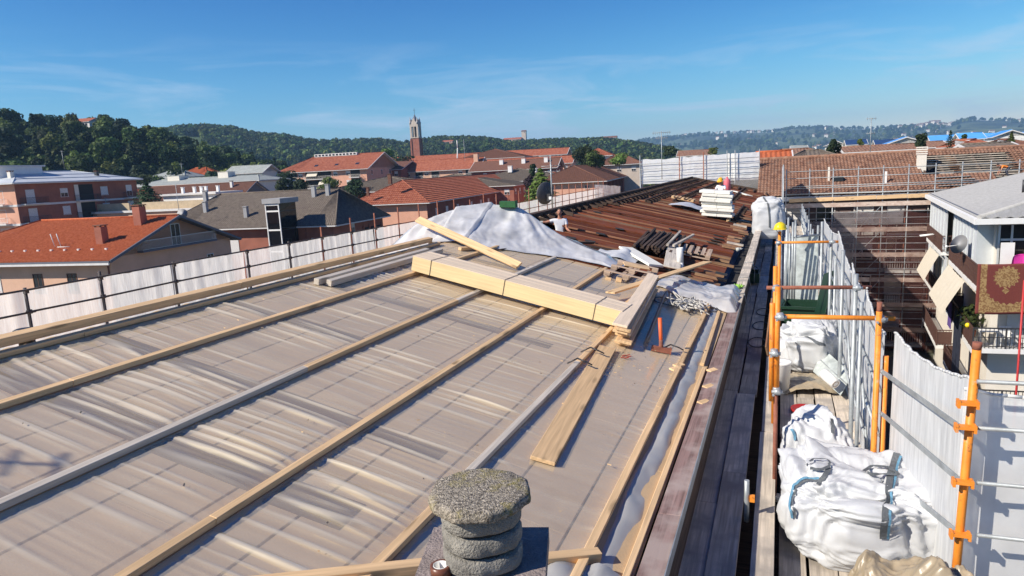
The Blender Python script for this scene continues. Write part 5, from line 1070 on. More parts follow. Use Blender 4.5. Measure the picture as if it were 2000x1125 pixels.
k = MB(); q = Pq(.9, -.05, -8.75); k.ball(q, .13, 8); tag(k.build('flower', M['yellow'], None, q), 'yellow flower head at the rail corner', 'flower')
for a0, a1, m, z1, lab in ((6.2, 7.6, 'purple', -10.2, 'purple cloth hanging from the lower side rail'), (2.6, 5.2, 'navy', -12.6, 'long dark striped cloth hanging below the lower side rail')):
    mb = MB(); mb.smooth = True; mb.grid(20, 8, lambda u, v: Pq(a0+(a1-a0)*u, -.06-.05*math.sin(u*25)*(1-v), z1+(-8.68-z1)*v)); tag(mb.build('laundry', M[m]), lab, 'laundry')
for i, b0 in enumerate((2.4, 3.3)): k = MB(); k.frame(NC, D1, D2, ZU, -.2, .12, b0, b0+.75, -8.62, -8.54); tag(k.build('rail_mat', M['rust'], None, Pq(0, b0, -8.6)), ('left', 'right')[i]+' folded dark red mat laid over the lower front rail', 'mat')
p0, p1 = py(1999, 570, 34.5), py(1988, 740, 34.5); k = MB(); k.tube(p0+ZU*.5, V((p1.x, p1.y, GZ)), .045, 8); tag(k.build('red_pole', M['plaster_red'], None, (p1.x, p1.y, GZ)), 'thin dark red pole standing in front of the carpet', 'pole')
k = MB(); k.box(1.5, 60, -20, 59, GZ+.02, GZ+.06); tag(k.build('courtyard', M['asphalt']), kind='structure')

# ================================================================ THE ROOF BEING REBUILT
RX, EX_, FX = -7.5, -.98, -14.3                          # ridge, near eave, far eave
HT = thing('roof_under_repair', 'long low pitched roof under repair, new boarding in front and old brown boards behind', 'building', (-4, 0, GZ))
k = MB()
zf = rp(RX, 0, -.10).z; ze_ = rp(EX_, 0, -.10).z
for (x0, y0, x1, y1) in ((-.86, -14, -.86, 64.6), (FX, 64.6, FX, -14)): k.poly((x0, y0, GZ), (x1, y1, GZ), (x1, y1, ze_-.02), (x0, y0, ze_-.02))
for y, s_ in ((-14, 1), (64.6, -1)):
    q = [(FX, y, GZ), (-.86, y, GZ), (-.86, y, ze_-.02), (RX, y, zf), (FX, y, ze_-.02)]; k.poly(*(q if s_ > 0 else q[::-1]))
k.poly((FX, -14, -3.42), (-.86, -14, -3.42), (-.86, 64.6, -3.42), (FX, 64.6, -3.42)); k.build('wall', M['wall_beige'], HT)
k = MB(); tiles(k, (FX-.4, 64.6, ze_-.15), (FX-.4, -14, ze_-.15), (RX-.02, -14, zf+.02), (RX-.02, 64.6, zf+.02), .5, .5, .03); k.build('far_slope', M['insul'], HT)
# wood fibre boards: staggered rows with open joints
bw, bl_ = .61, 2.42
for i in range(11):
    x1 = EX_-.02-i*bw; x0 = max(RX+.01, x1-bw+.007); off = (i % 3)*.8-3.1
    for j in range(9):
        y0 = max(-2.2, off+j*bl_); y1 = min(15.95, off+(j+1)*bl_-.007)
        if y1-y0 > .1: rplank('insulation_board', ((x0+x1)/2, y0), ((x0+x1)/2, y1), x1-x0, .05, M['insul'], HT, -.055, bev=.003)
BX = [-7.42, -6.43, -5.08, -3.85, -2.62, -1.38]          # the rows of battens
def segs(y0, y1, L_=4.0, off=0):
    out = []; y = y0
    nxt = y0+L_-off
    while y < y1-.05: out.append((y, min(nxt, y1)-.004)); y = nxt; nxt += L_
    return out
for r_, (x, yb, o_) in enumerate(zip(BX, (14.2, 15.6, 15.7, 15.75, 14.0, 14.6), (1.2, 2.1, .3, 3.0, 1.6, 2.4))):
    for i, (a, b_) in enumerate(segs(-1.5, yb, 4.0, o_)):
        m = M['pine_grey'] if (r_ == 2 and i != 2) or (r_ == 4 and i % 3 == 2) else M['pine']
        rplank('batten', (x, a), (x, b_), .072, .058, m, HT, .012)
for i, (a, b_) in enumerate(segs(-1.5, 14.0, 4.0, 2.6)): rplank('ridge_beam', (-7.56, a), (-7.56, b_), .12, .10, M['pine'], HT, .07)
# dark brown strips under the film, one per bay
for Y, w in ((1.55, .34), (2.85, .34), (4.17, .40), (5.48, .27), (7.5, .26), (9.4, .26), (11.6, .24), (13.6, .24)):
    for r_, (a, b_) in enumerate(zip(BX[:-1], BX[1:])):
        if rnd.random() < .18 and Y > 6: continue
        if Y < 2.9 and r_ > 1: continue
        if r_ == 4: continue
        x1 = b_-.06-(rnd.uniform(.2, .5) if r_ >= 3 else 0)
        rplank('dark_strip', (a+.06, Y+rnd.uniform(-.04, .04)), (x1, Y+rnd.uniform(-.04, .04)), w, .004, M['brown_strip'], HT, -.004, bev=0)
# the translucent film, pulled into pleats between battens
big = [(1.3, .02, .03), (3.4, .016, .012), (4.52, .05, .032), (4.95, .04, .02), (5.2, .025, .012), (6.35, .03, .018), (7.05, .05, .022), (7.35, .04, .018), (8.3, .035, .014), (9.0, .05, .022), (9.9, .04, .016), (10.8, .05, .02)]
def pleat(X, Y, bi):
    y = Y+.10*(X-BX[bi])*mnoise.noise((bi*3.1, Y*.35, 0))
    patch = .10+.5*max(0, mnoise.noise((Y*.55+bi*.13, 4.2, 1)))+sum(A*math.exp(-((Y-c+.15*(bi-2))/s_)**2) for c, s_, A in ((4.55, .75, 1.0), (3.3, .35, .45), (2.0, .4, .5), (7.05, .45, .9), (8.4, .35, .4), (10.2, .6, .7), (12.6, .5, .5)))
    w = .6*max(0, ridge(y*4.2, X*.22, bi*.2)-.45)/.55+.4*max(0, ridge(y*9.5, X*.35, 7+bi*.2)-.5)/.5
    h = .050*w*patch
    for c, s_, a in big: h += a*math.exp(-((y-c)/s_)**2)*(.6+.4*mnoise.noise((bi*2.3, c, 0)))
    return h
for bi, (a, b_) in enumerate(zip(BX[:-1], BX[1:])):
    mb = MB(); mb.smooth = True; x0, x1 = a+.037, b_-.037; y0, y1 = -1.5, 15.6; ny, nx = 1000, 10
    def f(u, v, bi=bi, x0=x0, x1=x1):
        X = x0+(x1-x0)*v; Y = y0+(y1-y0)*u; env = (math.sin(math.pi*v))**.55 if 0 < v < 1 else 0
        if bi == 4:                                        # flat bay over the eave: fans of creases at its edges
            h = .016*max(0, mnoise.noise((Y*14+X*3, X*2, 5)))*(abs(2*v-1)**1.5)+.006*max(0, mnoise.noise((Y*3, X*3, 2)))
            e2 = math.exp(-((Y-4.6)/1.1)**2); h += .02*e2*max(0, math.sin((math.atan2(X+1.3, Y-7.5))*46))
        else: h = pleat(X, Y, bi)*env
        return rp(X, Y, .005+h)
    mb.grid(ny, nx, f); o = mb.build('roof_film', M['film_roof'], HT); at = o.data.attributes.new('layers', 'FLOAT', 'POINT'); vals = []
    for i in range(ny+1):
        for j in range(nx+1):
            h = (V(mb.v[i*(nx+1)+j])-rp(0, 0, .005)).dot(RN); hl = (V(mb.v[max(0, i-4)*(nx+1)+j])-rp(0, 0, .005)).dot(RN); hr_ = (V(mb.v[min(ny, i+4)*(nx+1)+j])-rp(0, 0, .005)).dot(RN); vals.append(min(1, max(0, (h-.5*(hl+hr_)-.0012)/.011)))  # crest mask that whitens pleats into painted bright streaks
    at.data.foreach_set('value', vals)
# surplus film rolled down beside the eave batten
mb = MB(); mb.smooth = True
def roll(u, v):
    Y = 3.2+11.6*u; t = math.pi*(1.12*v-.06); flare = max(0, (5.6-Y)/2.4); w = .14+.03*mnoise.noise((Y*1.3, 2, 0))+.10*flare; n = mnoise.noise((Y*2.2, v*3, 0))*.022+mnoise.noise((Y*6, v*5, 4))*.010
    X = -1.325+w*(1-math.cos(t))+.03*mnoise.noise((Y*.9, 0, 5)); h = -.02+(.085+n)*max(-.3, math.sin(t))-.10*v-.12*flare*v
    return rp(X, Y, h)
mb.grid(300, 14, roll); mb.build('film_roll', M['film_roll'], HT)
for a, b_, dx in (((-1.06, 2.6), (-1.045, 10.25), 0), ((-1.09, 10.42), (-1.15, 14.2), 0)): rplank('eave_strip', a, b_, .055, .06, M['pine'], HT, -.02)
for a, b_ in segs(-2, 15.2, 4.4, 1.1): plank('fascia_board', (-.88, a, -3.09), (-.88, b_, -3.09), .20, .04, M['maroon'], HT)
for a, b_ in segs(15.22, 37, 4.0, .5): plank('fascia_board', (-.88+rnd.uniform(-.01, .01), a, -3.07), (-.88, b_, -3.07), .24, .05, M['plank_grey'], HT)
k = MB(); k.box(-.776, -.768, -2, 15.2, -3.16, -3.045); k.build('metal_edge', M['galv'], HT)
for a, b_ in segs(-2, 40, 4.0, 2.2): plank('fascia_face', (-.845, a, -3.43), (-.845, b_, -3.43), .03, .62, M['old_wood'], HT)
k = MB(); k.box(-1.34, -1.0, 15.9, 62, -3.36, -3.26); k.build('gutter_bed', M['gap_shade_black'], HT); k = MB(); k.box(-1.12, -.99, -2, 15.88, -3.34, -3.24); k.build('gutter_bed', M['gap_shade_black'], HT)
# cross timbers at the near end, round the chimney
plank('edge_timber', pr(480, 1145, .05), pr(832, 1106, .05), .085, .09, M['pine'], HT, RN); plank('edge_timber', pr(1038, 1097, .05), pr(1170, 1084, .05), .085, .09, M['pine'], HT, RN)
mb = MB(); mb.smooth = True; mb.grid(40, 20, lambda u, v: rp(-2.1+1.15*u, 3.1+1.35*v+.25*u, .0+.05*mnoise.noise((u*6, v*5, 1))+.03*mnoise.noise((u*16, v*9, 2))+.04)); mb.build('loose_film', M['film_roll'], HT)
# scraps of batten and tape on the eave
for i, (x, y, a) in enumerate(((1318, 715, .3), (1311, 722, -.2), (1384, 725, .4), (1376, 757, 0), (1366, 788, .2))):
    p = pr(x, y, .05); o = plank('wood_scrap', p, p+V((.10*math.cos(a), .16, -.01)), .09, .025, M['pine'], HT, RN); 

# --- old brown boards over the rest of the roof
M['lip_board'] = wood('board_edge', (.25, .125, .075), var=.3, orand=.3, rough=.9, knots=False, spec=.1)
Y = 15.98; i = 0
while Y < 64.4:
    w = rnd.uniform(.50, 1.0) if Y < 40 else rnd.uniform(.4, .7); 
    if Y+w > 64.4: w = 64.4-Y
    m = M['tan_board'] if rnd.random() < .17 else M['brown_board']; hole = 19.95 < Y+w/2 < 21.35
    h = rnd.uniform(-.03, .02); x0 = RX+.05 if not hole else -6.12; x1 = -1.32-rnd.uniform(.0, .22)
    rplank('roof_board', (x0+.0, Y+w/2), (x1, Y+w/2+.0), w-.03, .05, m, HT, -.06+h, bev=0)
    if Y < 40: rplank('board_lip', (x0, Y), (x1, Y), .035, .05, M['lip_board'] if i % 3 else m, HT, -.035+h, bev=0)
    # broken pale ends and rafter feet at the eave
    if Y < 36 and rnd.random() < .75:
        rplank('rafter_foot', (x1-.25-rnd.uniform(0, .35), Y+w/2), (x1+rnd.uniform(.05, .2), Y+w/2), w*rnd.uniform(.2, .4), .06, M['plank_grey'] if i % 4 == 0 else M['tan_board'], HT, -.02+rnd.uniform(-.01, .03), bev=0)
        if rnd.random() < .35: rplank('gap_shade', (x1-.9, Y+w*.9), (x1-.55, Y+w*.9), .12, .02, M['gap_shade_black'], HT, .012, bev=0)  # black patch painted for the shade of a gap
    Y += w; i += 1
rplank('roof_board', (RX+.04, 20.6), (-7.12, 20.6), 1.3, .05, M['brown_board'], HT, -.06, bev=0)
for Y in [16.4+.92*i for i in range(52)]: rplank('ridge_stub', (RX-.05, Y), (RX+rnd.uniform(.28, .6), Y+rnd.uniform(-.05, .05)), .09, .12, M['old_wood'], HT, -.0, bev=0)
for a, b_ in segs(15.8, 64.4, 4.2, 1): rplank('old_ridge_board', (RX-.03, a), (RX-.03, b_), .13, .14, M['old_wood'], HT, .06, bev=0)
for r_, (x, y0, y1) in enumerate(((-6.95, 30, 64.2), (-6.25, 34, 64.2), (-5.35, 37, 64.2), (-4.2, 39, 64.2), (-3.0, 45, 64.2), (-2.1, 34, 43))):
    for a, b_ in segs(y0, y1, 4.1, rnd.uniform(0, 3)): rplank('old_batten', (x+rnd.uniform(-.03, .03), a), (x+rnd.uniform(-.03, .03), b_), .07, .07, M['old_wood'], HT, .09, bev=0)
    y = y0+.1
    while y < y1-.1:
        rplank('packing_block', (x-.03, y), (x+.27, y), .13, .085, M['old_wood'], HT, .0, bev=0); y += rnd.uniform(.75, .95) if r_ != 5 else .7
for x0 in (-3.4, -2.2, -1.2): rplank('old_batten', (x0, 60.5), (x0, 64.2), .1, .1, M['old_wood'], HT, .02, bev=0)
rplank('end_beam', (RX+.05, 64.45), (-1.0, 64.45), .14, .16, M['old_wood'], HT, 0, bev=0)
for i in range(14): x = rnd.uniform(-7, -1.6); y = rnd.choice((rnd.uniform(17, 24), rnd.uniform(24, 60))); rplank('gap_shade_patch', (x, y), (x+.28, y+.05), .26, .012, M['gap_shade_black'], HT, .022, bev=0)  # flat black patches paint the shade of gaps in the boards
for i, (a, b_) in enumerate((((-5.9, 17.6), (-4.0, 18.4)), ((-5.6, 17.4), (-4.9, 18.6)), ((-6.3, 17.8), (-5.7, 17.4)))): rplank('loose_batten', a, b_, .06, .06, M['old_wood'], HT, .03+.03*i, bev=0)
for x, y in ((-3.5, 17.6), (-2.2, 16.7), (-1.6, 18.6), (-1.75, 16.4)): rplank('gap_shade_patch', (x, y), (x+.3, y), .35, .012, M['gap_shade_black'], HT, .026, bev=0)  # more black patches standing in for shaded gaps

# ================================================================ THINGS ON THE ROOF
def P_(label): return label
# pack of timbers, strapped
tp = thing('timber_pack', 'long strapped pack of pale planed timbers lying across the battens', 'timber pack', rp(-4.5, 11.4, .1))
pa, pb = V((-6.47, 11.13, 0)), V((-2.5, 10.95, 0)); pd = (pb-pa).normalized(); pn = V((-pd.y, pd.x, 0))
for i in range(6):
    o = pn*(i*.108+.05); e = rnd.uniform(-.02, .02); a, b_ = pa+o+pd*e, pb+o+pd*e
    plank('timber', rp(a.x, a.y, .235), rp(b_.x, b_.y, .235), .102, .27 if i else .275, M['pine_pack'] if i == 0 else M['pine_top'], tp, RN, .006)
for i in range(6):
    o = pn*(i*.108+.05); a, b_ = pa+o, pb+o; plank('top_lath', rp(a.x, a.y, .377+.002*(i%2)), rp(b_.x, b_.y, .377+.002*(i%2)), .099, .012, M['pine_top'], tp, RN, .002)
for f in (.10, .47, .885):
    c = pa.lerp(pb, f); k = MB(); q = [c-pn*.006, c+pn*.655]
    A, B = rp(q[0].x, q[0].y, .391), rp(q[1].x, q[1].y, .391); A2, B2 = rp(q[0].x, q[0].y, .09), rp(q[1].x, q[1].y, .09)
    for s_, e_ in ((A, B), (A, A2), (B, B2)): k.beam(s_, e_, .008, .005, RN if s_ is A and e_ is B else pn)
    k.build('strap', M['dark_steel'], tp)
gl = thing('loose_timber', 'pair of short square timbers lying along the roof left of the strapped pack', 'timber', rp(-7, 10, .03))
rplank('timber', (-7.10, 9.15), (-7.16, 13.1), .1, .1, M['pine_grey'], gl, .015); rplank('timber', (-6.93, 9.25), (-6.98, 13.4), .1, .1, M['pine_grey'], gl, .015)
def single(name, label, p0, p1, w, t, m, up=RN, cat='board'): o = plank(name, p0, p1, w, t, m, None, up); return tag(o, label, cat)
single('long_board', 'long bright board leaning from the roof film up onto the heap under white sheeting', pr(1014, 519, .10), py(816, 428, 15.0), .19, .045, M['pine'], V((0, -.6, .8)))
single('short_board', 'short block of pale timber under the leaning board', pr(898, 486, .05), pr(945, 483, .05), .1, .07, M['pine'])
single('short_board', 'thin dark offcut lying in front of the white sheeting', pr(967, 489, .03), pr(992, 485, .03), .05, .02, M['old_wood'])
single('wide_board', 'single wide sawn board lying alone on the film above the chimney cap', rp(-2.14, 5.93, .035), rp(-2.44, 9.92, .035), .25, .04, M['pine'])
single('diagonal_board', 'long honey coloured board lying diagonally over the crumpled clear sheeting', rp(-3.12, 12.9, .17), rp(-1.79, 17.6, .42), .21, .035, M['pine'], V((-.05, -.25, 1)))
single('upright_plank', 'broad grey plank tilted over the old boards beside the white pipe', rp(-2.55, 17.15, .16), rp(-2.9, 19.95, .26), .42, .035, M['pine_grey'])
bs_ = thing('board_stack', 'stack of sawn boards with ragged ends beside the end of the strapped pack', 'board stack', rp(-2.4, 12, .03))
for i in range(7):
    j = rnd.uniform; plank('board', rp(-2.27+j(-.05, .03)-.012*i, 10.25+j(-.12, .15), .07+i*.047), rp(-2.56+j(-.03, .03)-.012*i, 14.55+j(-.15, .15), .07+i*.047), .235, .04, M['pine_grey'] if i == 3 else M['pine_top'] if i == 6 else M['pine'], bs_, RN)
plank('board', rp(-2.02, 10.7, .03), rp(-2.3, 14.5, .03), .02, .22, M['plank_grey'], bs_, (RN+V((.4, 0, 0))).normalized()); plank('board', rp(-2.72, 11.2, .2), rp(-2.5, 13.2, .32), .12, .03, M['pine'], bs_, RN)
# hammer standing on its head
hp = rp(-1.72, 10.5, .01); hm_ = thing('sledge_hammer', 'club hammer with orange red handle standing on its rusty head', 'hammer', hp)
k = MB(); k.tube(hp+V((0, 0, .08)), hp+V((-.02, .05, .54)), .028, 10, .032); k.build('handle', M['hammer_red'], hm_); k = MB(); k.tube(hp+V((0, 0, .02)), hp+V((-.005, .01, .20)), .036, 10, .03); k.build('handle_socket', M['rust'], hm_)
k = MB(); k.frame(hp+ZU*.045, V((1, .25, -.2)).normalized(), V((-.25, 1, 0)).normalized(), V((.2, 0, 1)).normalized(), -.15, .13, -.04, .04, -.04, .04); k.frame(hp+ZU*.045, V((1, .25, -.2)).normalized(), V((-.25, 1, 0)).normalized(), V((.2, 0, 1)).normalized(), .131, .155, -.05, .05, -.05, .05); k.build('head', M['rust'], hm_)
# clamps / bent irons on the battens, offcuts
for i, (x, y, lab) in enumerate(((1130, 708, 'bent iron clamp on the batten beside the wide board'), (1155, 686, 'second bent iron bar lying over the batten nearer the pack'), (1312, 680, 'bent iron hook beside the hammer'))):
    p = pr(x, y, .10); k = MB(); k.path([p+V((-.16, 0, -.02)), p+V((-.02, .03, .05)), p+V((.12, -.03, .02)), p+V((.17, .06, -.04))], .011, 6); tag(k.build('iron_clamp', M['dark_steel'], None, p), lab, 'clamp')
p = pr(1218, 697, .01); k = MB()
for i in range(5): a = i*1.3; k.beam(p+V((.05*math.cos(a), .08*math.sin(a), 0)), p+V((.05*math.cos(a)+.06, .08*math.sin(a)+.03, .01)), .02, .008)
tag(k.build('red_scrap', M['red'], None, p), 'few dark red scraps on the film below the board stack', 'scraps')
p = pr(1205, 543, .02); 
for i, (dx, lab) in enumerate(((-.1, 'left small wooden block in front of the upturned pallet'), (.14, 'right small wooden block in front of the upturned pallet'))): single('wood_block', lab, p+V((dx-.09, -.3, .03)), p+V((dx+.03, -.28, .0)), .11, .09, M['pine'], cat='block')
# pallets
def pallet(label, c, u, n, L_=1.2, W_=.8, m='pine', upside=False, name='wooden_pallet', drop=()):
    t = thing(name, label, 'pallet', c, 'wooden pallets'); u = u.normalized(); v = n.cross(u).normalized(); s_ = -1 if upside else 1; base = c+(n*.145 if upside else V((0, 0, 0)))
    B = lambda nm, a0, a1, b0, b1, c0, c1, mm=m: plank(nm, base+u*a0+v*((b0+b1)/2)+n*s_*(c0+c1)/2, base+u*a1+v*((b0+b1)/2)+n*s_*(c0+c1)/2, b1-b0, c1-c0, M[mm], t, n)
    for i, b_ in enumerate((-W_/2, -.05, W_/2-.1)):
        B('bottom_board', -L_/2, L_/2, b_, b_+.1, 0, .022)
        for a in (-L_/2, -.07, L_/2-.145): B('block', a, a+.145, b_, b_+.1, .0225, .1)
    nb = 7; 
    for i in range(nb):
        if i in drop: continue
        a = -L_/2+.05+(L_-.1)*i/(nb-1); p = base+u*a-v*W_/2+n*s_*.123; q = base+u*a+v*W_/2+n*s_*.123; plank('top_board', p, q, .1, .022, M[m], t, n)
    for a in (-L_/2+.07, 0, L_/2-.07): plank('stringer', base+u*a-v*W_/2+n*s_*.106, base+u*a+v*W_/2+n*s_*.106, .14, .0115, M[m], t, n)
    return t
ux = V((1, 0, -SL)).normalized()
pallet('weathered pallet with gaps standing among the dark batten bundle and the white pipe', rp(-2.5, 20.55, .10), ux+V((0, .03, 0)), (RN+V((0, -.12, 0))).normalized(), m='pallet')
pallet('new yellow pallet left on the far old boards behind the white panel', rp(-5.0, 38.3, .12), ux, RN)
up_t = pallet('upturned broken pallet at the edge of the new boarding', rp(-3.25, 15.75, .03), ux+V((0, .02, 0)), RN, 1.0, 1.65, 'pallet', True, drop=(1, 4)); o = plank('loose_top_board', rp(-3.5, 15.9, .22), rp(-2.95, 16.1, .22), .38, .02, M['pine'], up_t, RN)
# bundle of old battens
bd = thing('batten_bundle', 'heap of dark old battens laid side by side on the brown boards', 'batten bundle', rp(-3.5, 21, .05))
for i in range(30):
    col, lay = i % 10, i//10; x = -3.95+col*.105+lay*.06+rnd.uniform(-.02, .02); dy = rnd.uniform(-.25, .25); plank('batten', rp(x, 19.1+dy, .07+lay*.075+(.05 if 3 < col < 8 else 0)), rp(x-.12+rnd.uniform(-.15, .12), 22.9+dy, .07+lay*.075+rnd.uniform(0, .05)), .065, .065, M['old_wood'], bd, RN, 0)
for a, b_ in (((-2.9, 19.6), (-2.75, 23.2)), ((-3.05, 19.5), (-3.2, 23.4))): plank('batten', rp(*a, .34), rp(*b_, .30), .065, .065, M['plank_grey'], bd, RN, 0)
# white pipe, white panels
p = rp(-2.42, 17.95, 0); t = thing('vent_pipe', 'short white vent pipe standing out of the old boards', 'pipe', p); k = MB(); k.lathe([(.085, .12), (.085, .58), (.075, .585), (.07, .5)], p, 14); k.build('tube', M['white'], t); k = MB(); k.lathe([(.14, -.02), (.12, .1), (.1, .14)], p, 12, wob=lambda a, h: 1+.08*math.sin(a*5)); k.build('collar', M['concrete'], t); k = MB(); k.tube(p+V((.05, -.25, .02)), p+V((.05, -.1, .18)), .05, 8); k.build('side_branch', M['white'], t)
def panel(label, a, b_, w, t, m='insul_white', up=RN, name='white_slab'): return single(name, label, a, b_, w, t, M[m], up, 'slab')
panel('white panel lying tilted in front of the batten bundle', pr(1222, 484, .15), pr(1282, 519, .12), .42, .06)
mb = MB(); mb.smooth = True; c = pr(1205, 500, .05); mb.grid(18, 12, lambda u, v: c+ux*((u-.5)*1.15)+V((0, 1, 0))*((v-.5)*1.1)+RN*(.18*math.exp(-((u-.62)/.22)**2)*(.4+.6*v)+.05*mnoise.noise((u*5, v*5, 8)))); tag(mb.build('white_sheet', M['bag'], None, c), 'crumpled white sheet left of the tilted white panel', 'sheet')
mb = MB(); mb.smooth = True; c = pr(1342, 405, .05); mb.grid(16, 10, lambda u, v: c+(ux*((u-.5)*1.75))+V((0, 1, 0))*((v-.5)*2.2*(1-.6*abs(2*u-1)**3))+RN*(.16*math.sin(math.pi*u)+.05*mnoise.noise((u*5, v*5, 18)))); tag(mb.build('white_sheet', M['bag'], None, c), 'white sheet lying left of the stack of white slabs', 'sheet')
panel('thin white board lying near the far gable end', pr(1434, 373, .06), pr(1464, 382, .06), .5, .05)
st = thing('insulation_stack', 'tall stack of white insulation slabs on the old roof boards', 'insulation stack', rp(-2.75, 33.2, 0))
for i in range(9):
    o = rnd.uniform(-.07, .07); c = rp(-2.76+o, 33.2+rnd.uniform(-.1, .1), 0)+ZU*(.2+i*.128); u = V((1, rnd.uniform(-.05, .05), -.10)).normalized()
    for s_ in (-1, 1): plank('slab', c+u*(s_*.34-.335), c+u*(s_*.34+.335), 1.2, .118, M['insul_white'], st, ZU, .008)
k = MB(); 
for s_ in (-.5, .5): k.frame(rp(-2.76+s_, 33.2, 0), V((1, 0, 0)), V((0, 1, 0)), ZU, -.06, .06, -.5, .5, -.05, .13)
k.build('bearer', M['pine'], st)
p = py(1420, 372, 41); k = MB(); k.lathe([(.16, 0), (.19, .05), (.19, .55), (.12, .66), (.06, .7), (.06, .78)], (p.x, p.y, p.z-.02), 14); tag(k.build('pink_canister', M['pinkred'], None, p), 'pink red canister standing behind the worker in the amber helmet', 'canister')
k = MB(); p = py(1008, 407, 16.9)+ZU*.05; k.frame(p, V((1, .2, -.05)).normalized(), V((-.2, 1, 0)).normalized(), ZU, -.42, -.02, -.1, .25, -.02, .13); k.frame(p, V((1, .2, -.05)).normalized(), V((-.2, 1, 0)).normalized(), ZU, -.019, .0, -.12, .27, -.03, .15); tag(k.build('green_box', M['green_mid'], None, p), 'small green box lying on top of the white sheeted heap', 'box')

cg = random.Random(77); k = MB()
for i in range(190):
    x, y = (cg.gauss(-2.2, .35), cg.gauss(10.2, .8)) if i < 80 else ((cg.gauss(-1.9, .5), cg.gauss(8.5, 2.2)) if i < 130 else (cg.uniform(-7.2, -1.5), cg.uniform(2.5, 14)))
    if x > -1.46 or min(abs(x-b_) for b_ in BX) < .07: continue
    a = cg.uniform(0, 3.14); p = rp(x, y, .035); d = V((math.cos(a), math.sin(a), -SL*math.cos(a)))*cg.uniform(.006, .022); s_ = V((-math.sin(a), math.cos(a), SL*math.sin(a)))*cg.uniform(.002, .006); k.poly(p-d-s_, p+d-s_, p+d+s_+RN*.008, p-d+s_+RN*.008)
tag(k.build('wood_chips', M['pine'], None, rp(-2.2, 10, 0)), kind='stuff')
# --- white sheeting heaped over a pile on the ridge
pk = [(V((-6.62, 17.1, 0)), .86, 1.5), (V((-8.0, 15.6, 0)), .62, 1.4), (V((-7.5, 16.6, 0)), .74, 1.6), (V((-8.6, 14.9, 0)), .60, .9), (V((-5.6, 16.9, 0)), .30, 1.5)]
def base_z(X): return rp(X, 0, 0).z if X > RX else rp(2*RX-X, 0, 0).z
def seg_d(p, a, b_):
    t = max(0, min(1, (p-a).dot(b_-a)/(b_-a).length_squared)); return (p-a-(b_-a)*t).length
def lerpt(t, tab):
    if t <= tab[0][0]: return tab[0][1]
    for (a, b_), (c, d) in zip(tab[:-1], tab[1:]):
        if t <= c: k_ = (t-a)/(c-a); return b_+(d-b_)*k_
    return tab[-1][1]
HR = [(-9.75, .02), (-9.3, .12), (-8.75, .50), (-8.35, .66), (-7.9, .70), (-7.4, .75), (-6.9, .78), (-6.6, .82), (-6.35, .76), (-6.0, .60), (-5.5, .38), (-5.0, .24), (-4.4, .15), (-3.6, .03)]
YR = [(-9.75, 14.9), (-8.6, 15.2), (-7.9, 16.0), (-7.2, 16.8), (-6.6, 17.1), (-5.5, 17.0), (-3.6, 16.6)]
def heap_pt(u, v):
    X = -9.7+6.1*u; f = 14.45+1.65*sm(-8.2, -4.0, X)-.35*sm(-8.2, -9.7, X)+.12*mnoise.noise((X*2, 3, 0)); bk = 18.0+1.1*math.exp(-((X+6.9)/1.5)**2)-.7*sm(-5.2, -3.6, X)+.12*mnoise.noise((X*2, 9, 0))
    if X < -7.8: f -= .55*sm(-7.8, -9.3, X)
    Y = f+(bk-f)*v; yr = lerpt(X, YR); hr = .5*lerpt(X, HR)+.25*(lerpt(X-.12, HR)+lerpt(X+.12, HR))
    if Y < yr: t = (Y-f)/(yr-f); s_ = .10*min(1, t/.22)+(.90*((t-.22)/.78)**1.15 if t > .22 else 0)
    else: t = (bk-Y)/(bk-yr); s_ = t**1.1
    a = (X+6.62)/(abs(17.1-Y)+.35); a2 = (X+8.3)/(abs(15.4-Y)+.35)
    fold = .045*math.sin(a*11+1.5*mnoise.noise((X*2, Y*2, 0)))*math.exp(-(a/1.3)**2)+.035*math.sin(a2*10)*math.exp(-(a2/1.2)**2)
    cru = crumple(V((X*1.1, Y*1.1, 0)), 5, 6, 1.3)
    h = hr*s_+fold*s_*min(1, hr*2)*min(1, (1.02-s_)*3.5)+cru*(.13*min(1, .35+hr)*(1.15-s_*.8))
    e = min(1, min(v, 1-v)*9, min(u, 1-u)*14); h = max(.02, h*e+.05*e)+.012
    b_ = base_z(X) if abs(X-RX) > .35 else base_z(RX)-.02
    return V((X, Y, b_+h))
mb = MB(); mb.smooth = True; mb.grid(190, 120, heap_pt); o = mb.build('sheeted_heap', M['film_heap'], None, rp(-7, 16, 0)); tag(o, 'big heap covered with translucent white plastic sheeting across the ridge', 'plastic sheeting')
# material hidden under it shows as dim shapes
un = thing('covered_pile', 'dim stacked boards showing through the white plastic heap', 'board pile', rp(-7.3, 16.3, 0))
for i in range(5): plank('board', V((-8.3+.1*i, 15.6+.1*i, base_z(-7.5)+.08+.1*i)), V((-6.75-.1*i, 17.0, base_z(-7.5)+.08+.1*i)), .5, .09, M['pine_grey'], un)
# crumpled clear sheeting at the eave
mb = MB(); mb.smooth = True
def crump(u, v):
    X = -2.62+1.82*u; f = 14.2+1.0*(1-u)**1.3+.2*mnoise.noise((u*5, 1, 0)); bk = 16.75+.3*mnoise.noise((u*5, 8, 0))-.6*max(0, u-.7); Y = f+(bk-f)*v; e = min(1, 8*min(v, 1-v), 8*min(u, 1-u))
    h = .04+e*(.10+.30*crumple(V((u*2.0, v*2.6, 0)), 21, 7, 1.2)+.06*max(0, ridge(u*2.2, v*2.0, 2)))*(.35+.9*u); return rp(X, Y, max(.02, h))
mb.grid(80, 60, crump); tag(mb.build('clear_sheeting', M['film_white'], None, rp(-1.8, 15, 0)), 'crumpled clear plastic sheeting beside the eave under the diagonal board', 'plastic sheeting')
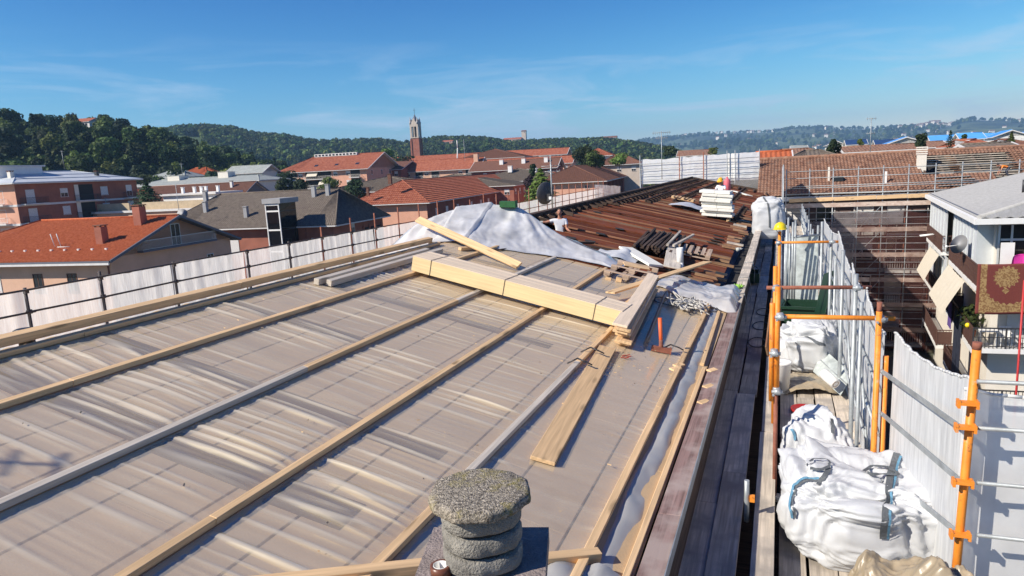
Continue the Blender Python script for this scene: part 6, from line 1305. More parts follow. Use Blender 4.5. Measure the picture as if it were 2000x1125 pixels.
# tangle of rope and cable
rg = random.Random(4); k = MB(); c = pr(1345, 598, .05)
for i in range(10):
    pts = [c+V((rg.gauss(0, .20), rg.gauss(0, .28), 0)) for _ in range(7)]; pts = [V((p.x, p.y, rp(p.x, p.y, .04+rg.random()*.14).z)) for p in pts]; k.path(curve_pts(pts, 5), .013, 5)
for i in range(7): p = c+V((rg.gauss(-.1, .14), rg.gauss(-.25, .15), 0)); k.ball(V((p.x, p.y, rp(p.x, p.y, .08).z)), .055, 8)
tag(k.build('rope_tangle', M['rope'], None, c), 'tangled heap of pale rope and fittings on the dark boards', 'rope')
k = MB()
for i in range(3):
    q = pr(1300+i*38, 588+i*6, .03); k.path([V((q.x+.22*math.cos(a/3)*(1+.1*i), q.y+.30*math.sin(a/3), rp(q.x+.22*math.cos(a/3), 0, .03+.01*math.sin(a)).z)) for a in range(0, 40)], .009, 5)
tag(k.build('cable_loops', M['cable'], None, pr(1330, 595)), 'dark cable loops beside the rope tangle', 'cable')
for x, y, m, lab in ((1441, 560, 'lime', 'lime green glove on the eave board beside the clear sheeting'), (1442, 487, 'glove', 'grey glove lying on the weathered eave board farther up')):
    p = pz(x, y, -3.02); k = MB(); k.smooth = True; k.ball(p, .085, 10, (1, 1.3, .55))
    for i in range(4): k.tube(p+V((-.06+.04*i, .08, 0)), p+V((-.085+.055*i, .21-.02*abs(i-1.5), .03)), .021, 6, .016)
    k.tube(p+V((.07, -.03, 0)), p+V((.14, .06, .02)), .022, 6, .017); k.tube(p+V((0, -.08, 0)), p+V((0, -.2, .02)), .06, 8, .07); tag(k.build('work_glove', M[m], None, p), lab, 'glove')
k = MB()
for i, yy in enumerate((16.0, 18.3, 21)): k.path([(-1.0, yy, -3.06), (-.95, yy+.05, -3.02), (-.75, yy+.12, -3.03), (-.70, yy+.1, -3.3), (-.72, yy+.2, -3.7)], .008, 5)
tag(k.build('tie_wire', M['galv'], None, (-.9, 16, -3.1)), 'loops of tie wire over the weathered eave board', 'wire')

# --- dish and aerial on the ridge
q = py(1079, 408, 25.2); t = thing('dish_mast', 'tall mast on the ridge carrying a big dark satellite dish and aerials', 'aerial', q)
tp_ = py(1072, 303, 25.2); k = MB(); k.tube(q-ZU*.1, V((q.x, q.y, tp_.z)), .028, 8); k.build('mast', M['galv'], t)
dc = py(1069, 378, 25.1); k = MB(); k.smooth = True; ax = V((-.86, .50, .10)); k.lathe([(.02, .02), (.25, .05), (.42, .12), (.44, .125), (.42, .10), (.25, .03), (.02, 0)], dc, 28, ax); k.build('dish', M['cable'], t)
k = MB(); k.frame(dc-ax*.06-ZU*.1, V((1, 0, 0)), V((0, 1, 0)), ZU, -.05, .08, -.05, .05, -.18, .1); k.build('dish_bracket', M['dark_steel'], t); k = MB(); k.frame(py(1075, 387, 25.0), V((1, 0, 0)), V((0, 1, 0)), ZU, -.05, .05, -.04, .04, -.05, .06); k.build('junction_box', M['white'], t)
for f, ln, n in ((.98, .9, 7), (.80, .75, 5), (.70, .5, 4)):
    p = q.lerp(V((q.x, q.y, tp_.z)), f); k = MB(); d = V((.8, .6, 0)); k.tube(p-d*ln/2, p+d*ln/2, .012, 5)
    for i in range(n): c = p+d*(-ln/2+ln*(i+.5)/n); k.tube(c-V((-.6, .8, 0))*.22, c+V((-.6, .8, 0))*.22, .006, 4)
    k.build('yagi', M['galv'], t)
p = rp(-7.3, 4.1, 0); q = V((-8.9, 5.4, -1.95)); q = py(48, 652, 6.2); k = MB(); k.lathe([(.09, -.5), (.09, 0), (.135, .01), (.135, .06), (.10, .075), (.10, .0751)], q, 16); tag(k.build('roof_vent', M['black'], None, q), 'black round vent behind the ridge beam at far left', 'vent')

# ================================================================ CHIMNEY IN THE FOREGROUND
cc = V((-1.335, 2.79, 0)); t = thing('chimney', 'squat concrete ring chimney with lichen covered round cap in the foreground', 'chimney', (cc.x, cc.y, -3.1))
lob_ = lambda a, h: 1+.035*math.cos(4*a+.6)+.012*math.sin(7*a+h*9)+.008*math.sin(13*a)
def rough_lathe(prof, n=64, wob=lob_, c=cc, amp=.004, seed=0):
    mb = MB(); mb.lathe(prof, c, n, wob=wob)
    mb.v = [(x+amp*mnoise.noise((x*40, y*40, z*40+seed)), y+amp*mnoise.noise((x*40+9, y*40, z*40)), z+amp*1.3*mnoise.noise((x*36, y*36+5, z*36))) for x, y, z in mb.v]; return mb
fr_ = random.Random(9); fac = [(2*math.pi*(i+fr_.uniform(-.25, .25))/11, fr_.uniform(.955, 1.0)) for i in range(11)]
lob_ = lambda a, h: min(1.04, min(d/max(.2, math.cos(a-t_)) for t_, d in fac if math.cos(a-t_) > .2))+.004*math.sin(17*a+h*40)
k = rough_lathe([(.06, -1.563), (.232, -1.561), (.244, -1.555), (.247, -1.54), (.245, -1.52), (.240, -1.508), (.225, -1.502), (.16, -1.500), (.08, -1.499), (.001, -1.499)], 110, wob=lob_, amp=.0022); k.build('cap', M['concrete_cap'], t)
z = -1.56
for i in range(3):
    k = rough_lathe([(.17, z-.090), (.190, z-.088), (.196, z-.080), (.198, z-.05), (.196, z-.016), (.188, z-.006), (.17, z-.002)], 72, amp=.0025, seed=i*7); k.build('concrete_ring', M['concrete'], t)
    k = MB(); k.lathe([(.172, z-.104), (.176, z-.0885)], cc, 40, wob=lob_); k.build('joint', M['gap_shade_black'], t); z -= .1045
k = MB(); ca, sa = math.cos(.28), math.sin(.28); U1, U2 = V((ca, sa, 0)), V((-sa, ca, 0))
def slabp(mb, h, z0, z1, ch=.02):
    n = 14; P = []
    mb.frame(V((cc.x, cc.y, 0)), U1, U2, ZU, -h, h, -h, h, z0, z1)
slabp(k, .31, -1.96, -1.875); k.build('base_slab', M['concrete_base'], t); k = MB(); slabp(k, .27, -3.3, -1.963); k.build('shaft', M['concrete_base'], t)
q = pz(862, 1122, -1.875); t = thing('tape_roll', 'roll of brown parcel tape standing on the chimney base', 'tape roll', q)
k = MB(); k.lathe([(.036, 0), (.05, 0), (.05, .05), (.036, .05), (.036, 0)], q, 28); k.build('tape', M['tape'], t); k = MB(); k.lathe([(.033, .0005), (.0355, .0005), (.0355, .0515), (.033, .0515), (.033, .0005)], q, 28); k.build('core', M['white'], t)

# --- unseen roof aerial left of the camera, placed and shaped for its shadow on the film
sh_ = pr(290, 905)-pr(490, 952); q = V((-8.35+sh_.x, .05+sh_.y, 0)); q.z = base_z(q.x); t = thing('shadow_aerial', 'unseen aerial near the camera, placed for its shadow on the film', 'aerial', q); k = MB(); k.tube(q, V((q.x, q.y, 1.7)), .03, 8); k.build('mast', M['galv'], t)
for z, ln, yaw, n in ((1.55, .8, .5, 4),):
    d = V((math.cos(yaw), math.sin(yaw), 0)); sd = V((-d.y, d.x, 0)); c = V((q.x, q.y, z)); k = MB(); k.tube(c-d*ln*.3, c+d*ln*.7, .02, 6)
    for i in range(n): e = c+d*(-ln*.28+ln*.95*i/(n-1)); k.tube(e-sd*.2, e+sd*.2, .014, 5)
    k.build('yagi', M['galv'], t)

# ================================================================ NETTED SCAFFOLD ALONG THE FAR EAVE (left)
NX = -15.0
t = thing('netted_scaffold', 'scaffold with pale netting and two rails running behind the ridge on the left', 'scaffold', (NX, 6, GZ))
ys = [4.2, 6.0, 7.8, 9.59, 11.33, 13.46, 16.16, 18.07, 19.84, 21.62, 23.31]+[25.1+1.8*i for i in range(21)]
ptop = {9.59: -1.94, 11.33: -1.86, 13.46: -1.93, 16.16: -1.95, 18.07: -1.92, 19.84: -1.62, 21.62: -1.45, 23.31: -1.4}
for i, y in enumerate(ys):
    zt_ = ptop.get(y, -1.95 if y < 9 else -1.25+rnd.uniform(-.15, .1)); k = MB(); k.tube((NX+.05, y, GZ), (NX+.05+rnd.uniform(-.02, .02), y, zt_), .034 if y < 19 else .03, 8); k.build('pole', M['rust_dark'] if y < 19 else M['rust'], t)
    if y < 24:
        for z in (-2.02, -2.46): k = MB(); k.frame(V((NX+.07, y, z)), V((1, 0, 0)), V((0, 1, 0)), ZU, -.035, .04, -.042, .042, -.045, .045); k.build('coupler', M['rust_dark'], t)
for z in (-1.98, -2.46):
    for a, b_ in zip(ys[:-1], ys[1:]): k = MB(); k.tube((NX+.12, a-.1, z+rnd.uniform(-.01, .01)), (NX+.12, b_+.1, z+rnd.uniform(-.01, .01)), .024, 6); k.build('rail', M['rust_dark'] if a < 24 else M['rust'], t)
for i, (a, b_) in enumerate(zip(ys[:-1], ys[1:])):
    mb = MB(); mb.smooth = True; s_ = rnd.random()*50; wav = rnd.choice((.025, .04, .10)) if a < 24 else .03
    def f(u, v, a=a, b_=b_, s_=s_, wav=wav): 
        y = a+(b_-a)*u; top = -1.99-.03*math.sin(math.pi*u)-.05*max(0, mnoise.noise((y*3, s_, 0))); z = -6+(top+6)*v
        return (NX-.05+wav*mnoise.noise((y*5+s_, z*.35, 0))+.03*mnoise.noise((y*14, z*.5, s_)), y, z)
    mb.grid(22 if a < 26 else 8, 10, f); mb.build('netting', M['net_back'], t)
mb = MB(); mb.smooth = True; mb.grid(20, 6, lambda u, v: (NX+.05+.9*u, 58+6*u, -3.2+(1.6-.4*u)*v+.04*mnoise.noise((u*6, v, 2)))); mb.build('end_sheet', M['film_white'], t)

# ================================================================ WALKWAY AND SCAFFOLD ALONG THE NEAR EAVE (right)
t = thing('eave_scaffold', 'scaffold walkway beside the eave with orange and galvanised poles and white netting', 'scaffold', (.5, 10, GZ))
def col(x0, x1, z, y0, y1, L_, off, m='plank_grey'):
    for a, b_ in segs(y0, y1, L_, off): dx = rnd.uniform(-.012, .012); plank('deck_plank', ((x0+x1)/2+dx, a+.012, z+rnd.uniform(-.012, .012)), ((x0+x1)/2+dx+rnd.uniform(-.012, .012), b_-.012, z+rnd.uniform(-.012, .012)), x1-x0, .05, M[m], t)
col(-.86, -.62, -3.80, 1, 42, 4.0, 1.6); col(-.605, -.335, -3.78, 1, 42, 3.0, 1.8); col(-.215, -.012, -3.71, 1, 42, 4.0, 3.55)
for i, (a, b_) in enumerate(((.03, .28), (.30, .55), (.57, .82), (.84, 1.09))): col(a, b_, -3.97, 1, 42, 2.4, .5+.7*i)
for x0 in (1.12, 1.38, 1.64, 1.9, 2.16, 2.42, 2.68, 2.94, 3.2): col(x0, x0+.24, -3.98, 1, 6.2, 2.4, .4)
k = MB(); k.box(-.9, 1.15, 1, 42, -4.3, -4.22); k.build('under_deck', M['old_wood'], t)
def pole(x, y, z0, z1, m, r=.027, lean=(0, 0)):
    k = MB(); k.tube((x, y, z0), (x+lean[0], y+lean[1], z1), r, 12); return k.build('pole', M[m], t)
def clamp(p, m='galv'):
    k = MB(); p = V(p); k.lathe([(.034, -.04), (.041, -.03), (.041, .03), (.034, .04)], p, 10); k.tube(p+V((-.05, -.05, 0)), p+V((.07, -.05, .0)), .02, 6); k.lathe([(.034, -.035), (.039, 0), (.034, .035)], p+V((.01, -.05, 0)), 10, (1, 0, 0)); k.tube(p+V((.03, -.09, .02)), p+V((.03, -.13, .02)), .014, 6); k.tube(p+V((-.03, -.09, -.02)), p+V((-.03, -.12, -.02)), .014, 6); return k.build('clamp', M[m], t)
zt = lambda x, y, Y: py(x, y, Y).z
# inner orange posts
pole(-.075, 7.98, zt(1511, 783, 7.98), zt(1511, 592, 7.98), 'orange'); pole(-.02, 7.98, zt(1522, 770, 7.98), zt(1522, 560, 7.98), 'orange', .03); pole(-.025, 8.0, -4.0, zt(1522, 768, 8), 'rust', .024); clamp((-.02, 7.97, zt(1520, 763, 7.97)))
clamp((-.05, 7.93, zt(1508, 688, 7.93)))
pole(-.06, 9.8, -3.9, zt(1514, 520, 9.8), 'orange', .028); pole(-.02, 15.1, -3.9, zt(1519, 452, 15.1), 'orange', .032); pole(-.1, 12.5, -3.9, -2.9, 'orange', .026)
# transoms
def bar(a, b_, m): k = MB(); k.tube(a, b_, .026, 10); return k.build('cross_bar', M[m], t)
bar(pz(1514, 474, -1.75), pz(1640, 472, -1.75), 'orange'); clamp(pz(1520, 474, -1.74)); clamp(pz(1624, 472, -1.74))
bar(pz(1497, 562, -1.75), pz(1702, 561, -1.75), 'rust'); clamp(pz(1516, 562, -1.74)); clamp(pz(1673, 561, -1.74))
bar(pz(1515, 618, -1.75), pz(1748, 622, -1.75), 'orange'); clamp(pz(1523, 618, -1.74)); clamp(pz(1718, 622, -1.74))
# outer posts
A_ = py(1717, 620, 7.9); pole(A_.x, 7.9, -6, zt(1717, 608, 7.9), 'orange', .03); pole(A_.x, 7.9, zt(1717, 612, 7.9), zt(1717, 590, 7.9), 'rust', .026); pole(A_.x+.085, 7.95, -6, zt(1728, 695, 7.95), 'orange', .028)
for x, y, Y in ((1672, 535, 9.85), (1647, 489, 12.2), (1624, 455, 15.2), (1606, 433, 17.5), (1598, 440, 20)): q = py(x, y, Y); pole(q.x, Y, -6, q.z, 'galv', .03)
for x, y, Y in ((1683, 590, 9.3), (1632, 500, 14.6)): q = py(x, y, Y); pole(q.x, Y, -6, q.z, 'galv', .024)
for i, (x, y) in enumerate(((1537, 440), (1543, 455), (1549, 434), (1554, 430), (1534, 470), (1540, 425))): q = py(x, y, 17.6+i*.15); pole(q.x, 17.6+i*.15, -3.95, q.z, 'galv', .024)
for Y in range(22, 42, 2): pole(1.06, Y+.4, -8, -2.6, 'galv', .028); pole(.02, Y+.4, -8, -3.0, 'galv', .026)
k = MB(); k.tube(py(1545, 463, 18), py(1600, 459, 18.4), .03, 8); k.build('cross_bar', M['galv'], t)
for z in (-2.05, -2.55, -3.05, -3.5):
    k = MB(); k.tube((1.02, 8.0, z), (1.0, 20 if z > -2.8 else 42, z+.02), .018, 6); k.build('guard_rail', M['galv'], t)
for Y0 in (8.4, 10.4, 12.4, 14.6): k = MB(); k.tube((.99, Y0, -3.7), (.99, Y0+1.8, -2.1), .018, 6); k.build('brace', M['galv'], t)
# outer netting, with its sagging top edge
def netw(p0, p1, zt0, zt1, sag, seed, zb=-6.2, nu=30, nv=14, wav=.018):
    mb = MB(); mb.smooth = True; p0 = V(p0); p1 = V(p1); d = (p1-p0).normalized(); n = V((-d.y, d.x, 0))
    def f(u, v):
        p = p0.lerp(p1, u); top = zt0+(zt1-zt0)*u-sag*math.sin(math.pi*u)+.03*mnoise.noise((u*9, seed, 0)); z = zb+(top-zb)*v
        return p+n*(.03+wav*mnoise.noise((u*5+seed, z*.5, 0))+.01*mnoise.noise((u*22, z*.7, seed)))+ZU*z
    mb.grid(nu, nv, f); o = mb.build('netting', M['net'], t)
    h = MB(); h.smooth = True; h.path([f(i/nu, 1)+n*.0+ZU*(.006*math.sin(i*2.1)) for i in range(nu+1)], .013, 6); h.build('netting_hem', M['net'], t); return o
netw((1.04, 20, 0), (1.05, 15.2, 0), -1.7, -1.62, .1, 1); netw((1.05, 15.2, 0), (1.04, 12.1, 0), -1.55, -1.9, .05, 2); netw((1.04, 12.1, 0), (1.03, 9.85, 0), -1.75, -1.75, .15, 3); netw((1.03, 9.85, 0), (A_.x+.04, 7.95, 0), -1.78, zt(1725, 655, 7.9), .10, 4)
netw((1.05, 42, 0), (1.04, 20, 0), -3.4, -2.9, .1, 9)
BP = V((1.385, 6.05, 0)); zB = zt(1882, 745, 6.05)
netw((A_.x+.13, 7.97, 0), (BP.x+.03, 6.14, 0), zt(1722, 652, 7.9), zB, .10, 5, -5, wav=.018); netw((BP.x+.02, 6.24, 0), (4.4, 6.35, 0), zt(1905, 765, 6.2), zt(2000, 797, 6.3)+.1, .12, 6, -5, wav=.015)
# corner post B and its rails
k = MB(); k.tube((BP.x-.03, 6.02, -4.2), (BP.x+.045, 6.08, zt(1898, 674, 6.08)), .032, 14); k.build('pole', M['orange'], t); k = MB(); k.tube((BP.x+.043, 6.08, zt(1898, 682, 6.08)), (BP.x+.046, 6.08, zt(1898, 668, 6.08)), .0335, 12); k.build('pole_collar', M['rust'], t)
for y in (745, 836, 943, 1045): 
    a, b_ = py(1908, y, 6.02), py(2060, y+9+(y-745)*.028, 6.05); k = MB(); k.tube(a, V((4.3, 6.1, a.z)), .017, 8); k.build('guard_rail', M['galv'], t)
    for dz in (.0,):
        k = MB(); p = py(1890-(y-745)*.05, y+44 if y < 800 else y, 6.0); k.frame(p, V((1, 0, 0)), V((0, 1, 0)), ZU, -.065, .065, -.036, .036, -.006, .018); k.frame(p, V((1, 0, 0)), V((0, 1, 0)), ZU, -.072, -.052, -.038, .038, -.03, .03); k.frame(p, V((1, 0, 0)), V((0, 1, 0)), ZU, .052, .072, -.038, .038, -.03, .03); k.build('wedge_clip', M['orange'], t)
for y0, y1 in ((725, 835), (808, 940), (918, 1046)):
    a, b_ = py(1722, y0, 7.86), py(1876, y1, 6.04); k = MB(); k.beam(a, b_, .012, .05); k.tube(a, a.lerp(b_, .03), .022, 6); k.build('slotted_rail', M['galv'], t)
# short galvanised stub by the plank, loose clips
q = V((-.29, 7.03, -3.75)); k = MB(); k.tube(q, q+ZU*.46, .026, 12); k.build('spigot', M['galv'], t); k = MB(); k.frame(q+V((.05, -.01, .27)), V((1, 0, 0)), V((0, 1, 0)), ZU, -.02, .03, -.03, .03, -.03, .03); k.build('spigot_clip', M['orange'], t)

# --- things lying on the walkway
def lump_bag(name, label, c, r, seed, creases=1.0, flat=.0, cat='bag', m='bag', group=None, n=(90, 70), nose=None, straps=()):
    """a slumped woven bag: a full rounded-box body with deep folds"""
    mb = MB(); mb.smooth = True; c = V(c)
    def f(u, v):
        a = 2*math.pi*u; p = math.pi*v; d = V((math.sin(p)*math.cos(a), math.sin(p)*math.sin(a), math.cos(p)))
        e = .62; q = V([math.copysign(abs(x)**e, x) for x in d]); q = V((q.x*r[0], q.y*r[1], q.z*r[2]))
        x, y, z = d*1.7; s_ = seed*5.1
        lo_ = .30+.70*sm(-.25, .35, d.z); dn = .13*mnoise.noise((x*1.1+s_, y*1.1, z*1.1))+creases*lo_*.6*(.085*(ridge(x*1.4+s_, y*1.4, z*1.8)-.4)+.05*(ridge(x*2.9, y*2.9+s_, z*3.4)-.4)+.014*ridge(x*6.2, y*6.2, z*6.5+s_))+.02*(1-lo_)*ridge(x*1.2+y*.8+s_, y*1.1, z*5.5)
        up = max(0, d.z); cr_ = crumple(V((d.x*r[0], d.y*r[1], d.z*r[2]))*2.4+V((s_, 0, 0)), seed, 9, .8); q = q*(1+dn*.35+cr_*creases*(.30+.50*sm(-.3, .5, d.z))); q.z -= flat*up*up*(.3+.5*mnoise.noise((x*1.5, y*1.5, s_)))*r[2]
        if nose: q += V(nose)*max(0, d.z)**2
        q.z = max(q.z, -r[2]*.93); return c+q
    mb.grid(n[0], n[1], f); t_ = thing(name, label, cat, (c.x, c.y, c.z-r[2]*.93), group); o = mb.build('bag_cloth', M[m], t_)
    # close the seam look
    bm = bmesh.new(); bm.from_mesh(o.data); bmesh.ops.remove_doubles(bm, verts=bm.verts, dist=.0005); bm.to_mesh(o.data); tree = BVHTree.FromBMesh(bm); bm.free()
    off = base_of(o)
    def drape(pts, w, m_, lift=.008):
        P = []
        for p in pts:
            p = V(p); hit = tree.ray_cast(p-off, (c-p).normalized())
            if hit[0] is not None: P.append((hit[0]+off, hit[1]))
        if len(P) < 3: return
        k = MB(); k.smooth = True
        rows = []
        for i, (p, n_) in enumerate(P):
            d = (P[min(i+1, len(P)-1)][0]-P[max(i-1, 0)][0]).normalized(); n2 = (p-c).normalized(); s_ = d.cross(n2).normalized(); rows.append((p+n2*lift-s_*w/2, p+n2*lift+s_*w/2))
        for (a, b_), (a2, b2) in zip(rows[:-1], rows[1:]): k.poly(a, b_, b2, a2)
        k.build('strap', M[m_], t_)
    def stitch(pix, w, m_, dx=0, lift=.006):
        """a strap sewn on the cloth, running through the given sight lines"""
        P = []
        for i in range(len(pix)-1):
            for k_ in range(8):
                x = pix[i][0]+(pix[i+1][0]-pix[i][0])*k_/8+dx; y = pix[i][1]+(pix[i+1][1]-pix[i][1])*k_/8; hit = tree.ray_cast(-off, ray(x, y).normalized())
                if hit[0] is not None: P.append((hit[0]+off, hit[1] if hit[1].dot(ray(x, y)) < 0 else -hit[1]))
        if len(P) < 4: return
        P = [((P[max(i-1, 0)][0]+P[i][0]+P[min(i+1, len(P)-1)][0])/3, (P[max(i-1, 0)][1]+P[i][1]+P[min(i+1, len(P)-1)][1]).normalized()) for i in range(len(P))]
        k = MB(); k.smooth = True; rows = []
        for i, (p, n_) in enumerate(P):
            d = (P[min(i+1, len(P)-1)][0]-P[max(i-1, 0)][0]).normalized(); s_ = d.cross(n_).normalized(); rows.append((p+n_*(lift+.012)-s_*w/2, p+n_*(lift+.012)+s_*w/2))
        for (a, b_), (a2, b2) in zip(rows[:-1], rows[1:]): k.poly(a, b_, b2, a2)
        k.build('strap', M[m_], t_)
    return t_, stitch
def line(p, q, n=16): p, q = V(p), V(q); return [p.lerp(q, i/n) for i in range(n+1)]
t1, stt = lump_bag('big_bag', 'big slumped white woven sack with grey lifting loops in the right foreground', (.76, 7.25, -3.52), (.68, .72, .46), 3, 1.1, .5, n=(170, 120))
stt([(1752, 885), (1738, 932), (1728, 1000), (1722, 1062)], .06, 'strap'); stt([(1752, 885), (1738, 932), (1728, 1000), (1722, 1062)], .022, 'strap_blue', 9, .012)
stt([(1602, 934), (1568, 934), (1550, 948), (1543, 985), (1549, 1016)], .022, 'strap_blue'); stt([(1602, 938), (1570, 939), (1555, 952), (1549, 985), (1555, 1016)], .02, 'strap')
stt([(1686, 925), (1704, 914), (1736, 917), (1754, 930), (1720, 932), (1688, 926)], .035, 'strap', 0, .02); stt([(1576, 912), (1588, 901), (1614, 902), (1622, 912), (1602, 920), (1578, 914)], .028, 'strap', 0, .02); stt([(1620, 914), (1608, 934), (1596, 952)], .045, 'strap')
stt([(1664, 842), (1690, 848), (1708, 868), (1713, 884)], .03, 'strap')
t2, stt = lump_bag('big_bag', 'second crumpled white sack heaped behind the foreground sack', (.46, 8.3, -3.58), (.40, .36, .40), 8, 1.4, .25, n=(120, 90), nose=(-.1, .1, .25)); stt([(1546, 838), (1551, 848), (1556, 862)], .03, 'strap_blue'); stt([(1622, 818), (1626, 832), (1625, 850)], .035, 'strap')
t3, stt = lump_bag('big_bag', 'white sack slumped halfway along the walkway below the green tub', (.48, 13.75, -3.55), (.50, .80, .46), 12, 1.25, .35, n=(120, 90)); stt([(1572, 657), (1594, 668), (1614, 676)], .05, 'strap')
t4, stt = lump_bag('big_bag', 'tall full white sack standing at the far end of the walkway', (-.52, 31.2, -2.58), (.66, .6, .90), 21, .55, .1, n=(90, 70)); stt([(1490, 385), (1500, 398), (1503, 425), (1503, 448)], .06, 'strap', 0, .02)
# beige tarpaulins
def tarp(label, c, su, sv, h, seed, rot=0, n=(60, 50), name='tarpaulin', m='tarp'):
    mb = MB(); mb.smooth = True; c = V(c); ca, sa = math.cos(rot), math.sin(rot)
    def f(u, v):
        x, y = (u-.5)*su*(1+.15*mnoise.noise((v*3, seed, 0))), (v-.5)*sv*(1+.15*mnoise.noise((u*3, seed, 4))); e = max(0, 1-((2*u-1)**2+(2*v-1)**2)*.5)
        z = h*.9*crumple(V((u*2.2, v*2.2, 0)), seed+40, 7, 1.0)*min(1, e*2.5)*.55+h*e**.8*(.8+.25*mnoise.noise((u*2+seed, v*2, 3)))+h*.22*(max(0, ridge(u*1.7+seed, v*2.1+u, 1))-.3)*min(1, e*3)+.09*h*(max(0, ridge(u*4+v*2, v*3.6-u, seed))-.3)+.03*h*ridge(u*9+v*3, v*7, 4); return c+V((x*ca-y*sa, x*sa+y*ca, max(.01, z)))
    mb.grid(n[0], n[1], f); return tag(mb.build(name, M[m], None, c), label, 'tarpaulin')
tarp('crumpled beige tarpaulin in the bottom right corner below the orange post', (1.13, 5.75, -3.93), 1.05, .95, .74, 3, .3, (110, 100)); tarp('stiff beige tarpaulin folded under the sack halfway along the walkway', (.42, 12.35, -3.93), .8, .9, .16, 7, .2)
# galvanised sheets
gs = single('galvanised_sheet', 'upright galvanised sheet propped across the walkway', py(1533, 530, 18.3), py(1598, 529, 18.3), 1.70, .012, M['galv_sheet'], V((0, -1, .1)), 'metal sheet')
gs2 = thing('folded_sheet', 'folded galvanised sheet lying askew with a paper roll on it', 'metal sheet', (.8, 11, -3.95))
q = [py(1588, 770, 10.2), py(1640, 768, 10.0), py(1664, 740, 10.6), py(1625, 680, 11.6)]; a, b_, c_, d_ = pz(1588, 726, -3.80), pz(1642, 773, -3.86), pz(1665, 732, -3.60), pz(1608, 682, -3.45)
k = MB(); k.hexa([a, b_, c_, d_, a+ZU*.012, b_+ZU*.012, c_+ZU*.012, d_+ZU*.012]); k.build('sheet', M['galv_sheet'], gs2); m1, m2 = a.lerp(d_, .55), b_.lerp(c_, .5); k = MB(); k.beam(m1+ZU*.02, m2+ZU*.02, .02, .012); k.build('fold', M['galv'], gs2)
q = pz(1612, 738, -3.62); rl = thing('paper_roll', 'roll of white paper with brown core lying on the folded sheet', 'roll', q); ax = V((.55, -.7, -.35)).normalized(); k = MB(); k.lathe([(.052, 0), (.085, .0), (.085, .30), (.052, .30)], q-ax*.05+ZU*.05, 20, ax); k.build('paper', M['white'], rl); k = MB(); k.lathe([(.045, -.002), (.053, -.002), (.053, .304), (.045, .304), (.045, -.002)], q-ax*.05+ZU*.05, 20, ax); k.build('core', M['card'], rl)
# green tub with panel
tb = thing('green_tub', 'dark green tub of tools on the walkway beside the upright sheet', 'tub', (.6, 17.2, -3.95)); O = V((.55, 17.2, -3.94)); X1, Y1 = V((.98, -.1, 0)), V((.1, .98, 0))
k = MB()
for q in ((-.48, .48, -.42, -.38), (-.48, .48, .38, .42), (-.48, -.44, -.379, .379), (.44, .48, -.379, .379)): k.frame(O, X1, Y1, ZU, *q, .0, .48)
k.frame(O, X1, Y1, ZU, -.439, .439, -.379, .379, 0, .06); k.build('body', M['green'], tb); k = MB()
for q in ((-.54, .54, -.48, -.421), (-.54, .54, .421, .48), (-.54, -.481, -.42, .42), (.481, .54, -.42, .42)): k.frame(O, X1, Y1, ZU, *q, .44, .50)
k.build('rim', M['green'], tb)
single('green_board', 'tall dark green sheet leaning against the netting behind the tub', py(1600, 575, 16.6), py(1622, 570, 15.6), .95, .02, M['green'], V((-1, -.3, .3)), 'panel')
q = pz(1470, 548, -3.70); t_ = thing('green_crate', 'dark green crate in the shade on the inner planks', 'crate', q); k = MB(); k.frame(q, V((1, 0, 0)), V((0, 1, 0)), ZU, -.2, .2, -.45, -.41, 0, .28); k.frame(q, V((1, 0, 0)), V((0, 1, 0)), ZU, -.2, .2, .41, .45, 0, .28); k.frame(q, V((1, 0, 0)), V((0, 1, 0)), ZU, -.2, -.16, -.409, .409, 0, .28); k.frame(q, V((1, 0, 0)), V((0, 1, 0)), ZU, .16, .2, -.409, .409, 0, .28); k.frame(q, V((1, 0, 0)), V((0, 1, 0)), ZU, -.159, .159, -.409, .409, 0, .03); k.build('body', M['green'], t_); k = MB(); k.path(curve_pts([q+V((-.2, 0, .28)), q+V((-.1, 0, .42)), q+V((.1, 0, .42)), q+V((.2, 0, .28))], 5), .012, 5); k.build('handle', M['cable'], t_)
q = pz(1572, 803, -3.93); k = MB(); k.smooth = True; k.lathe([(.001, .03), (.17, .03), (.19, .05), (.205, .05), (.205, .0), (.0, -.0)], q, 28); tag(k.build('red_tray', M['red'], None, q), 'dark red round tray on the lower planks', 'tray')
q = py(1529, 575, 12.0); k = MB(); k.lathe([(.12, -.55), (.15, -.05), (.16, -.04), (.16, 0), (.14, -.02), (.001, -.02)], (q.x+.0, 12, -3.4), 16); tag(k.build('white_bucket', M['white'], None, (q.x, 12, -3.95)), 'small white bucket behind the inner orange posts', 'bucket')
q = pz(1517, 960, -3.95); k = MB(); k.lathe([(.001, .05), (.06, .05), (.08, .0)], V((.02, 8.0, -3.94)), 12); tag(k.build('paper_cup', M['white'], None, (.02, 8, -3.94)), 'small white cup on the dark plank beside the sack', 'cup')
k = MB()
for i in range(3): q = pz(1490+i*14, 560+i*28, -3.72); k.path([V((-.42+.03*i+.17*math.cos(a/3), 14.5+i*1.5+.4*math.sin(a/3), -3.735)) for a in range(0, 22)], .01, 5)
tag(k.build('hose_loops', M['cable'], None, (-.4, 15, -3.73)), 'dark hose looped over the shaded inner planks', 'hose')
single('brown_board', 'old brown board standing on edge beside the helmet post', (-.20, 13.2, -3.62), (-.13, 15.3, -3.1), .3, .03, M['tan_board'], V((1, 0, .2)), 'board')
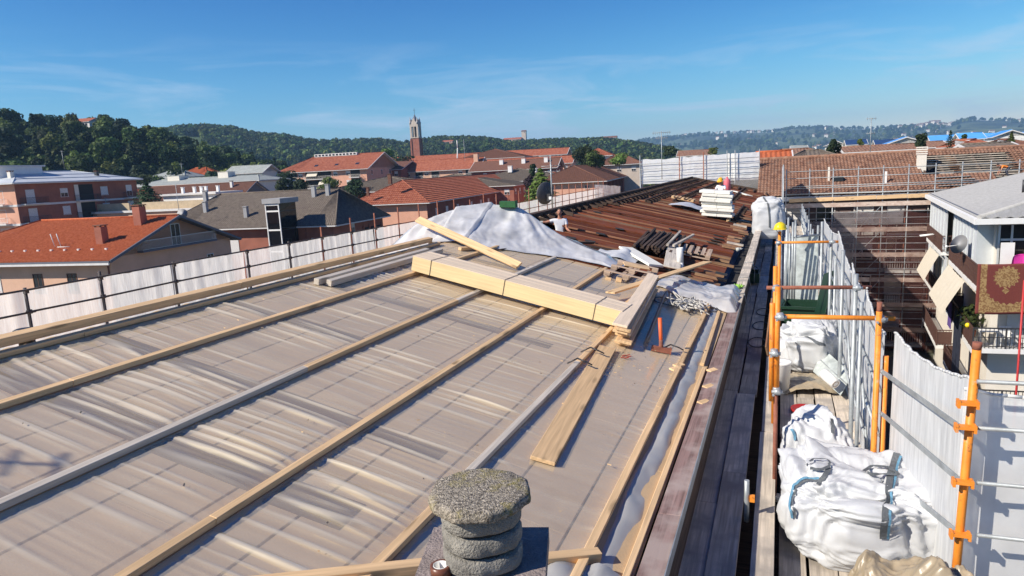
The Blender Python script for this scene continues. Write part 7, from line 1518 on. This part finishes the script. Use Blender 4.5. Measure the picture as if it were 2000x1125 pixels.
def helmet(mb, c, s=1.0, dirv=V((0, -1, 0))):
    c = V(c); sd = dirv.cross(ZU).normalized(); n = 18; b = len(mb.v); mb.smooth = True
    for kk in range(7):
        p = math.pi/2*kk/6
        for i in range(n): a = 2*math.pi*i/n; q = c+sd*(.115*s*math.cos(p)*math.cos(a))+dirv*(.14*s*math.cos(p)*math.sin(a))+ZU*(.125*s*math.sin(p)+.008*(abs(math.cos(a)) < .18)); mb.v.append(tuple(q))
    for kk in range(6):
        for i in range(n): j = (i+1) % n; mb.face((b+kk*n+i, b+kk*n+j, b+(kk+1)*n+j, b+(kk+1)*n+i))
    b = len(mb.v)
    for rr in (0, 1):
        for i in range(n): a = 2*math.pi*i/n; ext = rr*(.014+.055*max(0, math.sin(a))**2)*s; mb.v.append(tuple(c+sd*((.115*s+ext)*math.cos(a))+dirv*((.14*s+ext)*math.sin(a))-ZU*(.012*rr)))
    for i in range(n): j = (i+1) % n; mb.face((b+i, b+n+i, b+n+j, b+j))
    return mb
q = py(1524, 446, 15.1); t_ = thing('hard_hat', 'bright yellow hard hat hung on top of an orange scaffold post', 'hard hat', q); helmet(MB(), q).mesh; k = helmet(MB(), q, 1.05, V((-.3, -1, 0)).normalized()); k.build('shell', M['yellow'], t_); k = MB(); k.path([q+V((.12*math.cos(a/4), .14*math.sin(a/4), -.02)) for a in range(0, 14)], .009, 5); k.path(curve_pts([q+V((.11, 0, -.01)), q+V((.04, -.08, -.16)), q+V((-.08, -.05, -.03))], 6), .006, 5); k.build('chin_strap', M['black'], t_)

# ================================================================ PEOPLE
def figure(label, J, edges, mats, head, face, hat=None, hair=True, loc=None):
    """one skinned body; J: joint -> (position, radius, material index)"""
    names = list(J); idx = {n: i for i, n in enumerate(names)}
    me = bpy.data.meshes.new('body'); me.from_pydata([tuple(J[n][0]) for n in names], [(idx[a], idx[b]) for a, b in edges], [])
    ob = bpy.data.objects.new('tmp', me); COL.objects.link(ob); ms = ob.modifiers.new('skin', 'SKIN'); ms.use_smooth_shade = True
    for i, n in enumerate(names): r = J[n][1]; me.skin_vertices[0].data[i].radius = (r, r) if not hasattr(r, '__len__') else r
    me.skin_vertices[0].data[idx['pelvis']].use_root = True
    ob.modifiers.new('sub', 'SUBSURF').levels = 2; ob.modifiers['sub'].render_levels = 2
    dg = bpy.context.evaluated_depsgraph_get(); m2 = bpy.data.meshes.new_from_object(ob.evaluated_get(dg)); bpy.data.objects.remove(ob)
    root = thing('person', label, 'person', loc or J['pelvis'][0], None); off = base_of(root)
    segs_ = [(V(J[a][0]), V(J[b][0]), J[b][2]) for a, b in edges]
    for m in mats: m2.materials.append(m)
    for p in m2.polygons: 
        c = p.center; p.material_index = min(segs_, key=lambda s_: seg_d(V(c), s_[0], s_[1]))[2]; p.use_smooth = True
    for v in m2.vertices: v.co -= off
    link('body', m2, root)
    # head: skull with jaw, nose, brow, ears
    h = V(head); f = V(face).normalized(); sd = f.cross(ZU).normalized(); up = sd.cross(f); mb = MB(); mb.smooth = True; n, m = 24, 18
    def hp_(u, v):
        a = 2*math.pi*u; p = math.pi*v; x, y, z = math.sin(p)*math.cos(a), math.sin(p)*math.sin(a), math.cos(p)
        X, Y, Z = .078*x, .10*y, .12*z
        if z < 0: X *= 1+.25*z; Y *= 1+.10*z
        if y > .8: 
            Y += .022*math.exp(-((x/.18)**2+((z+.08)/.20)**2))-.012*math.exp(-(((abs(x)-.36)/.16)**2+((z-.14)/.13)**2))+.006*math.exp(-((x/.35)**2+((z+.42)/.08)**2))
        return h+sd*X+f*Y+up*Z
    mb.grid(n, m, hp_)
    for s_ in (-1, 1): mb.ball(h+sd*(.08*s_)+f*-.005+up*.0, .03, 8, (.5, .8, 1))
    mb.build('head', mats[0], root)
    eb = MB()
    for s_ in (-1, 1): eb.ball(h+sd*(.03*s_)+f*.088+up*.018, .011, 6)
    eb.frame(h+f*.089-up*.052, sd, f, up, -.024, .024, -.01, .008, -.003, .003); eb.build('eyes_and_mouth', M['hair'], root)
    if hair:
        hb = MB(); hb.smooth = True; hb.grid(16, 8, lambda u, v: h+sd*(.084*math.sin(v*1.45)*math.cos(6.2832*u))+f*(.106*math.sin(v*1.45)*math.sin(6.2832*u)-.012)+up*(.128*math.cos(v*1.45)+.004)); hb.build('hair', M['hair'], root)
    if hat: helmet(MB(), h).mesh; kk = helmet(MB(), h+up*.045, 1.08, f); kk.build('hard_hat', hat, root)
    return root
def hand(J, edges, wrist, name, d, spread, up=V((0, 0, 1)), mi=0):
    d = V(d).normalized(); s_ = V(spread).normalized(); w = V(J[wrist][0]); pm = w+d*.07; J[name+'palm'] = (pm, (.036, .02), mi); edges.append((wrist, name+'palm'))
    for i, ln in enumerate((.065, .078, .072, .055)):
        k0 = pm+d*.035+s_*(.030-.02*i); k1 = k0+d*ln*.55-V(up)*.008; k2 = k1+d*ln*.4-V(up)*.02
        J[f'{name}k{i}'] = (k0, .0095, mi); J[f'{name}m{i}'] = (k1, .009, mi); J[f'{name}t{i}'] = (k2, .0075, mi); edges += [(name+'palm', f'{name}k{i}'), (f'{name}k{i}', f'{name}m{i}'), (f'{name}m{i}', f'{name}t{i}')]
    t0 = w+d*.045+s_*.036; J[name+'th0'] = (t0, .012, mi); J[name+'th1'] = (t0+d*.03+s_*.02-V(up)*.01, .010, mi); J[name+'th2'] = (t0+d*.055+s_*.024-V(up)*.02, .008, mi); edges += [(name+'palm', name+'th0'), (name+'th0', name+'th1'), (name+'th1', name+'th2')]
PM = [M['skin'], M['tshirt'], M['trousers'], M['black'], M['glove']]
def body(base, yaw, lean, hip, arms, mats, shirt=1, headoff=None):
    """base: ground point; hip height; lean (radians forward); arms: two (elbow, wrist) offsets from the shoulder"""
    B = V(base); f = V((math.sin(yaw), math.cos(yaw), 0)); s_ = V((f.y, -f.x, 0)); J = {}; e = []
    P = B+ZU*hip; ax = (ZU*math.cos(lean)+f*math.sin(lean))
    J['pelvis'] = (P, (.15, .115), 2); J['waist'] = (P+ax*.17, (.14, .105), shirt); J['chest'] = (P+ax*.36, (.165, .12), shirt); J['neck0'] = (P+ax*.49, (.075, .07), shirt); J['neck'] = (P+ax*.56, .055, 0); J['skull'] = (P+ax*.62+f*.02, .06, 0)
    e += [('pelvis', 'waist'), ('waist', 'chest'), ('chest', 'neck0'), ('neck0', 'neck'), ('neck', 'skull')]
    for sg, nm, (el, wr, hd) in ((-1, 'l', arms[0]), (1, 'r', arms[1])):
        sh = P+ax*.45+s_*(.185*sg); E_ = sh+s_*el[0]+f*el[1]+ZU*el[2]; W = sh+s_*wr[0]+f*wr[1]+ZU*wr[2]
        J[nm+'sh'] = (sh, .068, shirt); J[nm+'up'] = (sh.lerp(E_, .5), .056, shirt); J[nm+'el'] = (E_, .043, 0); J[nm+'fa'] = (E_.lerp(W, .35), .044, 0); J[nm+'wr'] = (W, .029, 0 if hd != 'g' else 4)
        e += [('chest', nm+'sh'), (nm+'sh', nm+'up'), (nm+'up', nm+'el'), (nm+'el', nm+'fa'), (nm+'fa', nm+'wr')]
        hand(J, e, nm+'wr', nm+'h', (W-E_), s_*(-sg) if abs((W-E_).normalized().dot(s_)) < .8 else f, mi=4 if hd == 'g' else 0)
        hpj = P+s_*(.095*sg)-ZU*.06; an = B+s_*(.12*sg)+ZU*.09-f*.02; kn = hpj.lerp(an, .5)+f*(.05+.5*math.sqrt(max(0, .42**2-((hpj-an).length/2)**2)))
        J[nm+'hp'] = (hpj, .095, 2); J[nm+'kn'] = (kn, .06, 2); J[nm+'cf'] = (kn.lerp(an, .35), .062, 2); J[nm+'an'] = (an, .045, 2); J[nm+'toe'] = (B+s_*(.13*sg)+f*.17+ZU*.04, .04, 3)
        e += [('pelvis', nm+'hp'), (nm+'hp', nm+'kn'), (nm+'kn', nm+'cf'), (nm+'cf', nm+'an'), (nm+'an', nm+'toe')]
    return J, e, P+ax*.70+f*.03, f
# worker behind the slab stack, bending, amber helmet
hd = py(1409, 370, 35.2); g0 = V((hd.x+.02, 35.25, 0)); g0.z = rp(g0.x, g0.y, .02).z
J, e, H_, f = body(g0, R_(200), .22, .96, (((-.1, .1, -.27), (-.02, .3, -.42), ''), ((.1, .12, -.27), (.05, .32, -.40), '')), PM)
figure('worker in white t-shirt and amber helmet bending behind the white slab stack', J, e, PM, H_, f-ZU*.35, M['amber'], False)
# worker coming up through the roof by the white heap, arm along the ridge
hd = py(1092, 414, 20.6); g0 = V((hd.x, 20.65, -3.42)); J, e, H_, f = body(g0, R_(165), .12, hd.z-.70+3.42, (((-.03, .05, -.28), (-.08, .22, -.30), ''), ((.26, .05, -.05), (.52, .10, -.02), 'g')), PM)
figure('worker in white t-shirt standing up out of the old roof beside the white heap', J, e, PM, H_, f)
# figure in orange bent over on the stripped wing roof
g0 = V((16.1, 63.0, wz(63.0)+.12)); J, e, H_, f = body(g0, R_(270), 1.35, .78, (((-.05, .1, -.28), (-.02, .2, -.52), ''), ((.05, .1, -.28), (.02, .2, -.52), '')), PM)
figure('worker in orange jacket bent over on the stripped far roof', J, e, [M['skin'], M['orange_cloth'], M['trousers'], M['black'], M['glove']], H_, f-ZU*.8, None)
